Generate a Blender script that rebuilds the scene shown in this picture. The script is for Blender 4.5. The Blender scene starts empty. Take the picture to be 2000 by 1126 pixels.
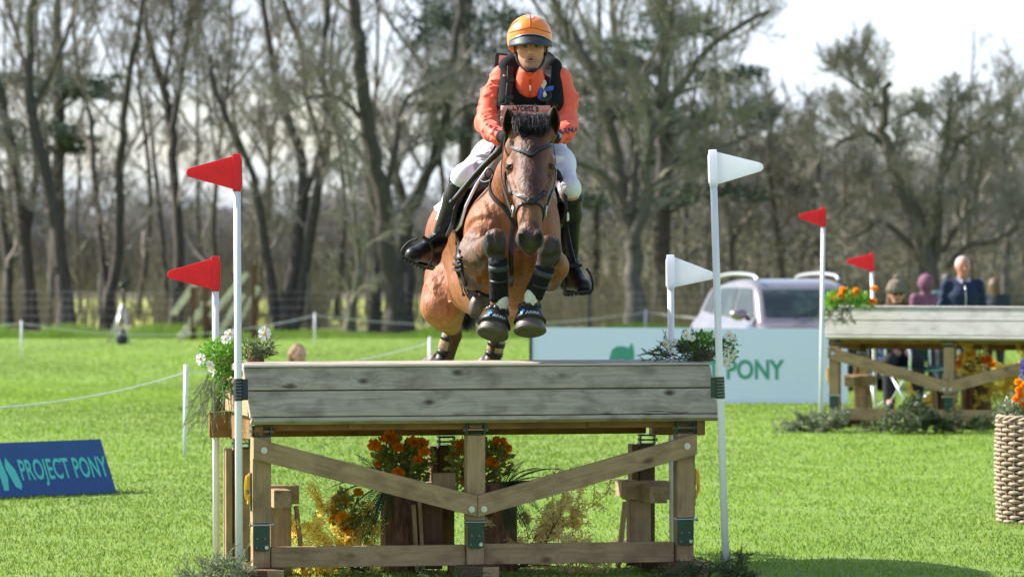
import bpy, math, random, numpy as np
from mathutils import Vector, Matrix
R=math.radians
scene=bpy.context.scene
COL=scene.collection
# ---------------- camera, world, sun, exposure ----------------
FPX=7680.0; CZ=1.70; HY=480.0
cam=bpy.data.objects.new('camera',bpy.data.cameras.new('camera')); COL.objects.link(cam)
cam.location=(0,0,CZ); cam.rotation_euler=(R(90),0,0)
cam.data.sensor_width=36; cam.data.lens=FPX/2000*36; cam.data.shift_y=-(563-HY)/2000
cam.data.clip_end=6000; cam.data.clip_start=.5
cam.data.dof.use_dof=True; cam.data.dof.focus_distance=19.8; cam.data.dof.aperture_fstop=4.3
scene.camera=cam
SUN_EL=38.0; SUN_B=20.0            # elevation; degrees behind the picture plane, from the left
sd=Vector((-math.cos(R(SUN_EL))*math.cos(R(SUN_B)), math.cos(R(SUN_EL))*math.sin(R(SUN_B)), math.sin(R(SUN_EL))))
sun=bpy.data.objects.new('sun',bpy.data.lights.new('sun','SUN')); COL.objects.link(sun)
sun.data.energy=5.0; sun.data.angle=R(.5); sun.data.color=(1,.95,.87)
sun.rotation_euler=sd.to_track_quat('Z','Y').to_euler()
world=bpy.data.worlds.new('World'); scene.world=world; world.use_nodes=True
nt=world.node_tree; nt.nodes.clear()
sky=nt.nodes.new('ShaderNodeTexSky'); sky.sky_type='NISHITA'; sky.sun_disc=False
sky.sun_elevation=R(SUN_EL); sky.sun_rotation=math.atan2(sd.x,sd.y); sky.air_density=1.0; sky.dust_density=1.5
tc=nt.nodes.new('ShaderNodeTexCoord'); mp=nt.nodes.new('ShaderNodeMapping'); mp.inputs['Scale'].default_value=(1,1,2.6)
no=nt.nodes.new('ShaderNodeTexNoise'); no.inputs['Scale'].default_value=9; no.inputs['Detail'].default_value=7
rp=nt.nodes.new('ShaderNodeValToRGB'); rp.color_ramp.elements[0].position=.30; rp.color_ramp.elements[1].position=.54
mx=nt.nodes.new('ShaderNodeMix'); mx.data_type='RGBA'; mx.inputs['B'].default_value=(4.3,4.75,5.3,1)
bg=nt.nodes.new('ShaderNodeBackground'); bg.inputs['Strength'].default_value=.115
wo=nt.nodes.new('ShaderNodeOutputWorld')
L=nt.links
L.new(tc.outputs['Generated'],mp.inputs['Vector']); L.new(mp.outputs[0],no.inputs['Vector']); L.new(no.outputs['Fac'],rp.inputs[0])
sx=nt.nodes.new('ShaderNodeSeparateXYZ'); mr=nt.nodes.new('ShaderNodeMapRange'); mr.inputs[1].default_value=.12; mr.inputs[2].default_value=.42; mr.inputs[3].default_value=1; mr.inputs[4].default_value=.12
mu_=nt.nodes.new('ShaderNodeMath'); mu_.operation='MULTIPLY'; L.new(tc.outputs['Generated'],sx.inputs[0]); L.new(sx.outputs['Z'],mr.inputs[0]); L.new(rp.outputs[0],mu_.inputs[0]); L.new(mr.outputs[0],mu_.inputs[1]); L.new(mu_.outputs[0],mx.inputs['Factor']); L.new(sky.outputs[0],mx.inputs['A']); L.new(mx.outputs['Result'],bg.inputs['Color']); L.new(bg.outputs[0],wo.inputs['Surface'])
scene.view_settings.view_transform='Standard'; scene.view_settings.look='None'; scene.view_settings.gamma=1
scene.view_settings.exposure=1.10
scene.render.film_transparent=False
# ---------------- helpers ----------------
rnd=random.Random(7); NR=np.random.RandomState(11)
def W(px,py,d): return np.array([(px-1000)/FPX*d, d, CZ-(py-HY)/FPX*d])
def gz(y):
    t=np.clip((np.asarray(y,float)-38)/24,0,1); return -.4*(t*t*(3-2*t))*1.0
ORG={}
def thing(name,label,cat,loc=(0,0,0),rz=0,group=None):
    o=bpy.data.objects.new(name,None); COL.objects.link(o); o.empty_display_size=.1
    o.location=loc; o.rotation_euler=(0,0,rz); o['label']=label; o['category']=cat
    if group: o['group']=group
    ORG[o.name]=np.array(loc,float); return o
def tag(o,label=None,cat=None,group=None,kind=None):
    if label: o['label']=label
    if cat: o['category']=cat
    if group: o['group']=group
    if kind: o['kind']=kind
    return o
def fastmesh(name,V,Fs,smooth):
    me=bpy.data.meshes.new(name); V=np.asarray(V,np.float32).reshape(-1,3)
    if not isinstance(Fs,(list,tuple)): Fs=[Fs]
    Fs=[np.asarray(f,np.int32) for f in Fs if len(f)]
    me.vertices.add(len(V)); me.vertices.foreach_set('co',V.ravel())
    loops=np.concatenate([f.ravel() for f in Fs]) if Fs else np.zeros(0,np.int32)
    cnt=np.concatenate([np.full(len(f),f.shape[1],np.int32) for f in Fs]) if Fs else np.zeros(0,np.int32)
    me.loops.add(len(loops)); me.loops.foreach_set('vertex_index',loops)
    me.polygons.add(len(cnt)); st=np.concatenate([[0],np.cumsum(cnt)[:-1]]).astype(np.int32) if len(cnt) else cnt
    me.polygons.foreach_set('loop_start',st); me.polygons.foreach_set('loop_total',cnt)
    me.polygons.foreach_set('use_smooth',np.full(len(cnt),smooth,bool))
    me.update(calc_edges=True); me.validate(); return me
def mesh(name,V,Fs,mat,parent=None,smooth=True,col=None,local=False):
    V=np.asarray(V,float).reshape(-1,3)
    org=ORG.get(parent.name,np.zeros(3)) if parent else np.zeros(3)
    if not local: V=V-org
    me=fastmesh(name,V,Fs,smooth)
    if col is not None:
        a=me.color_attributes.new('Col','FLOAT_COLOR','POINT'); c=np.ones((len(V),4),np.float32); c[:,:3]=col; a.data.foreach_set('color',c.ravel())
    me.materials.append(mat); o=bpy.data.objects.new(name,me); COL.objects.link(o)
    if parent: o.parent=parent
    ORG[o.name]=org; return o
class MB:
    def __init__(s): s.V=[];s.Q=[];s.T=[];s.n=0;s.C=[]
    def add(s,V,F,c=None):
        V=np.asarray(V,float).reshape(-1,3)
        F=np.asarray(F)
        if len(F): (s.Q if F.shape[1]==4 else s.T).append(F+s.n)
        s.V.append(V); s.n+=len(V)
        if c is not None: s.C.append(np.broadcast_to(np.asarray(c,float),(len(V),3)))
    def build(s,name,mat,parent=None,smooth=True,local=False):
        if not s.V: s.add([[0,0,0],[0,0,.001],[0,.001,0]],[[0,1,2]])
        Fs=[]
        if s.Q: Fs.append(np.concatenate(s.Q))
        if s.T: Fs.append(np.concatenate(s.T))
        V=np.concatenate(s.V); col=np.concatenate(s.C) if s.C else None
        return mesh(name,V,Fs,mat,parent,smooth,col,local)
def nrm(v): v=np.asarray(v,float); return v/(np.linalg.norm(v)+1e-12)
def frame(d):
    d=nrm(d); a=np.array([0,0,1.]) if abs(d[2])<.9 else np.array([1.,0,0]); u=nrm(np.cross(a,d)); return u,np.cross(d,u)
def tubeVF(P,r,n=8,caps=True):
    P=np.asarray(P,float); m=len(P); r=np.broadcast_to(np.asarray(r,float),(m,))
    T=np.gradient(P,axis=0); T/=np.linalg.norm(T,axis=1)[:,None]+1e-12
    u,_=frame(T[0]); V=[]; ang=np.arange(n)*2*math.pi/n; ca,sa=np.cos(ang),np.sin(ang)
    for i in range(m):
        u=nrm(u-T[i]*np.dot(u,T[i])); w=np.cross(T[i],u)
        V.append(P[i]+r[i]*(ca[:,None]*u+sa[:,None]*w))
    V=np.concatenate(V); i=np.arange(m-1)[:,None]*n; j=np.arange(n)[None,:]; k=(j+1)%n
    F=np.stack([i+j,i+k,i+n+k,i+n+j],-1).reshape(-1,4)
    T3=np.zeros((0,3),int)
    if caps:
        V=np.concatenate([V,P[:1],P[-1:]]); c0=len(V)-2; c1=c0+1; j=np.arange(n); k=(j+1)%n
        T3=np.concatenate([np.stack([k,j,np.full(n,c0)],-1),np.stack([(m-1)*n+j,(m-1)*n+k,np.full(n,c1)],-1)])
    return V,F,T3
def tube(mb,P,r,n=8,caps=True,c=None):
    V,F,T3=tubeVF(P,r,n,caps); b=mb.n; mb.add(V,F,c)
    if len(T3): mb.T.append(T3+b)
def spl(P,n=24):
    P=np.asarray(P,float); m=len(P); 
    if m<3: return np.array([P[0]+(P[-1]-P[0])*t for t in np.linspace(0,1,n)])
    Q=np.concatenate([[2*P[0]-P[1]],P,[2*P[-1]-P[-2]]]); out=[]
    for t in np.linspace(0,m-1-1e-6,n):
        i=int(t); f=t-i; a,b,c,d=Q[i:i+4]
        out.append(.5*((2*b)+(-a+c)*f+(2*a-5*b+4*c-d)*f*f+(-a+3*b-3*c+d)*f**3))
    return np.array(out)
BF=np.array([[0,3,2,1],[4,5,6,7],[0,1,5,4],[1,2,6,5],[2,3,7,6],[3,0,4,7]])
def boxV(c,s,M=None):
    v=np.array([[-1,-1,-1],[1,-1,-1],[1,1,-1],[-1,1,-1],[-1,-1,1],[1,-1,1],[1,1,1],[-1,1,1]],float)*np.asarray(s)/2
    if M is not None: v=v@np.asarray(M).T
    return v+np.asarray(c)
def bevel(o,w=.004,seg=2):
    m=o.modifiers.new('bevel','BEVEL'); m.width=w; m.segments=seg; m.limit_method='ANGLE'; return o
def beam(name,a,b,w,h,mat,parent,side=None,bev=.004,cut=None):
    """timber from a to b in the parent's frame; local X along it, w along 'side', h across"""
    a=np.asarray(a,float); b=np.asarray(b,float); X=nrm(b-a); s=np.array(side if side is not None else (0,1,0),float)
    Y=nrm(s-X*np.dot(s,X)); Z=np.cross(X,Y); l=np.linalg.norm(b-a)
    v=boxV((0,0,0),(l,w,h))
    if cut: v[[0,3],0]+=cut[0];v[[4,7],0]+=cut[1];v[[1,2],0]+=cut[2];v[[5,6],0]+=cut[3]
    o=mesh(name,v,BF,mat,None,False); o.parent=parent
    M=Matrix.Identity(4)
    for i in range(3): M[i][0]=X[i];M[i][1]=Y[i];M[i][2]=Z[i];M[i][3]=(a[i]+b[i])/2
    o.matrix_local=M; ORG[o.name]=np.zeros(3)
    if bev: bevel(o,bev)
    return o
def ell(mb,c,r,M=None,nu=14,nv=9,c3=None):
    th=np.arange(nu)*2*math.pi/nu; ph=np.linspace(0,math.pi,nv)
    V=np.array([[math.sin(p)*math.cos(t),math.sin(p)*math.sin(t),math.cos(p)] for p in ph for t in th])*np.asarray(r)
    if M is not None: V=V@np.asarray(M).T
    i=np.arange(nv-1)[:,None]*nu; j=np.arange(nu)[None,:]; k=(j+1)%nu
    mb.add(V+np.asarray(c),np.stack([i+j,i+nu+j,i+nu+k,i+k],-1).reshape(-1,4),c3)
# ---- distance field surfaces (organic continuous bodies) ----
class SF:
    def __init__(s,lo,hi,h,fine=None):
        lo=np.asarray(lo,float); hi=np.asarray(hi,float); s.h=h
        if fine is None: s.ax=[lo[i]+h*np.arange(int(math.ceil((hi[i]-lo[i])/h))+1) for i in range(3)]
        else:
            s.h=fine[2]; s.ax=[]
            for i in range(3):
                a,b=fine[0][i],fine[1][i]; s.ax.append(np.concatenate([np.linspace(lo[i],a,max(2,int((a-lo[i])/h)))[:-1],np.arange(a,b,fine[2]),np.linspace(b,hi[i],max(2,int((hi[i]-b)/h)))]))
        s.n=np.array([len(a) for a in s.ax]); s.f=np.full(s.n,1.,np.float32)
    def _box(s,lo,hi):
        i0=np.array([max(np.searchsorted(s.ax[i],lo[i])-1,0) for i in range(3)]); i1=np.array([min(np.searchsorted(s.ax[i],hi[i])+1,s.n[i]) for i in range(3)])
        if np.any(i1<=i0): return None
        sl=tuple(slice(a,b) for a,b in zip(i0,i1)); X=np.stack(np.meshgrid(*[s.ax[i][i0[i]:i1[i]] for i in range(3)],indexing='ij'),-1).astype(np.float32)
        return sl,X
    def put(s,lo,hi,fn,k=.03,op='u',m=.05):
        e=max(m,k); b=s._box(np.asarray(lo)-e,np.asarray(hi)+e)
        if b is None: return
        sl,X=b; d=fn(X); a=s.f[sl]
        if op=='u': h=np.clip(.5+.5*(a-d)/k,0,1); s.f[sl]=a+(d-a)*h-k*h*(1-h)
        elif op=='s': d=-d; h=np.clip(.5-.5*(a-d)/k,0,1); s.f[sl]=a+(d-a)*h+k*h*(1-h)
        elif op=='i': s.f[sl]=np.maximum(a,d)
    def cone(s,a,b,ra,rb=None,k=.03,op='u',sq=None):
        """sq=(axis, factor): widen along that axis"""
        rb=ra if rb is None else rb; a=np.asarray(a,float); b=np.asarray(b,float); rm=max(ra,rb)*(max(1,sq[1]) if sq else 1)
        def fn(X):
            A=a.astype(np.float32);B=b.astype(np.float32); P=X-A; D=B-A
            if sq:
                ax=nrm(sq[0]).astype(np.float32); 
                P=P+(P@ax)[...,None]*ax*(1/sq[1]-1); D=D+(D@ax)*ax*(1/sq[1]-1)
            t=np.clip((P@D)/(D@D+1e-9),0,1); return np.sqrt(((P-t[...,None]*D)**2).sum(-1))-(ra+(rb-ra)*t)
        s.put(np.minimum(a,b)-rm,np.maximum(a,b)+rm,fn,k,op)
    def chain(s,pts,rs,k=.03,sq=None):
        for i in range(len(pts)-1): s.cone(pts[i],pts[i+1],rs[i],rs[i+1],k,'u',sq)
    def ell(s,c,r,M=None,k=.03,op='u'):
        c=np.asarray(c,float); r=np.asarray(r,np.float32); M=np.eye(3) if M is None else np.asarray(M)
        def fn(X):
            q=((X-c.astype(np.float32))@M.astype(np.float32))/r; k0=np.sqrt((q*q).sum(-1)); k1=np.sqrt(((q/r)**2).sum(-1))+1e-9; return k0*(k0-1)/k1
        rm=float(r.max()); s.put(c-rm,c+rm,fn,k,op)
    def val(s,P):
        P=np.asarray(P,float); q=np.stack([np.interp(P[...,i],s.ax[i],np.arange(s.n[i])) for i in range(3)],-1); q=np.clip(q,0,s.n-1.001); i=q.astype(int); t=q-i; v=0
        for dx in (0,1):
            for dy in (0,1):
                for dz in (0,1):
                    w=(t[...,0] if dx else 1-t[...,0])*(t[...,1] if dy else 1-t[...,1])*(t[...,2] if dz else 1-t[...,2])
                    v=v+w*s.f[i[...,0]+dx,i[...,1]+dy,i[...,2]+dz]
        return v
    def grad(s,P):
        P=np.asarray(P,float); e=s.h; g=np.stack([s.val(P+np.eye(3)[i]*e)-s.val(P-np.eye(3)[i]*e) for i in range(3)],-1); return g/(np.linalg.norm(g,axis=-1,keepdims=True)+1e-9)
    def snap(s,P,off=0,it=14):
        P=np.array(P,float)
        for _ in range(it): P=P-s.grad(P)*np.clip(s.val(P)-off,-.02,.02)[...,None]
        return P
    def drape(s,P,off=.003,d=np.array([0,1.,0]),rng=.6):
        """move points along d until they reach the surface"""
        P=np.array(P,float); st=s.h*.5; done=np.zeros(len(P),bool); Q=P.copy()
        for _ in range(int(rng/st)):
            v=s.val(Q); hit=(v<off)&~done; done|=hit; Q[~done]+=d*st
        return Q
    def surf(s):
        f=s.f; sg=f<0; nx,ny,nz=f.shape
        c=np.zeros((nx-1,ny-1,nz-1),np.uint8)
        for dx in (0,1):
            for dy in (0,1):
                for dz in (0,1): c+=sg[dx:nx-1+dx,dy:ny-1+dy,dz:nz-1+dz]
        act=(c>0)&(c<8); ijk=np.argwhere(act); idx=np.full(act.shape,-1,np.int32); idx[act]=np.arange(len(ijk))
        off=np.array([[a,b,d] for a in (0,1) for b in (0,1) for d in (0,1)]); cv=np.stack([f[ijk[:,0]+o[0],ijk[:,1]+o[1],ijk[:,2]+o[2]] for o in off],1)
        P=np.zeros((len(ijk),3)); n=np.zeros(len(ijk))
        for a in range(8):
            for b in range(a+1,8):
                if np.abs(off[a]-off[b]).sum()!=1: continue
                va,vb=cv[:,a],cv[:,b]; m=(va<0)!=(vb<0); t=np.where(m,va/(va-vb+1e-12*(va==vb)),0)
                P+=np.where(m[:,None],off[a]+t[:,None]*(off[b]-off[a]),0); n+=m
        V=ijk+P/np.maximum(n,1)[:,None]; V=np.stack([np.interp(V[:,i],np.arange(s.n[i]),s.ax[i]) for i in range(3)],-1); Fs=[]
        for ax in range(3):
            sl0=[slice(None)]*3; sl1=[slice(None)]*3; sl0[ax]=slice(0,-1); sl1[ax]=slice(1,None)
            e=np.argwhere(sg[tuple(sl0)]!=sg[tuple(sl1)]); b,d=[(1,2),(2,0),(0,1)][ax]
            e=e[(e[:,b]>0)&(e[:,d]>0)&(e[:,b]<f.shape[b]-1)&(e[:,d]<f.shape[d]-1)]
            def I(db,dd):
                q=e.copy(); q[:,b]+=db; q[:,d]+=dd; return idx[q[:,0],q[:,1],q[:,2]]
            F=np.stack([I(-1,-1),I(0,-1),I(0,0),I(-1,0)],1); fl=~sg[e[:,0],e[:,1],e[:,2]]; F[fl]=F[fl][:,::-1]; Fs.append(F)
        F=np.concatenate(Fs); F=F[(F>=0).all(1)]
        # a little smoothing
        for _ in range(2):
            acc=np.zeros_like(V); cn=np.zeros(len(V))
            for a in range(4):
                np.add.at(acc,F[:,a],V[F[:,(a+1)%4]]+V[F[:,(a+3)%4]]); np.add.at(cn,F[:,a],2)
            V=V*.5+.5*acc/np.maximum(cn,1)[:,None]
        return V,F
def strap(mb,P,N,w,t=.004,c=None):
    """flat band along P with outward normals N"""
    P=np.asarray(P,float); N=np.asarray(N,float); T=np.gradient(P,axis=0); T/=np.linalg.norm(T,axis=1)[:,None]+1e-12
    N=N-T*(N*T).sum(1)[:,None]; N/=np.linalg.norm(N,axis=1)[:,None]+1e-12; S=np.cross(T,N); m=len(P)
    w=np.broadcast_to(np.asarray(w,float),(m,))[:,None]
    V=np.stack([P-S*w/2-N*t*.5,P+S*w/2-N*t*.5,P+S*w/2*.85+N*t,P-S*w/2*.85+N*t],1).reshape(-1,3)
    i=np.arange(m-1)[:,None]*4; j=np.arange(4)[None]; k=(j+1)%4
    F=np.stack([i+j,i+k,i+4+k,i+4+j],-1).reshape(-1,4); F=np.concatenate([F,[[3,2,1,0]],[[4*m-4,4*m-3,4*m-2,4*m-1]]]); mb.add(V,F,c)
def sfstrap(mb,sf,P,w,t=.004,off=.003,n=24,c=None):
    Q=sf.snap(spl(P,n),off); strap(mb,Q,sf.grad(Q),w,t,c)
def textVF(s,size,bold=0,spacing=1.0,xs=1.0):
    cu=bpy.data.curves.new('lettering','FONT'); cu.body=s; cu.size=size; cu.offset=bold; cu.space_character=spacing; cu.resolution_u=3
    o=bpy.data.objects.new('lettering',cu); COL.objects.link(o); dg=bpy.context.evaluated_depsgraph_get(); me=bpy.data.meshes.new_from_object(o.evaluated_get(dg))
    V=np.array([v.co[:] for v in me.vertices]); F=[tuple(p.vertices) for p in me.polygons]
    bpy.data.objects.remove(o); bpy.data.curves.remove(cu); bpy.data.meshes.remove(me)
    T=[]
    for f in F:
        for i in range(1,len(f)-1): T.append((f[0],f[i],f[i+1]))
    V[:,0]*=xs; return V,np.array(T)
def copy_tree(o,parent=None):
    c=o.copy(); COL.objects.link(c); ORG[c.name]=ORG.get(o.name,np.zeros(3))
    if parent: c.parent=parent
    for ch in [x for x in CH.get(o.name,list(o.children))]: copy_tree(ch,c)
    return c
CH={}
# ---------------- materials ----------------
def mat(name,col=(.5,.5,.5),rough=.6,spec=.5,metal=0,noise=None,bump=None,attr=False,trans=0,coat=0,sheen=0):
    """noise=(scale,colour2,lo,hi[,stretch])  bump=(scale,strength,dist)"""
    m=bpy.data.materials.new(name); m.use_nodes=True; n=m.node_tree.nodes; l=m.node_tree.links; b=n['Principled BSDF']
    b.inputs['Roughness'].default_value=rough; b.inputs['Specular IOR Level'].default_value=spec; b.inputs['Metallic'].default_value=metal
    b.inputs['Coat Weight'].default_value=coat; b.inputs['Sheen Weight'].default_value=sheen
    b.inputs['Base Color'].default_value=(*col,1)
    tcn=n.new('ShaderNodeTexCoord'); src=None
    if attr: a=n.new('ShaderNodeAttribute'); a.attribute_name='Col'; src=a.outputs['Color']
    if noise:
        sc,c2,lo,hi=noise[:4]; mp=n.new('ShaderNodeMapping'); mp.inputs['Scale'].default_value=noise[4] if len(noise)>4 else (1,1,1)
        t=n.new('ShaderNodeTexNoise'); t.inputs['Scale'].default_value=sc; t.inputs['Detail'].default_value=6; t.inputs['Roughness'].default_value=.65
        r=n.new('ShaderNodeMapRange'); r.inputs[1].default_value=lo; r.inputs[2].default_value=hi
        l.new(tcn.outputs['Object'],mp.inputs[0]); l.new(mp.outputs[0],t.inputs['Vector']); l.new(t.outputs['Fac'],r.inputs[0])
        x=n.new('ShaderNodeMix'); x.data_type='RGBA'; 
        if attr: x.blend_type='MULTIPLY'
        x.inputs['A'].default_value=(*col,1); x.inputs['B'].default_value=(*c2,1); l.new(r.outputs[0],x.inputs['Factor'])
        if src: l.new(src,x.inputs['A'])
        src=x.outputs['Result']
    if src: l.new(src,b.inputs['Base Color'])
    if bump:
        t=n.new('ShaderNodeTexNoise'); t.inputs['Scale'].default_value=bump[0]; t.inputs['Detail'].default_value=5
        mp=n.new('ShaderNodeMapping'); mp.inputs['Scale'].default_value=bump[3] if len(bump)>3 else (1,1,1)
        l.new(tcn.outputs['Object'],mp.inputs[0]); l.new(mp.outputs[0],t.inputs['Vector'])
        u=n.new('ShaderNodeBump'); u.inputs['Strength'].default_value=bump[1]; u.inputs['Distance'].default_value=bump[2]; l.new(t.outputs['Fac'],u.inputs['Height']); l.new(u.outputs[0],b.inputs['Normal'])
    if trans:
        o=n['Material Output']; tr=n.new('ShaderNodeBsdfTranslucent'); ms=n.new('ShaderNodeMixShader'); ms.inputs[0].default_value=trans
        if src: l.new(src,tr.inputs['Color'])
        else: tr.inputs['Color'].default_value=(*col,1)
        l.new(b.outputs[0],ms.inputs[1]); l.new(tr.outputs[0],ms.inputs[2]); l.new(ms.outputs[0],o.inputs['Surface'])
    return m
def wood(name,c1,c2,dark,rough=.75,knot=1.,grain=1.):
    m=bpy.data.materials.new(name); m.use_nodes=True; n=m.node_tree.nodes; l=m.node_tree.links; b=n['Principled BSDF']; b.inputs['Roughness'].default_value=rough; b.inputs['Specular IOR Level'].default_value=.25
    tcn=n.new('ShaderNodeTexCoord'); oi=n.new('ShaderNodeObjectInfo'); ad=n.new('ShaderNodeVectorMath'); ad.operation='ADD'
    mu=n.new('ShaderNodeMath'); mu.operation='MULTIPLY'; mu.inputs[1].default_value=37.; l.new(oi.outputs['Random'],mu.inputs[0])
    cx=n.new('ShaderNodeCombineXYZ'); [l.new(mu.outputs[0],cx.inputs[i]) for i in range(3)]
    l.new(tcn.outputs['Object'],ad.inputs[0]); l.new(cx.outputs[0],ad.inputs[1])
    # knots
    mk=n.new('ShaderNodeMapping'); mk.inputs['Scale'].default_value=(4.2,7.5,7.5); vo=n.new('ShaderNodeTexVoronoi'); vo.inputs['Scale'].default_value=1; l.new(ad.outputs[0],mk.inputs[0]); l.new(mk.outputs[0],vo.inputs['Vector'])
    kr=n.new('ShaderNodeMapRange'); kr.inputs[1].default_value=.05; kr.inputs[2].default_value=.17; kr.inputs[3].default_value=1*knot; kr.inputs[4].default_value=0; l.new(vo.outputs['Distance'],kr.inputs[0])
    # grain, bent round the knots
    kw=n.new('ShaderNodeMapRange'); kw.inputs[1].default_value=0; kw.inputs[2].default_value=.45; kw.inputs[3].default_value=.035; kw.inputs[4].default_value=0; l.new(vo.outputs['Distance'],kw.inputs[0])
    a2=n.new('ShaderNodeVectorMath'); a2.operation='ADD'; l.new(ad.outputs[0],a2.inputs[0]); cw=n.new('ShaderNodeCombineXYZ'); l.new(kw.outputs[0],cw.inputs[1]); l.new(kw.outputs[0],cw.inputs[2]); l.new(cw.outputs[0],a2.inputs[1])
    mg=n.new('ShaderNodeMapping'); mg.inputs['Scale'].default_value=(2.2,55*grain,55*grain); g=n.new('ShaderNodeTexNoise'); g.inputs['Scale'].default_value=1.3; g.inputs['Detail'].default_value=6; g.inputs['Roughness'].default_value=.6; g.inputs['Distortion'].default_value=.6; l.new(a2.outputs[0],mg.inputs[0]); l.new(mg.outputs[0],g.inputs['Vector'])
    gr=n.new('ShaderNodeMapRange'); gr.inputs[1].default_value=.36; gr.inputs[2].default_value=.66; l.new(g.outputs['Fac'],gr.inputs[0])
    # stains
    ms=n.new('ShaderNodeMapping'); ms.inputs['Scale'].default_value=(5,9,9); s=n.new('ShaderNodeTexNoise'); s.inputs['Scale'].default_value=1.4; s.inputs['Detail'].default_value=5; l.new(ad.outputs[0],ms.inputs[0]); l.new(ms.outputs[0],s.inputs['Vector'])
    sr=n.new('ShaderNodeMapRange'); sr.inputs[1].default_value=.47; sr.inputs[2].default_value=.68; sr.inputs[4].default_value=.62; l.new(s.outputs['Fac'],sr.inputs[0])
    x1=n.new('ShaderNodeMix'); x1.data_type='RGBA'; x1.inputs['A'].default_value=(*c1,1); x1.inputs['B'].default_value=(*c2,1); l.new(gr.outputs[0],x1.inputs['Factor'])
    x2=n.new('ShaderNodeMix'); x2.data_type='RGBA'; x2.inputs['B'].default_value=(*dark,1); l.new(x1.outputs['Result'],x2.inputs['A']); l.new(sr.outputs[0],x2.inputs['Factor'])
    x3=n.new('ShaderNodeMix'); x3.data_type='RGBA'; x3.inputs['B'].default_value=(dark[0]*.45,dark[1]*.4,dark[2]*.35,1); l.new(x2.outputs['Result'],x3.inputs['A']); l.new(kr.outputs[0],x3.inputs['Factor'])
    # long cracks
    mc=n.new('ShaderNodeMapping'); mc.inputs['Scale'].default_value=(1.1,26,26); c=n.new('ShaderNodeTexNoise'); c.inputs['Scale'].default_value=1; c.inputs['Detail'].default_value=2; l.new(a2.outputs[0],mc.inputs[0]); l.new(mc.outputs[0],c.inputs['Vector'])
    cr=n.new('ShaderNodeMapRange'); cr.inputs[1].default_value=.75; cr.inputs[2].default_value=.77; l.new(c.outputs['Fac'],cr.inputs[0])
    x4=n.new('ShaderNodeMix'); x4.data_type='RGBA'; x4.inputs['B'].default_value=(dark[0]*.3,dark[1]*.3,dark[2]*.3,1); l.new(x3.outputs['Result'],x4.inputs['A']); l.new(cr.outputs[0],x4.inputs['Factor'])
    l.new(x4.outputs['Result'],b.inputs['Base Color'])
    u=n.new('ShaderNodeBump'); u.inputs['Strength'].default_value=.5; u.inputs['Distance'].default_value=.002; l.new(g.outputs['Fac'],u.inputs['Height']); l.new(u.outputs[0],b.inputs['Normal'])
    return m
M={}
M['grey_wood']=wood('weathered_grey_timber',(.47,.415,.35),(.32,.28,.23),(.15,.12,.09))
M['tan_wood']=wood('treated_tan_timber',(.42,.295,.165),(.31,.21,.115),(.17,.11,.06),knot=.8)
M['brown_wood']=wood('dark_brown_timber',(.15,.085,.045),(.105,.06,.032),(.05,.03,.02))
M['amber_wood']=wood('amber_timber',(.28,.15,.055),(.21,.11,.04),(.12,.065,.03))
M['pale_wood']=wood('sunlit_pale_timber',(.60,.57,.53),(.50,.47,.44),(.38,.35,.32),knot=.5)  # light grey timber, made paler so the colour carries the far jump's sunlight
M['green_metal']=mat('green_painted_steel',(.012,.045,.03),.35,.5,0,(30,(.02,.065,.045),.4,.7))
M['dark_metal']=mat('dark_steel',(.02,.025,.025),.35,.5,.6)
M['zinc']=mat('zinc_plated_steel',(.55,.55,.56),.3,.5,.9)
M['yellow']=mat('yellow_plastic',(.75,.42,.02),.45)
M['white_pl']=mat('white_plastic',(.92,.92,.99),.38,.5,0,(14,(.87,.88,.95),.45,.7),trans=.5)
M['white_pole']=mat('white_pole_plastic',(.80,.80,.86),.4,.5,0,(9,(.58,.60,.58),.58,.75,(1,1,.3)))
M['red_pl']=mat('red_plastic',(.82,.018,.035),.36,.5,0,(16,(.72,.016,.03),.45,.7),trans=.35)
M['black']=mat('black_leather',(.010,.010,.011),.45,.35,0,(60,(.016,.015,.015),.4,.7),(140,.25,.001))
M['black_cloth']=mat('black_webbing',(.007,.007,.009),.85,.2,0,(90,(.012,.012,.014),.4,.7),(260,.5,.0015))
M['orange_shirt']=mat('coral_jersey',(.90,.13,.065),.62,.3,0,(5,(.82,.10,.05),.45,.65),(11,.55,.012,(1,1,2.2)),sheen=.15)
M['orange_silk']=mat('orange_silk',(.95,.23,.012),.33,.5,0,(9,(.80,.14,.008),.5,.7,(1,1,3)),(18,.35,.006),sheen=.2)
M['navy']=mat('dark_navy_velvet',(.025,.032,.045),.55,.4,0,(60,(.04,.05,.065),.4,.7))
M['breeches']=mat('white_breeches',(.78,.78,.85),.7,.3,0,(7,(.74,.73,.81),.45,.65),(12,.4,.008))
M['pad']=mat('white_quilted_pad',(.84,.85,.9),.8,.3,0,None,(60,.4,.003))
M['skin']=mat('skin',(.5,.28,.2),.5,.4,0,(120,(.92,.90,.88),.5,.8),(160,.2,.001),attr=True)
M['coat']=mat('bay_coat',(.3,.1,.03),.56,.38,0,(18,(.55,.45,.38),.42,.70,(1,1,.4)),(46,.8,.012,(1,1,.5)),attr=True)
M['hair_black']=mat('black_horse_hair',(.012,.010,.009),.4,.5,0,(40,(.04,.035,.03),.45,.7,(1,1,.1)))
M['fleece']=mat('tan_boot_fabric',(.42,.30,.21),.9,.2,0,(50,(.30,.20,.13),.4,.7),(120,.5,.003))
M['rubber']=mat('brown_rubber',(.085,.065,.055),.5,.4,0,(25,(.15,.125,.11),.4,.7),(50,.3,.003))
M['mesh_cloth']=mat('white_tendon_cloth',(.62,.60,.55),.85,.2,0,(90,(.45,.43,.38),.45,.65),(150,.5,.002))
M['eye']=mat('dark_wet_eye',(.012,.007,.005),.08,.7)
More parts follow.
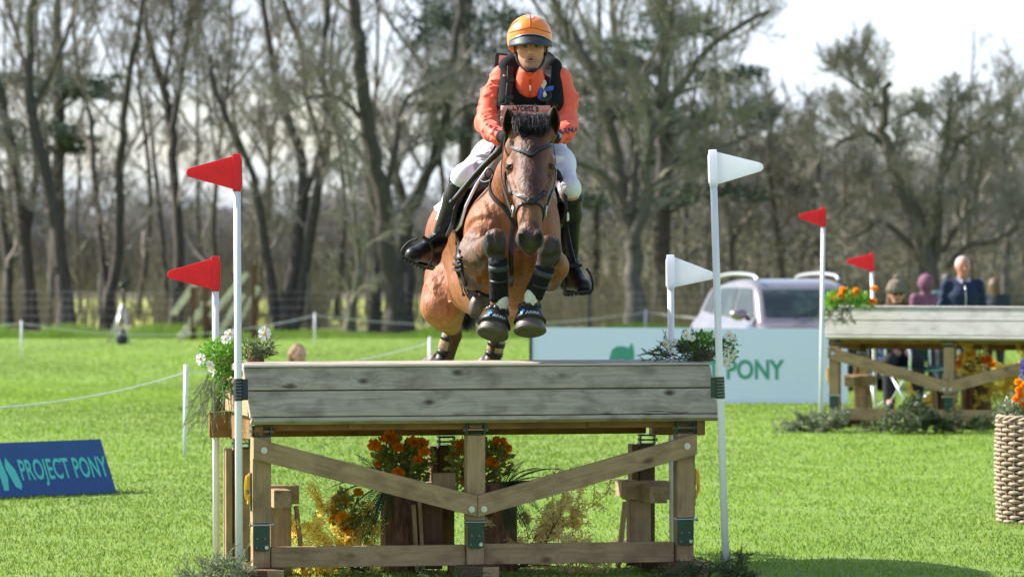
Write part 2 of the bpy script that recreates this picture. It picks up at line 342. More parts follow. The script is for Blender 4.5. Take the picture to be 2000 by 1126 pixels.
M['pink']=mat('pink_bib',(.72,.40,.43),.7,.3,0,(10,(.66,.35,.38),.4,.7),(14,.3,.006))
M['ink']=mat('dark_ink',(.03,.025,.06),.6)
M['white']=mat('white_print',(.8,.82,.84),.5)
M['grey_print']=mat('grey_print',(.42,.45,.48),.5)
M['cyan']=mat('cyan_print',(.04,.32,.72),.5)
M['blue_ribbon']=mat('blue_ribbon',(.05,.12,.62),.4,.5,0,None,None,trans=.15)
M['cream_ribbon']=mat('cream_ribbon',(.78,.76,.66),.5,trans=.2)
M['bark']=mat('bark',(.105,.093,.083),.9,.2,0,(9,(.045,.041,.037),.4,.65,(3,3,.5)),(12,.9,.04,(3,3,.4)))
M['bark2']=mat('mossy_bark',(.17,.155,.13),.9,.2,0,(6,(.08,.075,.062),.4,.65,(3,3,.5)),(12,.9,.04,(3,3,.4)))
M['twig']=mat('twigs',(.31,.28,.25),.9,.15,0,(1.5,(.20,.18,.16),.4,.65))  # twigs here and the olive ones lightened in colour in place of haze
M['twig2']=mat('olive_twigs',(.31,.29,.235),.9,.15,0,(1.2,(.20,.19,.155),.4,.65))
M['ever']=mat('evergreen_foliage',(.055,.085,.062),.8,.2,0,(2.5,(.085,.12,.075),.45,.65),trans=.15)
M['log']=mat('log_bark',(.28,.145,.085),.85,.3,0,(14,(.10,.052,.036),.4,.62,(2,2,.5)),(22,1,.02,(2,2,.5)))
def leafmat(name,c,c2,tr=.35,rough=.5,sc=18): return mat(name,c,rough,.35,0,(sc,c2,.4,.65),None,trans=tr)
M['leaf']=leafmat('bright_leaf',(.22,.44,.06),(.13,.30,.035))
M['fir']=leafmat('fir_needles',(.10,.14,.05),(.05,.08,.04),.25)
M['fir_pale']=leafmat('pale_dry_sprigs',(.25,.29,.17),(.14,.18,.09),.25)
M['fern']=leafmat('fern_green',(.035,.105,.03),(.02,.06,.025),.25,.4)
M['mari']=leafmat('orange_petals',(.98,.44,.025),(.95,.30,.015),.45)
M['mariy']=leafmat('golden_petals',(.90,.52,.02),(.85,.38,.012),.35)
M['fors']=leafmat('yellow_blossom',(.97,.80,.20),(.96,.72,.10),.4)
M['olive']=leafmat('olive_leaf',(.33,.36,.08),(.20,.23,.05),.45)
M['petal_w']=leafmat('white_petals',(.82,.83,.80),(.76,.78,.76),.3)
M['purple']=leafmat('purple_petals',(.10,.08,.42),(.16,.14,.55),.2)
M['twig_red']=mat('dark_stems',(.07,.035,.03),.7)
M['fors_pale']=leafmat('pale_yellow_blossom',(.92,.80,.42),(.90,.66,.22),.45)
M['wicker']=mat('wicker',(.40,.31,.23),.6,.35,0,(30,(.24,.175,.12),.4,.7,(1,1,2)),(60,.4,.003))
M['blue_board']=mat('blue_board',(.030,.085,.24),.5,.4,0,(3,(.036,.10,.27),.4,.7))
M['teal']=mat('teal_print',(.10,.58,.50),.5)
M['white_board']=mat('pale_blue_board',(.68,.77,.93),.55,.3,0,(1.2,(.65,.74,.91),.4,.7))
M['green_ink']=mat('green_print',(.05,.30,.21),.55)
M['rope']=mat('white_rope',(.75,.77,.75),.6)
# ---------------- ground ----------------
def ground_mat():
    m=bpy.data.materials.new('field_ground'); m.use_nodes=True; n=m.node_tree.nodes; l=m.node_tree.links; b=n['Principled BSDF']; b.inputs['Roughness'].default_value=.8; b.inputs['Specular IOR Level'].default_value=.25
    tcn=n.new('ShaderNodeTexCoord')
    def noise(sc,det=5,st=(1,1,1)):
        mp=n.new('ShaderNodeMapping'); mp.inputs['Scale'].default_value=st; t=n.new('ShaderNodeTexNoise'); t.inputs['Scale'].default_value=sc; t.inputs['Detail'].default_value=det; t.inputs['Roughness'].default_value=.65
        l.new(tcn.outputs['Object'],mp.inputs[0]); l.new(mp.outputs[0],t.inputs['Vector']); return t.outputs['Fac']
    def rng(s,a,b_,c=0,d=1):
        r=n.new('ShaderNodeMapRange'); r.inputs[1].default_value=a; r.inputs[2].default_value=b_; r.inputs[3].default_value=c; r.inputs[4].default_value=d; l.new(s,r.inputs[0]); return r.outputs[0]
    def mix(f,a,b_):
        x=n.new('ShaderNodeMix'); x.data_type='RGBA'
        for k,v in (('A',a),('B',b_)):
            if isinstance(v,tuple): x.inputs[k].default_value=(*v,1)
            else: l.new(v,x.inputs[k])
        l.new(f,x.inputs['Factor']); return x.outputs['Result']
    c=mix(rng(noise(.45,6),.35,.65),(.165,.26,.036),(.21,.305,.055))
    c=mix(rng(noise(5,5),.45,.7,0,.7),c,(.09,.175,.022))
    c=mix(rng(noise(26,5,(1,.35,1)),.5,.72,0,.6),c,(.29,.38,.10))
    # strip under the trees and the field and wood floor beyond it
    sp=n.new('ShaderNodeSeparateXYZ'); l.new(tcn.outputs['Object'],sp.inputs[0])
    ad=n.new('ShaderNodeMath'); ad.operation='MULTIPLY_ADD'; ad.inputs[1].default_value=9; l.new(noise(.25,6),ad.inputs[0]); l.new(sp.outputs['Y'],ad.inputs[2])
    y=ad.outputs[0]
    c=mix(rng(y,97.0,98.5),c,mix(rng(noise(1.3,5),.4,.6),(.10,.085,.05),(.15,.16,.06)))
    c=mix(rng(y,104,106),c,(.33,.36,.08))
    c=mix(rng(y,158,164),c,(.10,.09,.06))
    l.new(c,b.inputs['Base Color'])
    u=n.new('ShaderNodeBump'); u.inputs['Strength'].default_value=.8; u.inputs['Distance'].default_value=.03; l.new(noise(40,6),u.inputs['Height']); l.new(u.outputs[0],b.inputs['Normal'])
    return m
xs=np.concatenate([[-1500,-600,-250,-120,-60],np.linspace(-30,30,41),[60,120,250,600,1500]])
ys=np.concatenate([[-200,-50,0,10],np.linspace(14,64,51),[70,80,95,120,160,250,500,1200,3500]])
X,Y=np.meshgrid(xs,ys,indexing='ij'); Z=gz(Y)
V=np.stack([X,Y,Z],-1).reshape(-1,3); nyy=len(ys); i=np.arange(len(xs)-1)[:,None]*nyy; j=np.arange(nyy-1)[None]
tag(mesh('ground',V,np.stack([i+j,i+nyy+j,i+nyy+j+1,i+j+1],-1).reshape(-1,4),ground_mat()),kind='structure')
# ---------------- grass blades ----------------
def grass_mat():
    m=mat('grass_blades',(.15,.30,.03),.6,.3,0,(1.6,(.80,.88,.75),.42,.62),None,attr=True,trans=.5); return m
def make_grass():
    N=520000; u=NR.rand(N); d=15.5*(95/15.5)**u; hw=d*.165+.4; x=(NR.rand(N)*2-1)*hw
    # clumping
    keep=(np.sin(x*5.1+np.sin(d*3.3)*2)+np.sin(d*4.7+np.sin(x*2.9)*2)+NR.randn(N)*1.2)>-1.5; x=x[keep]; d=d[keep]; N=len(x)
    sc=1+np.clip((d-20)/18,0,5); h=(.011+.013*NR.rand(N)**1.5)*(1+.12*(sc-1))*np.clip((99-d)/30,.4,1); 
    tuft=(np.sin(x*1.9+d*.8)+np.sin(d*1.31-x*1.1))>.9; h=np.where(tuft,h*1.2,h)
    w=(.0018+.0018*NR.rand(N))*sc*1.15
    a=NR.rand(N)*2*math.pi; ux=np.cos(a)*w; uy=np.sin(a)*w; le=h*(.25+.75*NR.rand(N)); b=NR.rand(N)*2*math.pi
    z=gz(d); B=np.stack([x,d,z],-1); V=np.empty((N,5,3))
    V[:,0]=B-np.stack([ux,uy,0*z],-1); V[:,1]=B+np.stack([ux,uy,0*z],-1)
    mid=B+np.stack([np.cos(b)*le*.3,np.sin(b)*le*.3,h*.6],-1)
    V[:,2]=mid+np.stack([ux,uy,0*z],-1)*.7; V[:,3]=mid-np.stack([ux,uy,0*z],-1)*.7
    V[:,4]=B+np.stack([np.cos(b)*le,np.sin(b)*le,h],-1)
    k=np.arange(N)[:,None]*5; Q=k+np.array([[0,1,2,3]]); T=k+np.array([[3,2,4]])
    base=np.array([.200,.315,.046]); v=NR.rand(N,1); c=base*(.8+.42*v)+np.array([.10,.05,.02])*(NR.rand(N,1)**4)
    big=.5+.5*np.sin(x*.8+1.3*np.sin(d*.35))[:,None]; c=c*(.80+.34*big)
    c=np.repeat(c,5,axis=0)
    o=mesh('grass',V.reshape(-1,3),[Q,T],grass_mat(),None,True,c); tag(o,'short bright green spring grass covering the whole field','grass',kind='stuff')
make_grass()
# ---------------- trees ----------------
class Tree:
    """collects tapered paths; thick ones become the trunk mesh, thin ones the crown"""
    def __init__(s,seed): s.r=random.Random(seed); s.paths=[]
    def grow(s,p,d,L,r,lev,maxlev,up=.12,wig=.22,dens=1.0):
        R_=s.r; n=5 if lev<2 else (4 if lev<3 else 3); pts=[p]; rad=[r]; q=list(p); dd=list(d); rad1=max(r*.35,.006)
        for i in range(1,n+1):
            dd=[dd[k]+R_.gauss(0,wig*(1.0 if lev<2 else .55)) for k in range(3)]; dd[2]+=up; m=math.sqrt(sum(v*v for v in dd))+1e-9; dd=[v/m for v in dd]
            q=[q[k]+dd[k]*L/n for k in range(3)]; pts.append(tuple(q)); rad.append(r+(rad1-r)*i/n)
        s.paths.append((pts,rad,lev))
        if lev<maxlev: s.kids(pts,rad,lev,maxlev,up,wig,dens,L)
    def kids(s,pts,rad,lev,maxlev,up,wig,dens,L,start=.25):
        R_=s.r; nk={0:12,1:8,2:6,3:4,4:4}[min(lev,4)]*dens; nk=int(nk+R_.random())
        for c in range(nk):
            t=start+(1-start)*(c+R_.random())/max(nk,1); t=min(t,.999); f=t*(len(pts)-1); i=int(f); f-=i
            p=tuple(pts[i][k]+(pts[i+1][k]-pts[i][k])*f for k in range(3)); r0=rad[i]+(rad[i+1]-rad[i])*f
            ax=[pts[i+1][k]-pts[i][k] for k in range(3)]; m=math.sqrt(sum(v*v for v in ax))+1e-9; ax=[v/m for v in ax]
            rv=[R_.gauss(0,1) for _ in range(3)]; dt=sum(rv[k]*ax[k] for k in range(3)); rv=[rv[k]-dt*ax[k] for k in range(3)]; m=math.sqrt(sum(v*v for v in rv))+1e-9
            sp=R_.uniform(.45,.95); dr=[ax[k]*math.cos(sp)+rv[k]/m*math.sin(sp) for k in range(3)]
            l2=L*R_.uniform(.42,.70)*(1-.35*t); s.grow(p,dr,l2,max(min(r0*.6,l2*.028),.0075),lev+1,maxlev,up,wig,dens)
    def limb(s,pts,r0,r1,sub=1,L=3.5,maxlev=4,dens=1.0,start=.2,up=.12,wig=.22):
        P=spl(pts,max(6,len(pts)*4)); P=P+np.array([[s.r.gauss(0,.03) for _ in range(3)] for _ in P])*min(1,r0*4)
        pts=[tuple(p) for p in P]; rad=list(np.linspace(r0,r1,len(P))); s.paths.append((pts,rad,0)); s.kids(pts,rad,0,maxlev,up,wig,dens,L,start)
    def arrays(s,thick):
        by={}
        for pts,rad,lev in s.paths:
            if (lev==0)!=thick: continue
            by.setdefault((len(pts),7 if lev==0 else (4 if lev==1 else 3)),[]).append((pts,rad))
        Vs=[];Fs=[];n0=0
        for (m,n),L_ in by.items():
            P=np.array([a for a,_ in L_]); r=np.array([b for _,b in L_]); K=len(L_)
            T=np.gradient(P,axis=1); T/=np.linalg.norm(T,axis=2,keepdims=True)+1e-9
            A=np.broadcast_to(np.array([.31,.82,.47]),T.shape); u=np.cross(A,T); u/=np.linalg.norm(u,axis=2,keepdims=True)+1e-9; w=np.cross(T,u)
            an=np.arange(n)*2*math.pi/n; V=P[:,:,None,:]+r[:,:,None,None]*(np.cos(an)[:,None]*u[:,:,None,:]+np.sin(an)[:,None]*w[:,:,None,:])
            k=np.arange(K)[:,None,None]*m*n; i=np.arange(m-1)[None,:,None]*n; j=np.arange(n)[None,None]; jj=(j+1)%n
            F=np.stack(np.broadcast_arrays(k+i+j,k+i+jj,k+i+n+jj,k+i+n+j),-1).reshape(-1,4)
            Vs.append(V.reshape(-1,3)); Fs.append(F+n0); n0+=K*m*n
        if not Vs: return np.zeros((3,3)),np.array([[0,1,2,2]])
        return np.concatenate(Vs),np.concatenate(Fs)
def leafcloud(mb,C,Rd,n,size,seed,flat=1.0):
    r=np.random.RandomState(seed); D=r.randn(n,3); D/=np.linalg.norm(D,axis=1)[:,None]; rad=r.rand(n)**.45
    P=np.asarray(C)+D*rad[:,None]*np.asarray(Rd); a=r.randn(n,3); a/=np.linalg.norm(a,axis=1)[:,None]; b=np.cross(a,r.randn(n,3)); b/=np.linalg.norm(b,axis=1)[:,None]
    a[:,2]*=flat; sz=size*(.5+r.rand(n))[:,None]; V=np.stack([P-a*sz,P+b*sz*.45,P+a*sz,P-b*sz*.45],1).reshape(-1,3); mb.add(V,np.arange(n)[:,None]*4+np.array([[0,1,2,3]]))
def build_tree(t,name,label,base,barkm,twigm,group=None,ever=None):
    o=thing(name,label,'tree',tuple(base),0,group)
    mesh('trunk',*t.arrays(True),barkm,o); V,F=t.arrays(False); mesh('crown',V,F,twigm,o,False)
    if ever: ever.build('foliage',M['ever'],o,False)
    return o
def TP(d,*pp): 
    g=d; return [W(px,py,g+ (dd if isinstance(dd,(int,float)) else 0)) for px,py,dd in [(p+(0,))[:3] for p in pp]]
# hero trees: (distance, label, bark, twig, [limb: (points, r0, r1, L, dens)])
HT=[
 (98,'bare tree at the far left edge, thick trunk leaning left with a second stem','b',[([(60,660),(52,500),(30,330),(5,200),(-30,60),(-60,-80)],.26,.10,4,.8),([(18,660),(12,480),(-5,360),(-30,200)],.2,.08,3,.7),([(50,480),(70,330),(62,180),(20,20),(0,-150)],.15,.05,3.5,.9)]),
 (97,'tall straight bare tree with a thick base, second trunk from the left','b',[([(130,665),(122,520),(100,380),(62,220),(58,100),(75,-60)],.30,.10,4,.9),([(62,220),(110,120),(150,0),(170,-120)],.11,.04,3,1)]),
 (99,'slim bare tree forking low into two upright stems left of the tripod','b',[([(214,665),(210,600),(232,500),(236,350),(246,200),(270,60),(290,-90)],.24,.07,3.4,.8),([(212,590),(200,500),(188,380),(178,240),(150,120),(140,-40)],.13,.05,3,.9)]),
 (103,'slender bare tree standing behind the metal tripod','b',[([(325,660),(322,540),(312,420),(300,300),(285,180)],.14,.05,2.6,.8)]),
 (101,'tall bare tree rising behind the wooden steps with forked crown','b',[([(345,655),(352,500),(340,330),(330,220),(300,110),(275,-20),(262,-150)],.22,.08,4,1),([(335,260),(355,150),(372,30),(380,-120)],.12,.05,3.4,1),([(322,170),(338,60),(335,-80)],.09,.04,3,1)]),
 (97,'many stemmed bare tree with a broad dark base just right of the wooden steps','b',[([(560,665),(575,520),(592,390),(588,290),(545,190),(520,60),(505,-80)],.27,.08,3.6,.9),([(575,640),(600,500),(622,370),(640,240),(632,130),(640,0),(660,-120)],.2,.07,3.4,.9),([(545,640),(520,480),(490,330),(430,200),(410,110)],.17,.06,3.2,.9),([(592,390),(625,290),(600,200),(590,100),(560,20),(540,-90)],.12,.05,3,1)]),
 (112,'thin bare tree with two pale stems between the big left hand trees','c',[([(470,655),(462,500),(470,350),(455,200),(470,40)],.12,.04,2.6,1),([(500,655),(512,500),(530,380),(520,250)],.1,.04,2.6,1)]),
 (94,'large dark tree with crooked leaning trunk left of the rider','b',[([(775,655),(770,560),(752,470),(748,380),(722,250),(705,130),(690,0),(675,-130)],.36,.17,4.5,.8),([(748,400),(770,300),(790,200),(850,160)],.14,.05,3.2,.8),([(722,250),(660,190),(600,190)],.1,.04,3,.9)]),
 (96,'dark tree forking in a wide V beside the rider, half of it leaning right','b',[([(792,650),(795,560),(797,440),(830,350),(862,270),(872,200),(885,100),(905,-40)],.27,.10,3.8,.8),([(797,430),(775,340),(770,290)],.12,.05,2.8,.8),([(865,260),(900,215),(940,200)],.09,.04,2.6,.8)]),
 (93,'short stout trunk with pale bark standing alone between two grass patches','c',[([(682,650),(686,600),(700,520),(690,400),(670,260)],.13,.05,2.8,.8)]),
 (95,'slim dark tree just left of the forked trunk behind the horse','b',[([(732,660),(738,600),(735,500),(730,380)],.18,.06,2.6,.8)]),
 (96,'huge spreading bare tree with thick pale trunk between the rider and the white flags','c',[([(1242,645),(1240,560),(1235,470),(1215,370),(1190,250),(1150,130),(1100,40),(1060,-40)],.36,.10,4.6,1),([(1238,480),(1262,380),(1270,270),(1330,170),(1400,80),(1500,20)],.22,.07,4.2,1.1),([(1232,420),(1240,300),(1235,180),(1200,60),(1190,-80)],.18,.06,4,1),([(1262,380),(1310,330),(1380,300),(1470,260)],.12,.04,3.4,1),([(1225,400),(1180,340),(1130,320),(1080,300)],.11,.04,3.2,.9),([(1270,270),(1300,160),(1310,40),(1330,-60)],.12,.04,3.4,1)]),
 (109,'upright bare tree directly behind the tall white flag','c',[([(1425,650),(1430,500),(1420,380),(1440,280),(1425,200)],.17,.05,2.8,1),([(1430,480),(1470,380),(1500,260)],.09,.04,2.8,1)]),
 (106,'bare tree with a slim trunk above the car','c',[([(1530,650),(1525,500),(1510,400),(1500,300),(1510,230)],.16,.05,2.2,1.1),([(1520,460),(1560,360),(1580,280)],.09,.04,2.0,1)]),
 (98,'old oak with thick trunk and wide low crooked limbs behind the navy coated man','c',[([(1822,655),(1815,560),(1808,500),(1795,440),(1760,370),(1735,300),(1728,230),(1735,160)],.42,.10,2.4,1.2),([(1760,370),(1745,310),(1700,262),(1650,275),(1600,300)],.14,.05,2.8,1),([(1808,500),(1770,470),(1720,430),(1690,450),(1650,470)],.13,.05,2.6,1),([(1825,510),(1832,420),(1840,330),(1850,260),(1860,190)],.20,.06,2.4,1.1),([(1838,490),(1870,440),(1900,400),(1915,320),(1900,280)],.16,.05,3,1),([(1845,340),(1875,275),(1920,250),(1960,262)],.11,.04,2.8,1),([(1850,520),(1890,480),(1940,470),(1990,440)],.11,.04,2.8,1),([(1730,230),(1690,180),(1650,150)],.08,.03,2.4,1)]),
 (104,'bare tree behind the tall thin red flag on the right','c',[([(1615,655),(1610,520),(1590,420),(1600,330),(1580,260)],.18,.05,2.2,1.1),([(1605,470),(1650,400),(1680,350)],.1,.04,2.6,1)]),
 (106,'bare tree at the far right edge of the wood','c',[([(1970,650),(1965,520),(1975,400),(1960,280),(1975,180)],.2,.06,2.4,1),([(1968,460),(2010,380),(2050,300)],.11,.04,3,1)]),
]
for k,(d,lab,bk,limbs) in enumerate(HT):
    t=Tree(100+k)
    for pts,r0,r1,Ln,dn in limbs:
        r0*=.72; r1*=.8
        n=len(pts); dz=t.r.uniform(-1,1); PP=[]
        for i,(px,py) in enumerate(pts): PP.append(W(px,py,d+ (dz*1.8*i/n if i else 0)))
        if pts[0][1]>635: PP[0][2]=-.45
        t.limb(PP,r0,r1,1,Ln,4,dn*1.0)
    # root flare
    base=W(*limbs[0][0][0],d); base[2]=-.4; r0=limbs[0][1]*.72
    t.paths.append(([tuple(base+np.array([0,0,-.1])),tuple(base+np.array([0,0,.15])),tuple(base+np.array([0,0,.5])),tuple(base+np.array([0,0,1.]))],[r0*1.7,r0*1.35,r0*1.1,r0*.8],0))
    build_tree(t,'bare_tree',lab,base,M['bark' if bk=='b' else 'bark2'],M['twig' if bk=='b' else 'twig2'])
# rows of slimmer trees behind
def proto(seed,H,r0,maxlev=4,L=3.5,dens=.9,nl=3):
    t=Tree(seed); top=[(0,0,-.2),(t.r.gauss(0,.15),0,H*.25),(t.r.gauss(0,.25),t.r.gauss(0,.25),H*.6),(t.r.gauss(0,.4),t.r.gauss(0,.4),H)]
    t.limb(top,r0,r0*.2,1,L,maxlev,dens,.12)
    for i in range(nl):
        h=H*t.r.uniform(.2,.55); a=t.r.uniform(0,6.28); e=H*t.r.uniform(.25,.4)
        t.limb([(0,0,h),(math.cos(a)*e*.4,math.sin(a)*e*.4,h+e*.5),(math.cos(a)*e*.8,math.sin(a)*e*.8,h+e*1.2)],r0*.5,r0*.12,1,L*.8,maxlev,dens,.2)
    return t
protos=[]
for k in range(4):
    t=proto(300+k,[13,15,11,14][k],[.09,.11,.08,.10][k],4,3.2,.62); protos.append((t.arrays(True),t.arrays(False)))
back=[(20,118),(95,110),(160,121),(268,113),(395,119),(430,110),(530,116),(655,111),(720,119),(855,113),(915,121),(960,110),(1110,115),(1160,109),(1300,113),(1350,120),(1475,116),(1570,119),(1660,112),(1705,121),(1770,114),(1900,112),(1940,120),(2020,113),(1385,112),(1640,122),(-60,114),(2090,116)]
pm=[None]*4
for k,(px,d) in enumerate(back):
    q=k%4; right=px>1050; b=W(px,0,d); b[2]=-.4
    o=thing('bare_tree','slender bare tree in the crowded rows at the back of the wood','tree',tuple(b),rnd.uniform(0,6.28),'slender bare trees in the back rows')
    key=(q,right)
    if (q,right) not in CH:
        (V1,F1),(V2,F2)=protos[q]; a=mesh('trunk',V1,F1,M['bark'],o,True,None,True); c=mesh('crown',V2,F2,M['twig2' if right else 'twig'],o,False,None,True); CH[(q,right)]=(a,c)
    else:
        for s_ in CH[(q,right)]:
            c=s_.copy(); COL.objects.link(c); c.parent=o
    s=rnd.uniform(.85,1.15); s*=(1.0 if px<1450 else .72); o.scale=(s,s,s*(1.0 if px<1450 else .72))
# dark evergreens showing between them
def cedar(label,px,d,H,specs,seed):
    t=Tree(seed); b=W(px,0,d); b[2]=-.4; mb=MB()
    t.limb([tuple(b),tuple(b+np.array([.1,0,H*.5])),tuple(b+np.array([0,0,H]))],.26,.06,1,2.5,2,.4,.4)
    for n_,(x,y,rx,ry) in enumerate(specs):
        c=W(x,y,d+NR.uniform(-1.5,1.5)); t.limb([(b[0],b[1],c[2]-.6),tuple((c+b*[1,1,0]+[0,0,c[2]-.3])/2 if 0 else ((b[0]+c[0])/2,(b[1]+c[1])/2,c[2]-.25)),tuple(c)],.07,.02,1,1.2,2,.5,.3)
        for q in range(9):
            cc=c+np.array([NR.uniform(-1,1)*rx,NR.uniform(-1,1)*1.2,NR.uniform(-1,1)*ry]); leafcloud(mb,cc,(rx*.62,rx*.5,ry*.7),120,.075,seed*50+n_*9+q,.6)
    build_tree(t,'cedar_tree',label,b,M['bark'],M['twig'],None,mb)
cedar('dark evergreen with drooping blue green foliage above left of the rider',905,108,15,[(840,20,.8,.5),(880,70,1.0,.4),(930,20,1.0,.5),(850,190,.6,.35),(910,150,.9,.4),(890,240,.7,.5),(960,70,.8,.5),(940,220,.6,.3)],41)
cedar('dark cedar with flat layered foliage between the rider and the white flags',1290,104,14,[(1180,90,1.2,.35),(1330,60,1.2,.4),(1300,210,1.5,.25),(1200,215,1.0,.25),(1400,230,1.3,.25),(1240,140,.8,.3),(1380,380,1.3,.25),(1180,390,.9,.3),(1330,310,1.0,.2),(1150,160,.7,.3),(1440,150,.8,.25)],42)
cedar('small dark evergreen with two flat tiers at the far left',110,106,11,[(40,160,1.3,.2),(130,165,1.1,.25),(60,255,1.0,.25),(170,180,.8,.2),(120,285,.8,.2)],43)
# far wood: one mass beyond
def farwood():
    ps=[]
    for k in range(3):
        t=proto(500+k,9,.13,3,3.2,1.0,3); a=t.arrays(True); b=t.arrays(False); ps.append((np.concatenate([a[0],b[0]]),np.concatenate([a[1],b[1]+len(a[0])])))
    mb=MB(); r=np.random.RandomState(5)
    for k in range(520):
        d=r.uniform(178,260); px=r.uniform(-350,2350); V,F=ps[k%3]; a=r.rand()*6.28; c,s_=math.cos(a),math.sin(a); z=r.uniform(.55,.95)*(.62 if px<1000 else 1.1 if px<1450 else .88)
        Q=V@np.array([[c,s_,0],[-s_,c,0],[0,0,1]])*np.array([1.2,1.2,z]); Q=Q*np.array([1.,1.,1.]); mb.add(Q+np.array([(px-1000)/FPX*d,d,-.4]),F)
    o=mb.build('far_wood',mat('far_wood_twigs',(.28,.275,.26),.95,.1,0,(.2,(.18,.175,.165),.4,.6)),None,False); tag(o,'grey brown mass of bare far-off woodland behind the trees','woodland',kind='stuff')
farwood()
def brush():
    # undergrowth: arching stems and dead leaves between the trunks
    r=np.random.RandomState(9); mb=MB(); N=30000; d=r.uniform(100,118,N); px=r.uniform(-250,2250,N)
    right=(px>1030); clump=((px>-250)&(px<105))|((px>300)&(px<400))|((px>430)&(px<500))|((px>540)&(px<640)); openp=(px<1030)&(r.rand(N)<np.where(clump,.45,.93)); d=np.where(openp,r.uniform(176,205,N),d); keep=~(right&(r.rand(N)<.6))
    d=d[keep];px=px[keep];right=right[keep];N=len(d)
    x=(px-1000)/FPX*d; H=np.where(right,r.uniform(.4,2.2,N),np.where(d>150,r.uniform(1,5.5,N),r.uniform(.5,2.2,N)))*r.uniform(.5,1,N); a=r.rand(N)*6.28; le=H*r.uniform(.1,.6,N); w=r.uniform(.012,.03,N)*(1+(d>150)*1.2)
    B=np.stack([x,d,np.full(N,-.4)],-1); dr=np.stack([np.cos(a),np.sin(a),0*a],-1); P=[]
    for t in (0,.35,.7,1): 
        c=B+dr*(le*t*t)[:,None]+np.stack([0*x,0*x,H*(t-.18*t*t)],-1); ww=(w*(1-.75*t))[:,None]; P+= [c-np.array([1,0,0])*ww,c+np.array([1,0,0])*ww]
    V=np.stack(P,1).reshape(-1,3); F=(np.arange(N)[:,None,None]*8+np.array([[0,1,3,2],[2,3,5,4],[4,5,7,6]])[None]).reshape(-1,4)
    o=mesh('undergrowth',V,F,mat('dry_undergrowth',(.24,.21,.15),.95,.1,0,(.35,(.15,.15,.095),.4,.6),trans=.15),None,False); tag(o,'tangle of dry brown undergrowth and brambles among the trunks','undergrowth',kind='stuff')
    mb=MB()
    for k in range(620):
        x=r.uniform(1010,2250); dd=r.uniform(103,135); z=abs(r.randn())*1.5; leafcloud(mb,np.array([(x-1000)/FPX*dd,dd,z-.2]),(1.0,.8,.6),60,.05,900+k)
    o=mb.build('ivy_and_brambles',mat('olive_scrub',(.23,.22,.145),.9,.1,0,(.6,(.13,.13,.09),.4,.6),trans=.2),None,False); tag(o,'olive green scrub and ivy filling the wood on the right','scrub',kind='stuff')
    # long grass at the foot of the wood
    N=26000; d=r.uniform(89,94,N); x=r.uniform(-16,16,N); h=r.uniform(.06,.2,N)*(1+.8*np.sin(x*1.7+np.sin(x*.6)*3)); h=np.abs(h)+.03; a=r.rand(N)*6.28; w=.014
    B=np.stack([x,d,np.full(N,-.4)],-1); T=B+np.stack([np.cos(a)*h*.5,np.sin(a)*h*.5,h],-1); V=np.stack([B-[w,0,0],B+[w,0,0],T],1).reshape(-1,3)
    o=mesh('long_grass',V,np.arange(N)[:,None]*3+np.array([[0,1,2]]),leafmat('long_grass_green',(.17,.29,.04),(.24,.33,.08),.4,.6,.5),None,False); tag(o,'longer green grass along the foot of the wood','grass',kind='stuff')
brush()
# ---------------- timber table jumps ----------------
def bolt(c,parent,r=.011,mat_=None):
    mb=MB(); tube(mb,[np.array(c),np.array(c)-[0,.004,0]],r*1.5,14); tube(mb,[np.array(c)-[0,.003,0],np.array(c)-[0,.010,0]],r*.8,6); o=mb.build('bolt',mat_ or M['zinc'],None,False); o.parent=parent; return o
def hinge(c,parent,w=.1,h=.06):
    """green steel bracket with two side lugs and a through bolt, top of a leg"""
    x,y,z=c; mb=MB()
    mb.add(boxV((x,y,z+h-.006),(w*1.05,.09,.008)),BF); mb.add(boxV((x,y,z+.003),(w*1.0,.09,.008)),BF)
    for s in (-1,1):
        mb.add(boxV((x+s*w*.46,y-.02,z+h*.5),(.007,.05,h)),BF)
    o=mb.build('hinge',M['green_metal'],None,False); o.parent=parent; bevel(o,.002,1)
    m2=MB(); tube(m2,[(x-w*.6,y-.03,z+h*.45),(x+w*.6,y-.03,z+h*.45)],.005,8)
    for s in (-1,1): tube(m2,[(x+s*w*.56,y-.03,z+h*.45),(x+s*w*.64,y-.03,z+h*.45)],.010,6)
    p=m2.build('hinge_pin',M['zinc'],o,False,True)
def plate(c,parent,w=.085,h=.145):
    x,y,z=c; r=.02; pts=[(-w/2,h/2),(w/2,h/2),(w/2,-h/2+r),(w/2-r*.3,-h/2+r*.3),(w/2-r,-h/2),(-w/2+r,-h/2),(-w/2+r*.3,-h/2+r*.3),(-w/2,-h/2+r)]
    n=len(pts); V=[(x+a,y,z+b) for a,b in pts]+[(x+a,y-.007,z+b) for a,b in pts]; me=bpy.data.meshes.new('plate')
    me.from_pydata(V,[],[tuple(range(n))[::-1],tuple(range(n,2*n))]+[(i,(i+1)%n,n+(i+1)%n,n+i) for i in range(n)][::1]); me.materials.append(M['green_metal'])
    o=bpy.data.objects.new('bracket_plate',me); COL.objects.link(o); o.parent=parent; ORG[o.name]=np.zeros(3); bevel(o,.0015,1)
    m2=MB(); tube(m2,[(x-w*.68,y-.012,z+h*.42),(x+w*.68,y-.012,z+h*.42)],.005,8)
    for s in (-1,1): tube(m2,[(x+s*w*.62,y-.012,z+h*.42),(x+s*w*.72,y-.012,z+h*.42)],.010,6)
    m2.build('plate_bolt',M['zinc'],o,False,True); m2=MB(); tube(m2,[(x+w*.3,y-.006,z-h*.36),(x+w*.3,y-.014,z-h*.36)],.010,10); m2.build('plate_screw',M['zinc'],o,False,True)
    for a,b in ((-.25,-.05),(.22,-.05),(-.3,-.36)): m3=MB(); m3.add(boxV((x+a*w,y-.008,z+b*h),(.006,.004,.009)),BF); m3.build('bolt_hole',M['tan_wood'],o,False,True)
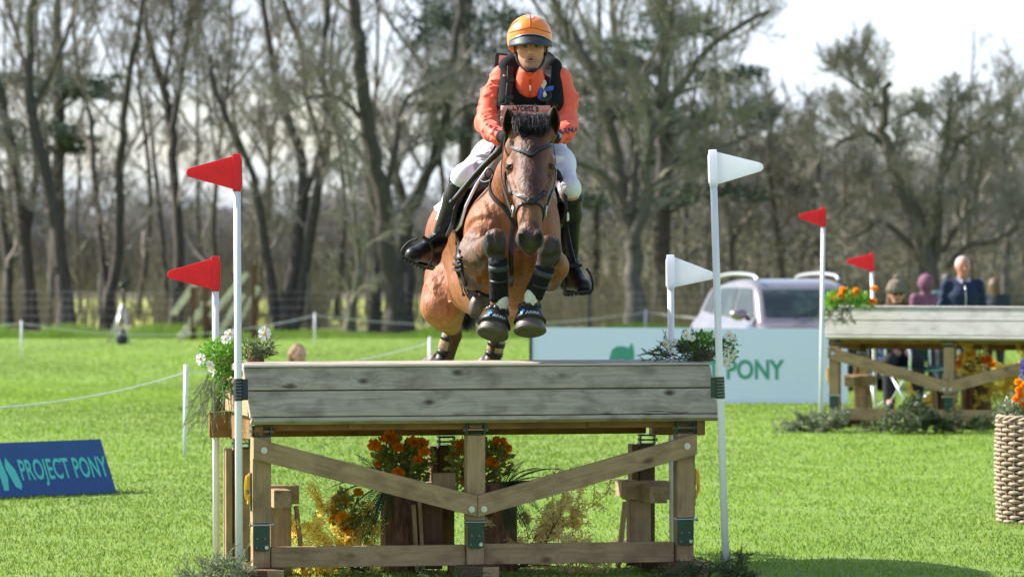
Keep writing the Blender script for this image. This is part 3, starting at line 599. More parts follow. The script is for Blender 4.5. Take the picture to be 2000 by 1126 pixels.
def table_jump(name,label,loc,rz,face,extra=True):
    t=thing(name,label,'jump',loc,rz); G=face; T=M['tan_wood']; A=M['amber_wood']
    fv=.10 # front boards lean: top edge set back
    zt=1.096
    def face_board(z0,z1,v0,v1,x0a,x1a,x0b,x1b,nm='front_board'):
        # tilted board as a solid: lower edge (z0,v0), upper edge (z1,v1)
        th=.045; dv,dz=v1-v0,z1-z0; L_=math.hypot(dv,dz); nx,nz=-dz/L_,dv/L_  # outward normal (front/up)
        L2=(x1b-x0b+x1a-x0a)/2; o=None
        V=[(x0b,v0,z0),(x1b,v0,z0),(x1b,v0-nx*th,z0-nz*th),(x0b,v0-nx*th,z0-nz*th),(x0a,v1,z1),(x1a,v1,z1),(x1a,v1-nx*th,z1-nz*th),(x0a,v1-nx*th,z1-nz*th)]
        o=mesh(nm,np.array(V),BF[:, ::-1]*1 if 0 else np.array([[0,1,2,3][::-1],[4,5,6,7],[0,1,5,4],[1,2,6,5],[2,3,7,6],[3,0,4,7]]),G,None,False); o.parent=t; bevel(o,.005); return o
    face_board(.975,1.085,.045,.085,-1.19,1.235,-1.182,1.245)
    face_board(.842,.968,.0,.043,-1.18,1.246,-1.165,1.262)
    face_board(.818,.838,-.012,-.002,-1.164,1.263,-1.162,1.265,'edge_batten')
    # top deck: long planks, slightly falling to the back
    D0,D1=.095,1.12; nP=7
    for i in range(nP):
        a=D0+(D1-D0)*i/nP; b=D0+(D1-D0)*(i+1)/nP-.006; z=1.084-.018*i/nP
        beam('top_plank',(-1.19-.0*i,(a+b)/2,z-.002*(i%2)),(1.235,(a+b)/2,z-.002*(i%2)),b-a,.035,G,t)
    beam('nosing',(-1.19,.090,1.093),(1.235,.090,1.093),.034,.010,M['pale_wood'],t,bev=.002)
    # left and right end boards
    for s,x in ((-1,-1.135),(1,1.20)):
        beam('end_board',(x,.12,1.005),(x,1.10,1.0),.04,.115,G if 0 else T,t,(1,0,0)); beam('end_board',(x+s*.012,.10,.89),(x+s*.012,1.10,.885),.04,.105,T,t,(1,0,0))
        beam('side_beam',(x-s*.02,.06,.795),(x-s*.02,1.16,.745),.045,.14,A,t,(1,0,0))
    beam('rear_beam',(-1.25,1.08,.755),(1.12,1.08,.755),.045,.135,A,t)
    beam('rear_board',(-1.20,1.13,.95),(1.235,1.13,.95),.04,.2,T,t)
    for x in (-.62,0.0,.62): beam('cross_bearer',(x,.07,.80),(x,1.05,.77),.07,.06,A,t,(1,0,0))
    beam('front_bearer',(-1.12,.11,.79),(1.16,.11,.79),.045,.05,A,t)
    # legs: upper post, hinge, plate, lower post, foot
    for k,x in enumerate((-1.1,0.0,1.1)):
        beam('leg',(x,.10,.735),(x,.10,.30),.095,.095,T,t,(1,0,0)); hinge((x,.10,.737),t)
        beam('lower_leg',(x,.112,.298),(x,.112,.075),.088,.09,T,t,(1,0,0)); plate((x-.002,.060,.232),t)
        beam('foot',(x+.0,-.06,.034),(x,.34,.034),.2,.078,M['brown_wood'],t,(1,0,0)); beam('foot_block',(x+.055,-.062,.036),(x+.055,-.02,.036),.085,.074,T,t,(1,0,0))
        # rear leg, two boards with a brown packing piece between
        beam('rear_leg',(x+.02,1.08,.628),(x+.02,1.08,.03),.085,.10,M['brown_wood'] if k else T,t,(1,0,0)); beam('rear_leg_board',(x-.05,1.07,.63),(x-.05,1.07,.03),.035,.11,M['brown_wood'] if k else T,t,(1,0,0)); hinge((x+.02,1.06,.63),t,.085,.055)
    # V braces
    for s in (-1,1):
        xo=s*1.148; xi=s*.0012; X=nrm([xi-xo,0,-.318]); Z=np.array([-X[2],0,X[0]])*(1 if X[0]>0 else -1); Mx=np.stack([X,np.cross(Z,X),Z],1); c=np.array([s*.574,.028,.54])
        V=np.array([(xo,y,z) for y in (.010,.046) for z in (.735,.628)]+[(xi,y,z) for y in (.010,.046) for z in (.43,.322)]); F=[[0,2,3,1],[4,5,7,6],[0,1,5,4],[2,6,7,3],[0,4,6,2],[1,3,7,5]]
        q=mesh('brace',(V-c)@Mx,np.array(F),T,None,False); q.parent=t; m4=Matrix.Identity(4)
        for i_ in range(3):
            m4[i_][3]=c[i_]
            for j_ in range(3): m4[i_][j_]=Mx[i_][j_]
        q.matrix_local=m4; bevel(q,.003)
        bolt((s*1.095,.008,.672),t); bolt((s*.032,.008,.362),t)
    # bottom rails
    beam('bottom_rail',(-1.048,.12,.125),(-.048,.12,.122),.04,.105,T,t); beam('bottom_rail',(.048,.12,.125),(1.048,.12,.122),.04,.105,T,t)
    # side ties and stub posts
    for x,s in ((-1.0,-1),(1.0,1)):
        beam('side_tie',(x-s*.02,.16,.415),(x-s*.02,1.0,.40),.09,.09,T,t,(1,0,0)); beam('tie_block',(x-.14*s,.46,.42),(x+.1*s,.46,.42),.10,.095,M['tan_wood'],t)
        beam('stub_post',(x-.05*s,.5,.37),(x-.05*s,.5,.02),.11,.1,T,t,(1,0,0)); beam('wedge_strut',(x-.13*s,.46,.36),(x-.17*s,.46,.02),.02,.05,T,t,(1,0,0))
        beam('side_sole',(x,.36,.06),(x,1.2,.06),.09,.09,M['brown_wood'],t,(1,0,0))
    beam('mid_stub_post',(-.16,.55,.43),(-.16,.55,.02),.13,.1,M['brown_wood'],t,(1,0,0)); beam('mid_stub_board',(-.09,.5,.52),(-.09,.5,.36),.12,.03,T,t,(1,0,0))
    beam('wedge_strut',(-.255,.47,.36),(-.235,.47,.02),.02,.04,T,t,(1,0,0)); beam('wedge_strut',(-.225,.47,.38),(-.205,.47,.02),.02,.04,T,t,(1,0,0))
    beam('mid_tie',(-.1,.16,.40),(-.1,1.0,.40),.07,.09,T,t,(1,0,0))
    for s in (-1,1):
        mb=MB(); x=s*1.153; tube(mb,spl([(x,.10,.55),(x+s*.02,.10,.52),(x+s*.022,.10,.44),(x,.10,.40)],10),.008,6); mb.add(boxV((x+s*.012,.10,.505),(.02,.03,.07)),BF); mb.add(boxV((x+s*.004,.10,.42),(.022,.035,.045)),BF)
        o=mb.build('ratchet_handle',M['yellow'],None,False); o.parent=t; mb=MB(); mb.add(boxV((x-s*.004,.10,.46),(.012,.05,.19)),BF); o2=mb.build('ratchet_plate',M['green_metal'],None,False); o2.parent=t
    return t
TJ=table_jump('table_jump','grey topped timber table jump being cleared by the horse, bolted V braces on its legs',(-.172,20.0,0),R(11),M['grey_wood'])
x2=(1850-1000)/FPX*36.4
TJ2=table_jump('table_jump','second timber table jump with pale top boards coloured as sunlit, in front of the spectators',(x2,36.4,0),R(-20),M['pale_wood']); TJ2.scale=(1,1,1.035)
# ---------------- flag poles ----------------
def flag_pole(label,top,bot,tip,d0,d1,colm,boxh,sc=1.0,group=None,strapz=None,strapm=None,dirn=-1):
    T=W(*top,d1); B=W(*bot,d0); B=B-(B-T)*0; ax=nrm(T-B); t0=-(B[2]-(-.02))/ax[2]; B=B+ax*t0
    o=thing('flag_pole',label,'flag',tuple(B)); mb=MB(); tube(mb,[B,B+(T-B)*.5,T+ax*.02],.0185*sc,14); mb.build('pole',M['white_pole'],o)
    # sleeve
    H=boxh; z0=T-ax*.0; V=[]; w=.036*sc; c=z0+ax*H/2
    Mx=np.stack([np.cross(np.array([0,1.,0]),ax),np.array([0,1.,0]),ax],1)
    s=MB(); s.add(boxV(c,(w*1.15,w*1.15,H),Mx),BF); s.add(boxV(c-ax*.004+Mx[:,0]*(-dirn)*w*.55,(w*.35,w*.8,H*.8),Mx),BF)
    q=s.build('sleeve',colm,o,False); bevel(q,.006,2)
    tp=W(*tip,(d0+d1)/2); P0=c+Mx[:,0]*dirn*w*.45
    up=P0+ax*H*.44; dn=P0-ax*H*.44; a=nrm(tp-(up+dn)/2); n_=ax
    prof=[up,dn]; tipc=tp-a*.03*sc; 
    ring=[up,dn]
    angs=np.linspace(-70,70,6)
    for g in angs: ring.append(tipc+a*math.cos(R(g))*.028*sc+n_*math.sin(R(g))*.024*sc)
    n=len(ring); yv=np.array([0,.006*sc+.003,0]); V=np.array([p-yv for p in ring]+[p+yv for p in ring]); me=bpy.data.meshes.new('pennant'); V=V-np.array(B)
    me.from_pydata([tuple(v) for v in V],[],[tuple(range(n)),tuple(range(2*n-1,n-1,-1))]+[((i+1)%n,i,n+i,n+(i+1)%n) for i in range(n)]); me.materials.append(colm)
    f=bpy.data.objects.new('pennant',me); COL.objects.link(f); f.parent=o; bevel(f,.004,2)
    r=[ (p-np.mean(ring,axis=0))*.84+np.mean(ring,axis=0)-yv*1.25 for p in ring]; 
    if strapz is not None:
        s=MB(); P=B+ax*((strapz-B[2])/ax[2])
        for k in range(7): 
            z=P+ax*(k-3)*.016; tube(s,[z-ax*.007,z+ax*.007],.0235*sc+.001*(k%2),14)
        s.add(boxV(P+np.array([.03 if dirn<0 else -.03,.01,0]),(.035,.03,.105)),BF)
        s.build('strap',strapm,o,False)
    return o
flag_pole('tall red flag on a white pole strapped to the near left jump corner',(463,374),(467.5,1090),(363,337),19.72,19.72,M['red_pl'],.19,1,None,.98,M['navy'],-1)
flag_pole('shorter red flag on a white pole behind the tall red one on the left',(421,569),(422.5,1075),(326,536),20.85,20.85,M['red_pl'],.187,1,None,.88,M['green_metal'],-1)
flag_pole('tall white flag on a leaning pole at the right corner of the near jump',(1394,365),(1417,1083),(1492,326),20.0,20.0,M['white_pl'],.19,1,None,.98,M['green_metal'],1)
flag_pole('shorter white flag whose tip is hidden behind the tall white pole',(1310,565),(1314,1052),(1396,538),21.15,21.15,M['white_pl'],.187,1,None,.88,M['green_metal'],1)
flag_pole('thin tall red flag at the left end of the far jump',(1608,444),(1603,804),(1560,422),36.2,36.2,M['red_pl'],.185,.98,None,None,None,-1)
flag_pole('small red flag standing behind the flowers of the far jump',(1703,531),(1709,760),(1653,510),38.2,38.2,M['red_pl'],.185,.98,None,None,None,-1)
# ---------------- plants ----------------
def sprig(mb,p,d,L,nl,seed,droop=.5,nn=34,w=.0016):
    r=random.Random(seed); d=nrm(d); P=[np.array(p,float)]; q=d.copy(); n=7
    for i in range(n): q=nrm(q+np.array([r.gauss(0,.08),r.gauss(0,.08),-droop/n+r.gauss(0,.05)])); P.append(P[-1]+q*L/n)
    P=spl(P,10); tube(mb,P,np.linspace(.0022,.001,10),4,False)
    VV=[];
    for k in range(nn):
        t=k/nn; i=t*9; a=int(min(i,8)); c=P[a]+(P[a+1]-P[a])*(i-a); T=nrm(P[a+1]-P[a]); u,v=frame(T); g=r.uniform(0,6.28)
        s=nrm(T*r.uniform(.5,1.0)+(u*math.cos(g)+v*math.sin(g))*1.0); e=nl*r.uniform(.7,1.15)*(1-.45*t); sd_=np.cross(s,T); sd_=nrm(sd_)*w
        VV+= [c-sd_,c+sd_,c+s*e*.6+sd_*.8,c+s*e]
    VV=np.array(VV); mb.add(VV,np.arange(nn)[:,None]*4+np.array([[0,1,2,3]]))
def branchy(mb,p,d,L,nl,seed,droop=.5,subs=6,nn=30,w=.0016):
    r=random.Random(seed*7+1); d=nrm(d); sprig(mb,p,d,L,nl,seed,droop,nn,w)
    for k in range(subs):
        t=(k+.5)/subs*.85; c=np.array(p)+d*L*t-np.array([0,0,droop*L*t*t*.5]); u,v=frame(d); g=r.uniform(0,6.28); s=nrm(d*.9+(u*math.cos(g)+v*math.sin(g))*.7)
        sprig(mb,c,s,L*r.uniform(.3,.55)*(1-.4*t),nl,seed*31+k,droop*.8,int(nn*.7),w)
def leaves(mb,C,Rd,n,size,seed,up=.3):
    r=np.random.RandomState(seed); D=r.randn(n,3); D/=np.linalg.norm(D,axis=1)[:,None]; P=np.asarray(C)+D*(r.rand(n)**.4)[:,None]*np.asarray(Rd)
    a=D+r.randn(n,3)*.7+[0,0,up]; a/=np.linalg.norm(a,axis=1)[:,None]; b=np.cross(a,r.randn(n,3)); b/=np.linalg.norm(b,axis=1)[:,None]; c=np.cross(a,b); sz=(size*(.6+.8*r.rand(n)))[:,None]
    V=np.stack([P,P+a*sz*.45+b*sz*.32+c*sz*.06,P+a*sz,P+a*sz*.45-b*sz*.32+c*sz*.06],1).reshape(-1,3); mb.add(V,np.arange(n)[:,None]*4+np.array([[0,1,2,3]]))
def cosmos(o,c,nrml,r,seed,nm='flower'):
    rr=random.Random(seed); mb=MB(); nrml=nrm(nrml); u,v=frame(nrml)
    for k in range(7):
        a=k*2*math.pi/7+rr.uniform(-.1,.1); dr=u*math.cos(a)+v*math.sin(a); sdv=-u*math.sin(a)+v*math.cos(a); L_=r*rr.uniform(.85,1.1); z=rr.uniform(-.05,.12)
        P=[c+dr*.08*r,c+dr*L_*.5+sdv*L_*.26+nrml*L_*.1,c+dr*L_*.92+sdv*L_*.30+nrml*L_*z,c+dr*L_*1.0+nrml*L_*(z-.06),c+dr*L_*.92-sdv*L_*.30+nrml*L_*z,c+dr*L_*.5-sdv*L_*.26+nrml*L_*.1]
        mb.add(P,[[0,1,2,3],[0,3,4,5]])
    f=mb.build(nm,M['petal_w'],o); m2=MB(); ell(m2,c+nrml*r*.08,(r*.22,r*.22,r*.22),None,8,6); m2.build('flower_centre',M['mariy'],f); return f
def marigold(o,c,r,seed,m='mari',nm='flower'):
    mb=MB(); rr=np.random.RandomState(seed); n=90; D=rr.randn(n,3); D/=np.linalg.norm(D,axis=1)[:,None]; D[:,2]=D[:,2]*.8
    b=np.cross(D,rr.randn(n,3)); b/=np.linalg.norm(b,axis=1)[:,None]; e=np.cross(D,b); L_=r*(.75+.35*rr.rand(n))[:,None]; w=r*.28
    V=np.stack([c+D*L_*.3-b*w*.4,c+D*L_*.3+b*w*.4,c+D*L_+b*w+e*w*.35,c+D*L_-b*w-e*w*.2],1).reshape(-1,3); mb.add(V,np.arange(n)[:,None]*4+np.array([[0,1,2,3]])); return mb.build(nm,M[m],o,False)
def stem(mb,a,b,r=.002,bow=.02,seed=0):
    q=random.Random(seed); m=(np.array(a)+np.array(b))/2+np.array([q.gauss(0,bow),q.gauss(0,bow),q.gauss(0,bow)*.5]); tube(mb,spl([a,m,b],7),r,5,False)
def frond(mb,p,d,L,seed,droop=.9,w=.3,n=22):
    r=random.Random(seed); d=nrm(d); P=[np.array(p,float)]; q=d.copy()
    for i in range(8): q=nrm(q+np.array([0,0,-droop/8])+np.array([r.gauss(0,.03) for _ in range(3)])); P.append(P[-1]+q*L/8)
    P=spl(P,n+1); tube(mb,P,np.linspace(.0035,.001,n+1),5,False); sidev=nrm(np.cross(d,[0,0,1.])+np.array([r.gauss(0,.2),r.gauss(0,.2),r.gauss(0,.2)]))
    for i in range(1,n):
        T=nrm(P[i+1]-P[i-1]); S=nrm(sidev-T*np.dot(sidev,T)); N=np.cross(T,S); prof=math.sin(math.pi*min(1,(i/n)**.7*.92+.1)); l=L*w*prof
        for s in (-1,1):
            a=P[i]; dirv=nrm(S*s+T*.55-N*.12*s*0+np.array([0,0,-.12])); e=a+dirv*l; ww=T*L/n*.36
            mb.add([a-ww*.5,a+dirv*l*.4-ww+N*.002,e,a+dirv*l*.4+ww+N*.002],[[0,1,2,3]])
def at_local(t,p):
    m=t.matrix_basis; v=m@Vector(p); return np.array(v)
# left end of near jump: hanging spray with white flowers
def planter_left():
    c=W(455,700,20.3); o=thing('flower_arrangement','bushy green spray with white cosmos spilling off the left end of the near jump','flowers',tuple(W(450,735,20.4)))
    mb=MB(); leaves(mb,W(432,698,20.45),(.12,.10,.10),900,.022,1,.6); leaves(mb,W(415,690,20.5),(.06,.06,.07),240,.02,2,.8); leaves(mb,W(438,735,20.4),(.07,.08,.12),420,.02,3,.3); mb.build('leaves',M['leaf'],o,False)
    mb=MB(); leaves(mb,W(500,688,20.2),(.10,.07,.035),140,.016,5,.8); mb.build('moss',M['olive'],o,False)
    mb=MB()
    for k in range(26):
        q=random.Random(k); s=W(q.uniform(405,462),q.uniform(715,745),20.45+q.uniform(-.15,.15)); branchy(mb,s,(q.uniform(-.8,.25),q.uniform(-.5,.3),-.5),q.uniform(.14,.30),.020,k,1.3,5,26)
    mb.build('hanging_sprig',M['fir_pale'],o,False)
    mb=MB()
    for k in range(26):
        q=random.Random(k+50); s=W(q.uniform(478,520),q.uniform(692,704),20.2+q.uniform(-.1,.1)); branchy(mb,s,(q.uniform(-.6,1.0),q.uniform(-.6,.4),q.uniform(.1,.9)),q.uniform(.08,.16),.018,k+60,.6,4,24)
    mb.build('moss_sprig',M['fir'],o,False)
    for k,(px,py,r,n) in enumerate([(392,700,.032,(-.6,-.8,.1)),(410,712,.024,(-.2,-1,0)),(449,652,.034,(-.1,-.8,.5)),(440,662,.026,(-.5,-.8,.2)),(517,651,.040,(-.15,-1,.35)),(413,722,.02,(0,-1,-.4))]):
        p=W(px,py,20.25); cosmos(o,p,n,r,k); mb=MB(); stem(mb,p+np.array([0,.01,0]),W(475+random.Random(k).uniform(-20,10),700,20.4),.0016,.015,k); mb.build('stem',M['olive'],o)
    mb=MB(); tube(mb,[W(500,706,20.2),W(500,693,20.2)],[.045,.038],9); mb.build('bark_holder',M['log'],o)
planter_left()
def planter_right():
    o=thing('flower_arrangement','fir and leafy sprigs with white blossom on the right end of the near jump','flowers',tuple(W(1360,702,20.5)))
    mb=MB()
    for k in range(44):
        q=random.Random(k+150); s=W(q.uniform(1300,1395),q.uniform(680,702),20.45+q.uniform(-.15,.15)); branchy(mb,s,(q.uniform(-1.2,.6),q.uniform(-.6,.4),q.uniform(.0,.7)),q.uniform(.09,.17),.020,k+160,.5,4,26)
    mb.build('fir_sprig',M['fir'],o,False)
    mb=MB(); leaves(mb,W(1375,668,20.5),(.08,.07,.05),300,.024,11,.6); leaves(mb,W(1345,672,20.5),(.05,.06,.04),130,.022,12,.7); leaves(mb,W(1420,680,20.5),(.05,.05,.07),170,.024,13,.2); mb.build('leaves',M['leaf'],o,False)
    P=[(1300,672,.028),(1316,668,.026),(1340,655,.026),(1352,660,.02),(1400,654,.026),(1424,655,.03),(1433,664,.022),(1420,685,.026),(1428,698,.024),(1416,706,.026),(1424,714,.02),(1435,690,.018),(1310,685,.018)]
    for k,(px,py,r) in enumerate(P):
        q=random.Random(k+7); p=W(px,py,20.35); cosmos(o,p,(q.uniform(-.8,.6),-.8,q.uniform(-.3,.7)),r,k+30,'blossom')
    mb=MB()
    for k,(px,py,r) in enumerate(P): stem(mb,W(px,py,20.37),W(1385,690,20.5),.0016,.02,k)
    mb.build('stem',M['twig_red'],o)
    mb=MB(); tube(mb,[W(1372,704,20.45),W(1372,686,20.45)],[.06,.04],9); mb.build('bark_holder',M['log'],o)
planter_right()
def fir_heap(label,spots,seed,m='fir',L=.22,n=30,w=.0018,nl=.024,d=19.7,gnd=True,lf=True):
    o=thing('fir_branches',label,'greenery',(float(np.mean([ (s[0]-1000)/FPX*d for s in spots])),d,0)); mb=MB(); q=random.Random(seed)
    for k in range(n):
        s=spots[k%len(spots)]; x=(s[0]+q.uniform(-s[1],s[1])-1000)/FPX*d; y=d+q.uniform(-.12,.12); p=np.array([x,y,q.uniform(.0,s[2])]); a=q.uniform(0,6.28)
        branchy(mb,p,(math.cos(a),math.sin(a)*.6,q.uniform(.1,1.3)),L*q.uniform(.6,1.1),nl,seed*100+k,.5,6,30,w)
    mb.build('sprigs',M[m],o,False); return o
fir_heap('pale dry fir cuttings heaped at the foot of the left flag poles',[(425,45,.05),(455,30,.09),(405,30,.02)],1,'fir_pale',.20,46,.0016,.022,19.6)
fir_heap('dark fir cuttings around the right foot of the near jump',[(1385,30,.10),(1425,30,.06),(1300,25,.02),(1445,14,.05)],2,'fir',.17,34,.0018,.024,19.85)
fir_heap('few fir sprigs poking up by the middle foot of the near jump',[(872,18,.02),(905,10,.01)],3,'fir',.17,8,.0014,.018,19.55)
fir_heap('low fir twig lying behind the bottom rail of the near jump, on the right',[(1235,25,.12)],4,'fir',.1,5,.0014,.016,20.5)
# logs and flowers under the near jump
def log(label,px,d,dia,h,lean=0):
    b=W(px,0,d); b[2]=0; o=thing('log',label,'log',tuple(b)); n=40; m=16; V=[]; r=np.random.RandomState(int(px))
    ph=r.rand(6)*6.28
    for i in range(m):
        z=h*i/(m-1)
        for j in range(n):
            a=j*2*math.pi/n; rr=dia/2*(1+.04*math.sin(3*a+ph[0])+.02*math.sin(7*a+ph[1]+z*6)+.012*math.sin(23*a+z*9+ph[2])+.012*r.randn()*.6)*(1.06-.06*i/m)
            V.append(b+[math.cos(a)*rr+lean*z,math.sin(a)*rr,z])
    i=np.arange(m-1)[:,None]*n; j=np.arange(n)[None]; F=np.stack([i+j,i+(j+1)%n,i+n+(j+1)%n,i+n+j],-1).reshape(-1,4)
    mesh('bark',np.array(V),F,M['log'],o); mb=MB(); c=b+[lean*h,0,h-.004]; tube(mb,[c-[0,0,.01],c],dia*.49,30); mb.build('cut_end',M['amber_wood'],o)
    return o
log('upright brown log on the left beneath the near jump, bright bark at its foot',785,20.6,.215,.44)
log('upright brown log behind the middle leg of the near jump',975,20.65,.19,.46)
def bush_marigold(label,px,d,z,spots,seed,fl,fm='mari',lm='olive',nm='marigold_bunch',rad=.12,spread=.12):
    c=W(px,0,d); c[2]=z; o=thing(nm,label,'flowers',tuple(c)); mb=MB(); st=MB(); q=random.Random(seed)
    for k,(x,y,r) in enumerate(fl):
        p=W(x,y,d+q.uniform(-.1,.08)); marigold(o,p,r*1.25,seed*40+k,fm); stem(st,c,p-np.array([0,-.01,.01]),.0025,.03,seed+k)
    for k,(x,y,rx,rz,n) in enumerate(spots): leaves(mb,W(x,y,d+q.uniform(-.03,.05)),(rx,.09,rz),n,.035,seed*9+k,.5)
    mb.build('leaves',M[lm],o,False); st.build('stems',M['olive'],o); return o
bush_marigold('bunch of orange marigolds standing on the left log under the near jump',785,20.6,.43,[(775,885,.13,.08,260),(790,915,.12,.08,260),(815,900,.09,.10,180),(750,905,.06,.07,110),(800,935,.09,.06,140)],3,[(731,868,.033),(761,854,.036),(778,872,.028),(808,862,.03),(822,866,.032),(829,882,.026),(779,921,.028),(748,884,.022),(815,897,.024),(738,905,.018)])
bush_marigold('bunch of orange marigolds behind the middle leg of the near jump',950,20.7,.44,[(905,900,.08,.11,220),(950,880,.10,.06,140),(970,900,.08,.08,180),(900,940,.06,.07,130),(940,930,.1,.07,160)],5,[(902,868,.034),(893,884,.026),(897,910,.022),(975,864,.034),(986,876,.032),(982,893,.024),(962,902,.03),(905,935,.02),(966,925,.02)])
bush_marigold('golden marigolds low at the left of the log beneath the near jump',690,20.45,.0,[(680,1000,.09,.12,170),(700,1040,.08,.08,110)],6,[(664,975,.034),(658,1015,.036),(672,1032,.030),(685,1045,.034),(668,1008,.028),(700,960,.024),(655,1000,.02),(695,1015,.022)],'mariy')
def fern(label,c,fr,seed,sc=1.0):
    o=thing('fern',label,'fern',tuple(c)); mb=MB()
    for k,(dx,dy,dz,L_,dr) in enumerate(fr): frond(mb,c,(dx,dy,dz),L_*sc,seed+k,dr)
    mb.build('fronds',M['fern'],o,False); return o
fern('dark green fern fronds to the left of the left log under the near jump',W(755,945,20.4),[(-1,-.1,.95,.36,1.1),(-1,-.15,.75,.34,1.0),(-1,-.2,.3,.32,1.1),(-.9,-.3,.5,.34,1.2),(-.7,-.4,-.1,.30,.9),(-.3,-.3,-.9,.34,.3),(-.5,-.2,-.5,.30,.6),(-.6,0,1,.24,.9),(-.1,-.3,-1,.33,.2),(-.2,-.4,.9,.2,1.3),(-.45,-.5,-.8,.36,.2)],60)
fern('dark green fern fronds to the right of the middle leg of the near jump',W(985,950,20.5),[(1,-.1,.95,.34,1.2),(1,-.2,.7,.34,1.3),(1,-.1,.8,.28,1.3),(.9,-.2,.35,.26,1.0),(.3,-.3,1,.22,1.0),(.8,-.3,-.1,.25,1.0),(.5,-.3,-.5,.30,.7),(1,0,.6,.20,.6),(.6,-.2,.9,.25,1.3),(.2,-.3,-.9,.3,.3)],80)
def forsythia(label,c,dirs,seed,cm='fors',n1=9,L0=.35,flw=.016):
    o=thing('blossom_branches',label,'flowers',tuple(c)); st=MB(); fl=MB(); q=random.Random(seed)
    def blossom(p,s):
        u,v=frame([q.gauss(0,1),q.gauss(0,1)-.6,q.gauss(0,1)]); nn=np.cross(u,v)
        for k in range(4):
            a=k*math.pi/2+q.uniform(-.2,.2); e=u*math.cos(a)+v*math.sin(a); w=-u*math.sin(a)+v*math.cos(a)
            fl.add([p,p+e*s*.5+w*s*.22+nn*s*.15,p+e*s+nn*s*.3,p+e*s*.5-w*s*.22+nn*s*.15],[[0,1,2,3]])
    def br(p,d,L_,lev):
        P=[np.array(p,float)]; dd=nrm(d)
        for i in range(5): dd=nrm(dd+np.array([q.gauss(0,.18),q.gauss(0,.12),q.gauss(0,.15)])); P.append(P[-1]+dd*L_/5)
        P=spl(P,9); tube(st,P,np.linspace(.0032 if lev==0 else .002,.0009,9),4,False)
        for i in range(2,9):
            for _ in range(1): blossom(P[i]+np.array([q.gauss(0,.008) for _ in range(3)]),flw*q.uniform(.7,1.2))
        if lev<2:
            for k in range(3): 
                i=q.randint(2,7); br(P[i],nrm(P[min(i+1,8)]-P[i])+np.array([q.gauss(0,.55),q.gauss(0,.4),q.gauss(0,.5)]),L_*q.uniform(.35,.6),lev+1)
    for k in range(n1): 
        d=dirs[k%len(dirs)]; br(c+np.array([q.gauss(0,.02),q.gauss(0,.03),0]),(d[0]+q.gauss(0,.15),q.gauss(-.1,.2),d[1]+q.gauss(0,.15)),L0*q.uniform(.7,1.1)*d[2],0)
    st.build('stems',M['twig_red'],o,False); fl.build('blossom',M[cm],o,False); return o
forsythia('yellow blossom branches spreading left beneath the near jump',W(715,1080,20.4)*[1,1,0]+[0,0,.02],[(-1,.45,1.1),(-1,.8,1.0),(-.6,1,1),(-1,.3,1.0),(-.2,1,1.0),(-.8,.6,.9),(0.1,1,.8)],5,'fors',13,.42,.026)
forsythia('pale yellow blossom branches beneath the near jump, right of the middle leg',W(1010,1070,20.6)*[1,1,0]+[0,0,.02],[(1,1,1.1),(.5,1,1),(.9,.7,1.1),(.2,1,1.0),(1,.35,1.0),(.7,1,1)],9,'fors_pale',13,.42,.026)
# far jump greenery
def far_flowers():
    o=thing('flower_arrangement','orange flowers in bright leaves on the left end of the far jump','flowers',tuple(W(1640,598,36.4))); mb=MB()
    for k,(x,y,rx,rz,n) in enumerate([(1632,585,.10,.07,130),(1668,582,.12,.07,150),(1690,590,.07,.05,60),(1620,598,.06,.06,60)]): leaves(mb,W(x,y,36.5),(rx,.12,rz),n,.05,200+k,.8)
    mb.build('leaves',M['leaf'],o,False); mb=MB()
    for k in range(9): branchy(mb,W(1612+k*7,600,36.4),(random.Random(k).uniform(-1,.5),-.5,-.2),.22,.03,300+k,1.0,4,20,.004)
    mb.build('hanging_sprig',M['fir'],o,False)
    for k,(x,y,r) in enumerate([(1647,566,.04),(1641,578,.045),(1652,582,.035),(1672,568,.04),(1668,575,.03),(1707,563,.035),(1705,588,.04),(1626,582,.03)]): marigold(o,W(x,y,36.45),r,500+k,'mari')
far_flowers()
d2=35.6
fir_heap('brown fir cuttings heaped under the left foot of the far jump',[(1600,40,.08),(1650,40,.10),(1570,20,.02)],11,'fir_pale',.30,26,.005,.045,35.9)
fir_heap('dark green fir cuttings under the middle of the far jump',[(1790,30,.25),(1850,50,.10),(1760,20,.05),(1890,30,.05)],12,'fir',.34,34,.006,.05,35.6)
bush_marigold('dark orange flowers on a log beneath the far jump',1905,37.4,.45,[(1895,715,.15,.10,120),(1925,705,.1,.08,60)],15,[(1884,698,.05),(1895,692,.05),(1905,704,.05),(1925,702,.05),(1935,710,.04),(1870,710,.04)],'mari')
log('dark log beneath the far jump, right of its middle leg',1905,37.5,.28,.5)
forsythia('yellow blossom branches beneath the far jump',W(1830,0,37.3)*[1,1,0],[(-1,.6,1),(-.6,1,1),(.4,1,1)],25,'fors',6,.36,.03)
forsythia('tall yellow blossom spray beneath the far jump, nearest the wicker basket',W(1965,0,37.3)*[1,1,0],[(.5,1,1.2),(-.3,1,1.5),(.1,1,1.5)],26,'fors',9,.5,.04)
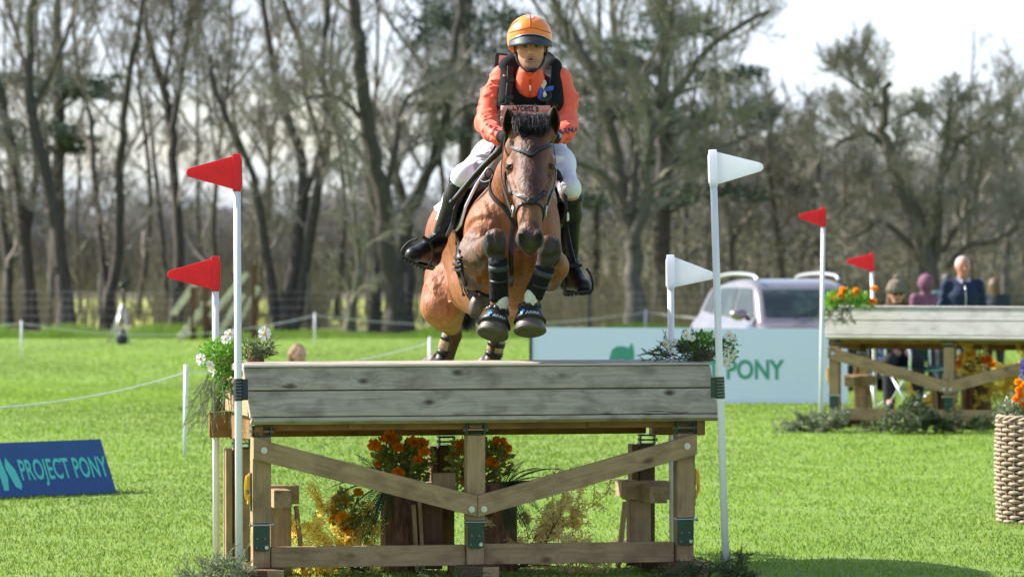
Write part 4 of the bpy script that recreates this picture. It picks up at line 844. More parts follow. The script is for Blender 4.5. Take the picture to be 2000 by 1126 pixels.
# wicker basket
def basket():
    d=24.25; cx=(2032-1000)/FPX*d; H=.655; o=thing('wicker_basket','tall woven wicker basket of mixed flowers at the right edge','basket',(cx,d,0)); c=np.array([cx,d,0]); ns=24
    def rad(z): t=z/H; return .255*(1+.05*math.sin(math.pi*t))*(1.0-.02*(1-t)) 
    mb=MB()
    for k in range(ns):
        a=k*2*math.pi/ns; P=[c+[math.cos(a)*rad(z),math.sin(a)*rad(z),z] for z in np.linspace(0,H-.01,8)]; tube(mb,P,.0055,5,False)
    mb.build('stakes',M['wicker'],o)
    rows=25; mb=MB(); n=ns*6
    for i in range(rows):
        z=.014+(H-.05)*i/(rows-1); ph=(i%2)*math.pi; q=random.Random(i)
        P=[]
        for k in range(n+1):
            a=k*2*math.pi/n; r=rad(z)+.012*math.cos(a*ns/2+ph)+q.gauss(0,.0006); P.append(c+[math.cos(a)*r,math.sin(a)*r,z+q.gauss(0,.0008)+.003*math.sin(a*3+i)])
        tube(mb,P,[.0100+.0022*math.cos(k*ns/2*2*math.pi/n+ph) for k in range(n+1)],7,False)
    mb.build('weave',M['wicker'],o); mb=MB()
    for s in range(3):
        P=[c+[math.cos(a)*(rad(H)+.012*math.cos(a*ns/3+s*2.09)),math.sin(a)*(rad(H)+.012*math.cos(a*ns/3+s*2.09)),H-.012+.012*math.sin(a*ns/3+s*2.09)] for a in np.linspace(0,2*math.pi,180)]; tube(mb,P,.009,7,False)
    mb.build('rim',M['wicker'],o); mb=MB(); tube(mb,[c+[0,0,.02],c+[0,0,H-.05]],.235,30); mb.build('lining',mat('dark_lining',(.03,.025,.02),.9),o)
    f=thing('flower_arrangement','orange, purple and cream flowers filling the wicker basket','flowers',(cx,d,H-.04)); mb=MB()
    for k in range(16):
        a=k*.7; leaves(mb,c+[math.cos(a)*.2,math.sin(a)*.2,H+.02],(.06,.06,.07),40,.04,700+k,.8)
    leaves(mb,c+[0,0,H+.08],(.2,.2,.1),300,.04,760,.8)
    mb.build('leaves',M['fir_pale'],f,False); st=MB(); q=random.Random(4)
    spots=[(1990,760),(1984,778),(1996,790),(1992,770),(1988,745)]
    for k,(x,y) in enumerate(spots): marigold(f,W(x,y,24.05),.026,800+k,'mari')
    for k in range(14):
        a=q.uniform(0,6.28); p=c+[math.cos(a)*q.uniform(.05,.2),math.sin(a)*.18,H+q.uniform(.06,.22)]; marigold(f,p,.03,820+k,'mari')
    for k in range(26):
        a=k*.6; p=c+[math.cos(a)*.22,math.sin(a)*.22,H+q.uniform(.0,.1)]; marigold(f,p,.014,850+k,'petal_w','small_flower')
    for k,(x,y0) in enumerate([(1997,742),(2025,720),(2050,745)]):
        mb=MB(); b=W(x,y0,24.15)
        for i in range(60): leaves(mb,b+[q.gauss(0,.007),q.gauss(0,.007),.13*i/60],(.008,.008,.004),4,.012,int(900+i+k*99),.1)
        mb.build('flower_spike',M['purple'],f,False)
basket()
# ---------------- sign boards ----------------
def put_text(s,size,org,ux,uz,m,parent,nm='lettering',off=None,bold=0,xs=1.0,sp=1.0):
    V,T=textVF(s,size,bold,sp,xs); nv=np.cross(ux,uz); P=np.array(org)+V[:,:1]*ux+V[:,1:2]*uz+nv*(off or 0); return mesh(nm,P,T,m,parent,False)
def poly3(mb,pts2,org,ux,uz,th=.0):
    P=np.array([np.array(org)+a*ux+b*uz for a,b in pts2]); c=P.mean(0); n=len(P); mb.add(np.vstack([P,c]),[[i,(i+1)%n,n] for i in range(n)])
def blue_sign():
    d=27.1; BR=np.array([(228-1000)/FPX*d,d,.005]); yaw=R(40); ux=np.array([math.cos(yaw),math.sin(yaw),0]); tau=R(29); up=np.array([-math.sin(yaw)*math.sin(tau),math.cos(yaw)*math.sin(tau),math.cos(tau)]); Wd=1.5; h=.41
    o=thing('sign_board','low blue leaning sign board lettered in teal, on the grass at the left','sign',tuple(BR)); nv=np.cross(ux,up); nv=nv if nv[1]<0 else -nv
    Mx=np.stack([ux,up,nv],1); c=BR-ux*Wd/2+up*h/2-nv*.006; mb=MB(); mb.add(boxV(c,(Wd,h,.010),Mx),BF); q=mb.build('panel',M['blue_board'],o,False)
    top=BR+up*h; bk=top+np.array([0,0,0]); up2=np.array([math.sin(yaw)*math.sin(tau),-math.cos(yaw)*math.sin(tau),math.cos(tau)])
    Mx2=np.stack([ux,up2,np.cross(ux,up2)],1); c2=top-ux*Wd/2-up2*h/2-nv*.03; mb=MB(); mb.add(boxV(c2,(Wd,h,.010),Mx2),BF); mb.build('rear_panel',M['blue_board'],o,False)
    org=BR-ux*.735+up*.125+nv*.003
    put_text('PROJECT PONY',.215,org,ux,up,M['teal'],o,bold=.004,xs=.475)
    mb=MB(); g=BR-ux*.80+nv*.003
    for k,(pts) in enumerate([[(-.02,.30),(.035,.20),(.055,.09),(.04,.05),(.0,.075),(-.04,.22)],[(-.14,.33),(-.06,.30),(-.04,.15),(-.06,.05),(-.10,.05),(-.10,.16)],[(-.3,.30),(-.2,.36),(-.12,.33),(-.16,.22),(-.26,.18)]]): poly3(mb,pts,g,ux,up)
    mb.build('logo',M['teal'],o,False)
blue_sign()
def white_sign():
    d=44.2; z0=float(gz(d)); xl=(1040-1000)/FPX*d; xr=(1656-1000)/FPX*43.7; a=np.array([xl,d+.3,z0+.0]); b=np.array([xr,43.7,z0]); ux=nrm(b-a); Wd=np.linalg.norm(b-a); up=nrm(np.array([0,.12,1.])); h=.85
    o=thing('sign_board','long pale blue white sign board with green lettering, in front of the car','sign',tuple((a+b)/2)); nv=np.cross(ux,up); nv=nv if nv[1]<0 else -nv; Mx=np.stack([ux,up,nv],1)
    mb=MB(); mb.add(boxV((a+b)/2+up*h/2,(Wd,h,.02),Mx),BF); mb.build('panel',M['white_board'],o,False)
    mb=MB(); mb.add(boxV(a+up*h/2-ux*.015,(.03,h+.01,.05),Mx),BF); mb.build('end_post',M['dark_metal'],o,False)
    mb=MB(); c=a+ux*Wd*.5; 
    for t in (.12,.5,.88):
        p=a+ux*Wd*t-nv*.03; tube(mb,[p+up*h*.8,p-nv*.45*1+[0,0,-.0]],.012,6)
    mb.build('prop',M['dark_metal'],o)
    sc=d/FPX; org=a+ux*(1249-1040)*sc+up*.285+nv*.013
    put_text('PROJECT PONY',.298,org,ux,up,M['green_ink'],o,bold=.009,xs=.80)
    mb=MB(); g=a+ux*(1195-1040)*sc+up*.52+nv*.013
    poly3(mb,[(0,-.02),(.03,.08),(.09,.12),(.17,.12),(.22,.10),(.265,.16),(.28,.10),(.29,.03),(.27,-.12),(.2,-.12),(.18,-.03),(.1,-.03),(.05,-.12),(.01,-.12)],g,ux,up); mb.build('logo',M['green_ink'],o,False)
white_sign()
# ---------------- rope fence ----------------
PT=[]
def rpost(label,px,py0,py1,d,h):
    x=(px-1000)/FPX*d; z=float(gz(d)); o=thing('fence_post',label,'post',(x,d,z),0,'white posts of the rope barrier'); mb=MB(); tube(mb,[(x,d,z-.02),(x+.01,d,z+h)],.017,8); mb.build('shaft',M['white_pole'],o); mb=MB(); tube(mb,[(x+.01,d,z+h),(x+.01,d,z+h+.012)],.021,8); tube(mb,[(x-.012,d,z+h-.05),(x+.03,d,z+h-.05)],.006,6); mb.build('cap',M['white_pl'],o); return np.array([x+.01,d,z+h-.05])
p1=rpost('white rope post standing alone on the grass left of the near jump',361,715,893,31.6,.735)
p2=rpost('white rope post hidden to its top behind the near jump, by the horse',838,665,0,45,.73)
q0=rpost('small far white rope post at the far left by the wood',41,0,0,73,.71)
q1=rpost('small far white rope post behind the left end of the near jump',614,0,0,82,.70)
q2=rpost('far white rope post just above the pale sign board, beside the big tree',1260,0,0,91,.62)
def rope(label,pts,r):
    P=[]
    for a,b,s in pts:
        for t in np.linspace(0,1,14): P.append(np.array(a)*(1-t)+np.array(b)*t-np.array([0,0,s*4*t*(1-t)]))
    P=[p for i,p in enumerate(P) if i==0 or np.linalg.norm(p-P[i-1])>1e-4]; mb=MB(); tube(mb,P,r,6); tag(mb.build('rope',M['rope'],None),label,'rope')
rope('white rope sagging left and right from the near rope post',[(W(-160,800,25),p1,.08),(p1,p2,.10)],.0055)
rope('thin far rope strung along the edge of the wood',[(W(-300,622,70),q0,.1),(q0,q1,.3),(q1,q2,.25),(q2,W(2100,612,80),.3)],.008)
def wire_fence():
    o=thing('wire_fence','tall grey wire stock fence on posts in front of the trees','fence',(0,95,-.4)); mb=None
    for px in (-60,12,98,196,338,460,603,693,793,925,1030,1152,1375,1500,1640,1760,1960,2080):
        mb=MB(); x=(px-1000)/FPX*95; tube(mb,[(x,95,-.45),(x,95,1.05)],.05,7); mb.build('post',M['bark2'],o)
    mb=MB()
    for z in (.0,.2,.4,.6,.8,.98): tube(mb,[(x,94.94,-.4+z+.02*math.sin(x)) for x in np.linspace(-14,15,30)],.006,4,False)
    for x in np.arange(-14,15,.3): tube(mb,[(x,94.94,-.4),(x,94.94,.58)],.003,3,False)
    mb.build('wires',mat('galvanised_wire',(.35,.35,.34),.5,.5,.5),o)
wire_fence()
# wooden stile
def stile():
    d=88.5; sc=d/FPX; g=-.4; X=lambda px:(px-1000)*sc; o=thing('wooden_steps','weathered wooden steps with sloping handrails at the edge of the wood','steps',(X(420),d,g)); wd=wood('brightened_timber',(.68,.64,.48),(.55,.51,.38),(.3,.28,.2)); dk=M['brown_wood']  # step timber brightened in its colour to offset the shade on it
    def Bm(nm,a,b,w,h,m=wd): beam(nm,np.array([X(a[0]),d+a[2],CZ-(a[1]-HY)*sc])-ORG[o.name],np.array([X(b[0]),d+b[2],CZ-(b[1]-HY)*sc])-ORG[o.name],w,h,m,o,(0,1,0),.006)
    for y in (-.4,.4):
        Bm('stringer',(352,662,y),(408,588,y),.05,.13); Bm('handrail',(338,614,y),(388,544,y),.05,.09); Bm('stringer',(428,655,y),(474,575,y),.05,.12); Bm('handrail',(412,618,y),(482,534,y),.05,.10); Bm('post',(403,660,y),(403,520,y),.09,.09,dk); Bm('post',(497,660,y),(497,515,y),.09,.09,dk); Bm('post',(378,662,y),(378,560,y),.07,.07,dk)
    for k in range(5): beam('step',np.array([X(360+k*11),d-.4,CZ-(652-k*15-HY)*sc])-ORG[o.name],np.array([X(360+k*11),d+.4,CZ-(652-k*15-HY)*sc])-ORG[o.name],.22,.05,wd,o,(1,0,0),.005)
    for k in range(1): beam('cross_board',np.array([X(400),d+.45,g+.25+k*.33])-ORG[o.name],np.array([X(500),d+.45,g+.22+k*.33])-ORG[o.name],.03,.14,dk,o,(0,1,0),.005)
    Bm('stringer',(450,655,.1),(505,560,.1),.05,.12)
stile()
def tripod():
    d=84; sc=d/FPX; o=thing('tripod_stand','pale metal tripod with a dark bag hanging low inside it, far left','tripod',((238-1000)*sc,d,-.4)); w=lambda px,py,dy=0:np.array([(px-1000)*sc,d+dy,CZ-(py-HY)*sc]); mb=MB()
    for a in ((222,676,-.3),(256,672,-.3),(205,668,.5)):
        e=w(*a); e[2]=-.4; q=MB(); tube(q,[w(240,590),e],.022,8); q.build('leg',M['zinc'],o)
    mb=MB(); tube(mb,[w(241,595),w(241,560)],.03,8); mb.build('mast',M['dark_metal'],o); mb=MB(); ell(mb,w(241,557),(.10,.09,.06)); mb.build('head',M['dark_metal'],o)
    sf=SF(w(225,690)-.3,w(255,640)+.3,.02); sf.ell(w(238,662),(.13,.1,.17),None,.03); sf.cone(w(238,650),w(239,640),.06,.03,.05); V,F=sf.surf(); mesh('bag',V,F,M['navy'],o)
tripod()
# ---------------- horse ----------------
HORSE=thing('horse','bay horse clearing the near jump with its forelegs folded, wearing a black bridle and boots','horse',tuple(W(985,600,20.6)))
def build_horse():
    o=HORSE; h=.0085
    S=SF((-.62,18.65,.88),(.42,22.5,2.42),h)
    # trunk
    S.ell(W(950,440,21.3),(.275,.62,.30),None,.08); S.ell(W(990,452,20.58),(.255,.50,.265),None,.08)
    S.ell(W(925,465,21.75),(.27,.40,.27),None,.08)
    S.cone(W(940,545,21.2),W(975,550,20.5),.20,.19,.1)
    S.ell(W(952,462,20.02),(.122,.26,.20),None,.06); S.ell(W(1048,455,20.05),(.122,.25,.21),None,.06)
    S.ell(W(1003,450,19.98),(.20,.20,.24),None,.06); S.cone(W(1012,500,19.95),W(1015,565,20.1),.145,.12,.06)
    S.ell(W(985,500,19.83),(.07,.08,.10),None,.05); S.ell(W(1035,500,19.85),(.07,.08,.10),None,.05)
    # withers, neck
    S.cone(W(1015,335,20.55),W(1010,405,20.2),.09,.165,.08)
    S.chain([W(1010,408,20.05),W(1020,352,19.85),W(1030,300,19.68),W(1037,262,19.55)],[.185,.130,.105,.092],.06)
    # head
    hx=nrm(W(1035,470,18.93)-W(1041,250,19.42)); 
    H=[W(1041,258,19.47),W(1038,305,19.36),W(1035,360,19.22),W(1034,410,19.08),W(1035,455,19.0)]
    S.chain(H,[.080,.092,.075,.060,.054],.035)
    S.cone(W(1010,262,19.45),W(1070,262,19.45),.045,.045,.04)                     # brow bone
    S.cone(W(1035,330,19.28),W(1035,430,19.03),.052,.040,.03,'u')                  # flat nasal ridge
    S.cone(W(1004,345,19.50),W(1018,395,19.25),.052,.035,.04); S.cone(W(1066,345,19.50),W(1052,395,19.25),.052,.035,.04) # jaw plates
    for sx,px in ((-1,996),(1,1077)):
        S.cone(W(px+6*-sx,318,19.36),W(px-4*sx,332,19.33),.036,.030,.02)                 # orbital ridge
        S.cone(W(px-2*sx,345,19.28),W(px-14*sx,395,19.10),.018,.014,.02)                   # facial crest
    S.ell(W(1035,468,18.985),(.070,.062,.055),None,.03); S.cone(W(1035,487,18.985),W(1035,480,19.03),.030,.04,.02)
    for px,s in ((1020,-1),(1052,1)):
        S.ell(W(px,463,18.945),(.024,.03,.036),None,.018)
        S.ell(W(px+s*1,466,18.918),(.014,.026,.027),np.array([[math.cos(.35*s),0,math.sin(.35*s)],[0,1,0],[-math.sin(.35*s),0,math.cos(.35*s)]]),.006,'s')
    S.cone(W(1024,488,18.935),W(1047,488,18.935),.004,.004,.004,'s')
    # hind quarters: left and right thigh, gaskin, hock, cannon
    S.ell(W(872,560,21.62),(.125,.26,.24),None,.07); S.cone(W(868,575,21.4),W(860,598,21.35),.125,.10,.05); S.cone(W(861,600,21.42),W(883,640,21.95),.105,.05,.05)
    S.chain([W(884,632,21.95),W(889,655,21.98),W(872,705,22.02),W(858,722,22.1)],[.052,.036,.036,.04],.02)
    S.ell(W(985,565,21.65),(.12,.26,.22),None,.07); S.cone(W(990,590,21.45),W(972,635,21.95),.10,.05,.05)
    S.chain([W(970,630,21.95),W(970,655,21.98),W(962,705,22.02),W(958,722,22.1)],[.050,.036,.036,.04],.02)
    # forelegs
    for side in (0,1):
        if side==0: el=W(928,515,20.05); el2=W(925,538,19.88); kn=W(968,470,19.42); fe=W(975,592,19.50); mid=W(938,505,19.72)
        else: el=W(1076,520,20.05); el2=W(1074,548,19.92); kn=W(1074,483,19.42); fe=W(1039,585,19.46); mid=W(1080,520,19.72)
        S.cone(el,mid,.10 if side==0 else .075,.085 if side==0 else .07,.05); S.cone(mid,kn,.088 if side==0 else .068,.052,.04)
        S.cone(el2,mid,.075 if side==0 else .055,.08 if side==0 else .055,.05)
        if side==0: S.cone(W(922,490,19.85),W(928,532,19.85),.068,.060,.05); S.cone(W(950,480,19.55),W(945,540,19.68),.03,.045,.03)
        S.ell(kn+[0,.0,-.01],(.051,.048,.068),None,.025); S.cone(kn+[-.020,-.028,.030],kn+[.020,-.028,.026],.026,.024,.02); S.cone(kn+[-.022,-.034,-.020],kn+[.022,-.034,-.024],.018,.018,.015); S.cone(kn+[-.012,-.036,.0],kn+[-.010,-.03,.05],.012,.012,.012)
        S.cone(kn,fe,.044,.034,.03); S.ell(fe,(.042,.042,.045),None,.02)
        pf=fe+np.array([-.005 if side==0 else -.03,.03,-.07]); S.cone(fe,pf,.036,.042,.02)
    qv=random.Random(12)
    def vein(pts,r=.0042,dep=.001):
        P=S.snap(spl([W(*p) for p in pts],12)+np.array([[qv.gauss(0,.004) for _ in range(3)] for _ in range(12)]),dep)
        for i in range(11): S.cone(P[i],P[i+1],r,r,.010)
    for v in [[(920,420,19.8),(930,450,19.75),(925,480,19.7)],[(945,400,19.8),(955,430,19.7),(950,455,19.6)],[(905,440,19.9),(912,470,19.85),(903,510,19.8)],[(925,480,19.6),(940,505,19.5),(932,540,19.55),(945,570,19.6)],[(915,520,19.7),(930,545,19.65),(925,590,19.7)],[(960,500,19.4),(950,530,19.45),(958,560,19.5)],[(1085,500,19.5),(1082,530,19.55),(1088,560,19.7)],[(850,540,21.3),(846,565,21.3),(858,590,21.2)],[(870,540,21.3),(875,575,21.2),(868,610,21.2)],[(880,500,20.8),(872,530,20.9),(885,560,20.8)],[(1005,350,19.2),(1010,375,19.1),(1006,395,19.1)],[(1062,350,19.2),(1058,375,19.1),(1062,392,19.1)],[(1018,395,19.05),(1020,415,19.0),(1015,432,19.0)]]: vein(v)
    def crease(pts,r,dep): 
        P=S.snap(spl([W(*p) for p in pts],12),dep)
        for i in range(11): S.cone(P[i],P[i+1],r,r,.022,'s')
    crease([(985,430,19.75),(990,470,19.7),(995,510,19.72),(990,560,19.8)],.012,.004); crease([(1012,440,19.7),(1014,490,19.7),(1014,540,19.8)],.013,.004); crease([(905,450,19.9),(925,425,19.8),(955,418,19.7)],.012,.004); crease([(955,500,19.5),(940,520,19.55),(925,525,19.6)],.010,.003); crease([(930,560,19.6),(945,580,19.6),(950,600,19.6)],.012,.004); crease([(880,520,21.2),(893,555,21.1),(905,590,21.1)],.016,.004); crease([(840,530,21.3),(858,550,21.2),(866,590,21.2)],.012,.004); crease([(1030,430,19.7),(1040,470,19.7),(1050,500,19.75)],.012,.004)
    for s_,x_ in ((-1,962),(1,1080)): crease([(x_,455,19.4),(x_+2,480,19.38),(x_,505,19.4)],.006,.002); crease([(x_-14,498,19.4),(x_+2,503,19.38),(x_+16,497,19.4)],.006,.002)
    V,F=S.surf()
    # coat colours in patches; the face's darker centre also carries painted shading
    def ds(a,b):
        a=np.asarray(a);b=np.asarray(b);D=b-a;t=np.clip(((V-a)@D)/(D@D),0,1);return np.linalg.norm(V-a-t[:,None]*D,axis=1)
    def sm(d,a,b): t=np.clip((d-a)/(b-a),0,1); return (t*t*(3-2*t))[:,None]
    c=np.tile([.27,.090,.029],(len(V),1)); belly=sm(V[:,2],1.28,1.52); c=c*belly+(1-belly)*np.array([.40,.17,.07])
    hd=V[:,1]<19.62; face=sm(np.abs(V[:,0]-.093),.02,.09); c=np.where((hd&(V[:,2]>1.6))[:,None],c*face*.62+(1-face)*np.array([.060,.022,.011])+face*0.0*c,c)
    m=sm(V[:,2],1.70,1.80); muzz=(V[:,1]<19.12)[:,None]*(1-sm(V[:,2],1.715,1.80)); c=c*(1-muzz)+muzz*np.array([.035,.024,.02])
    for px_ in (1020,1052):
        w=np.clip(1.6-np.linalg.norm((V-W(px_,466,18.93))/np.array([.021,.05,.032]),axis=1),0,1)[:,None]; c=c*(1-w)+w*np.array([.006,.004,.004])
    tan=(V[:,1]<19.2)[:,None]*np.exp(-((V[:,2]-1.86)/.05)**2)[:,None]*.6; c=c*(1-tan)+tan*np.array([.36,.15,.06])
    grey=np.array([.15,.085,.06]); blk=np.array([.035,.026,.024])
    for a,b,rad,colr in [(W(918,500,19.80),W(935,590,19.80),.13,grey),(W(938,505,19.72),W(950,480,19.6),.12,grey),(W(1083,520,19.75),W(1080,575,19.85),.09,np.array([.22,.10,.055])),(W(968,480,19.42),W(972,560,19.46),.095,blk),(W(1074,490,19.42),W(1055,560,19.46),.09,blk)]:
        w=1-sm(ds(a,b),rad*.72,rad*1.05); c=c*(1-w)+w*colr
    for p in ((W(884,650,21.95),W(858,722,22.1)),(W(970,665,21.95),W(958,722,22.1))):
        w=1-sm(ds(*p),.06,.10); c=c*(1-w)+w*np.array([.08,.04,.03])
    mesh('body',V,F,M['coat'],o,True,c)
    # eyes
    for sx,px in ((-1,994.5),(1,1078.5)):
        mb=MB(); p=S.snap(W(px,327,19.32),-.006); ell(mb,p,(.017,.020,.016)); e=mb.build('eye',M['eye'],o); 
        mb=MB(); g=S.grad(p[None])[0]; P=[p+g*.004+np.array([sx*0+math.cos(t)*.006,-.012+abs(math.cos(t))*.012,math.sin(t)*.0])+np.array([math.cos(t)*.020-sx*.006,0,math.sin(t)*.014]) for t in np.linspace(.2,math.pi-.2,10)]
        tube(mb,S.snap(P,.003),.0048,6); tube(mb,S.snap([q*[1,1,1]-[0,0,.022*abs(math.sin(t))+.002] for q,t in zip(P,np.linspace(.2,math.pi-.2,10))],.002),.0035,6); mb.build('eyelid',M['hair_black'],e)
    # ears
    for sx,px,tp in ((-1,1000,(988,213,19.40)),(1,1075,(1087,209,19.40))):
        b=W(px,262,19.44); t=W(*tp); mb=MB(); n=14; ax=nrm(t-b); L_=np.linalg.norm(t-b); out=np.array([sx*.35,-1,0]); out=nrm(out-ax*np.dot(out,ax)); sd_=np.cross(ax,out); rows=[]
        for i in range(11):
            u=i/10; wd=.031*math.sin(math.pi*min(1,.20+.80*u))**.75*(1.12 if u<.6 else 1.0)+.0015; 
            for j in range(n): 
                a=-2.5+5.0*j/(n-1); rows.append(b+ax*L_*u-out*math.cos(a)*wd*.8+sd_*math.sin(a)*wd*1.0+ np.array([-sx*.012*u*u,0,0]))
        i=np.arange(10)[:,None]*n; j=np.arange(n-1)[None]; ea=None
        mb.add(rows,np.stack([i+j,i+j+1,i+n+j+1,i+n+j],-1).reshape(-1,4)); ea=mb.build('ear',mat('ear_hair',(.030,.017,.012),.7,.3,0,(30,(.14,.05,.02),.5,.7)),o); s_=ea.modifiers.new('s','SOLIDIFY'); s_.thickness=.005
        mb=MB()
        for k in range(60):
            q=random.Random(k+int(px)); p=b+ax*L_*q.uniform(.1,.7)+out*q.uniform(-.02,.01)+sd_*q.uniform(-.016,.016); tube(mb,[p,p+ax*.02+out*.012],[.0009,.0003],3,False)
        mb.build('ear_fluff',M['hair_black'],ea)
    # forelock and mane
    mb=MB(); q=random.Random(3)
    for k in range(900):
        px=q.uniform(1010,1066); p=W(px,q.uniform(222,256),q.uniform(19.44,19.62)); tx=px+(px-1038)*.12+q.gauss(0,4); e=W(tx,q.uniform(250,276)-abs(px-1038)*.35,19.33+q.uniform(-.02,.03)); m=(p+e)/2+np.array([q.gauss(0,.008),-.025,.028+q.gauss(0,.008)])
        tube(mb,spl([p,m,e],6),[.0016,.0018,.0018,.0016,.0012,.0005],3,False)
    for k in range(120):
        px=q.uniform(1014,1062); p=W(px,q.uniform(245,262),q.uniform(19.46,19.56)); e=W(px+(px-1038)*.2+q.gauss(0,5),q.uniform(222,236),19.5+q.uniform(-.06,.06)); tube(mb,spl([p,(p+e)/2+[q.gauss(0,.006),-.01,0],e],5),[.0016,.0016,.0014,.001,.0004],3,False)
    mb.build('forelock',M['hair_black'],o)
    mb=MB()
    for k in range(700):
        t=q.random(); a=W(1033-22*t,262+60*t,19.6+.75*t); a=a+np.array([q.gauss(0,.012),0,.09]); e=a+np.array([q.uniform(-.05,.13),q.uniform(-.1,.05),-q.uniform(.02,.14)]); tube(mb,spl([a,(a+e)/2+[0,0,.03],e],5),[.0016,.0016,.0014,.001,.0005],3,False)
    mb.build('mane',M['hair_black'],o)
    # chin whiskers / tail
    mb=MB()
    for k in range(900):
        s=W(905+q.gauss(0,6),572+q.gauss(0,8),22.15); e=W(910+q.gauss(0,12) if k%4 else 866+q.gauss(0,5),q.uniform(612,650),22.25+q.uniform(-.1,.1)); m=(s+e)/2+np.array([q.gauss(0,.025),.05,q.gauss(0,.02)]); tube(mb,spl([s,m,e],6),[.002,.002,.002,.0018,.0014,.0005],3,False)
    mb.build('tail',M['hair_black'],o)
    # hooves, bell boots, brushing boots, white tendon cloth
    def lathe(pts,rad,nm,m,par,sq=None,n=24): mb=MB(); tube(mb,pts,rad,n); return mb.build(nm,m,par)
    for side in (0,1):
        kn,fe,ho,dirh,top,sh=((W(968,470,19.42),W(975,592,19.50),W(965,632,19.56),np.array([-.22,-.45,-1.]),W(973,512,19.43),0) if side==0 else (W(1074,483,19.42),W(1039,585,19.46),W(1026,634,19.52),np.array([.02,-.42,-1.]),W(1065,524,19.43),1))
        ax=nrm(fe-kn)
        # brushing boot
        a=top; b=fe+ax*(-.02); n=9; P=[a+(b-a)*i/n for i in range(n+1)]; P=[p+np.array([0,0,0]) for p in P]
        bt=lathe([a-ax*.012]+P,[.046]+[.0485-.002*math.sin(math.pi*i/n) for i in range(n+1)],'leg_boot',M['black_cloth'],o)
        mb=MB(); tube(mb,[a+ax*.012,a+ax*.04],[.0500,.0500],24); mb.build('boot_strap',M['navy'],bt); mb=MB()
        for z in (.085,): tube(mb,[a+ax*z,a+ax*(z+.014)],[.0484,.0484],24)
        mb.build('boot_strap',M['black'],bt)
        mb=MB(); c=fe+np.array([.012 if side==0 else -.004,-.022,.008]); ell(mb,c,(.035,.036,.054),None,18,12); mb.build('tendon_cloth',M['mesh_cloth'],bt)
        # fleece ring, bell boot and hoof: flared cup round the hoof
        D=nrm(dirh); u,v=frame(D); c0=fe+np.array([-.004,.012,-.022]) if side==0 else fe+np.array([-.012,.012,-.02]); c1=ho+D*.045
        r=np.random.RandomState(side); mb=MB()
        for k in range(10): 
            t=k*2*math.pi/10; ell(mb,c0+D*.02+(u*math.cos(t)+v*math.sin(t))*.044,(.020,.020,.017),None,8,6)
        mb.build('fleece_ring',M['hair_black'],bt)
        C=[c0+D*.018,c0+D*.04,c0+D*.07,c0+D*.098]; bb=lathe(C,[.046,.060,.072,.082],'bell_boot',M['black'],o,None,30)
        C=[c0+D*.075,c0+D*.10,c0+D*.128,c0+D*.148,c0+D*.152]; hoof=lathe(C,[.062,.069,.077,.080,.074],'hoof',M['rubber'],o,None,30)
        mb=MB(); tube(mb,[c0+D*.143+ (u*math.cos(t)+v*math.sin(t))*.077 for t in np.linspace(0,2*math.pi*.86,30)],.005,6); mb.build('horseshoe',M['rubber'],hoof)
        # print on the boot: small lettering wrapped on the front
        V2,T2=textVF('ARMA',.025,.0006,1.05,1.0); V2[:,0]-=V2[:,0].mean()-.004; 
        fr=nrm(np.array([.05,-1,0.])); ang=V2[:,0]/.074; base=c0+D*.083; s1=nrm(np.cross(D,fr)); f1=np.cross(s1,D); 
        if s1[0]<0: s1=-s1
        f1=nrm(np.array([0,-1,0])-D*np.dot(np.array([0,-1,0]),D)); P=np.array([base-D*y+ (f1*math.cos(a_)+s1*math.sin(a_))*(.0795-.36*(y+.003)+.002+.0) for a_,y in zip(ang+.12,V2[:,1])]); mesh('lettering',P,T2,M['grey_print'],bb,False)
        mb=MB(); aa=-.52; pts=[(0,.03),(.012,.026),(.014,.012),(.006,.014),(.004,.0),(-.006,.004),(-.010,.018)]
        P=[base-D*y+(f1*math.cos(aa+x/.074)+s1*math.sin(aa+x/.074))*(.0815-.36*y+.0012) for x,y in pts]; cc=np.mean(P,0)+f1*.001; mb.add(P+[cc],[[i,(i+1)%7,7] for i in range(7)]); mb.build('logo',M['cyan'],bb,False)
    for a,b,c_,ho in ((W(882,645,22),W(870,688,22.02),W(860,708,22.05),W(846,706,22.12)),(W(972,660,22),W(965,690,22.02),W(958,708,22.05),W(945,714,22.12))):
        bt=lathe([a,(a+b)/2,b],[.046,.049,.047],'hind_boot',M['fleece'],o,None,20); mb=MB(); ax=nrm(b-a)
        for t in (.35,.98): p=a+(b-a)*t; tube(mb,[p-ax*.013,p+ax*.013],[.0505,.0505],20)
        mb.build('boot_strap',M['black'],bt); lathe([b+ax*.01,b+ax*.05,c_],[.045,.048,.05],'bell_boot',M['black'],o); lathe([c_+[0,0,.02],ho+[-.02,.04,-.03]],[.045,.06],'hoof',M['rubber'],o)
    # ---- bridle ----
    br=thing('bridle_root','x','x') if 0 else None
    def band(nm,pts,w,t=.005,off=.002,parent=o,m='black',n=30):
        mb=MB(); sfstrap(mb,S,[W(*p) for p in pts],w,t,off,n); return mb.build(nm,M[m],parent,False)
    b1=band('browband',[(988,280,19.42),(1000,287,19.3),(1036,292,19.2),(1064,288,19.3),(1080,281,19.42)],.020,.007,.004)
    for o_ in (-.006,): 
        mb=MB(); sfstrap(mb,S,[W(*p) for p in [(990,283,19.42),(1003,289,19.3),(1036,294,19.2),(1062,290,19.3),(1078,283,19.42)]],.008,.010,.006,30); mb.build('browband_padding',M['navy'],b1,False)
    band('cheekpiece',[(990,280,19.44),(984,310,19.42),(984,345,19.36),(992,380,19.24),(1000,405,19.14)],.014)
    band('cheekpiece',[(1080,280,19.44),(1086,310,19.42),(1085,345,19.36),(1076,380,19.24),(1065,408,19.14)],.014)
    band('throat_lash',[(986,285,19.47),(978,330,19.46),(985,375,19.42),(1005,395,19.40)],.010)
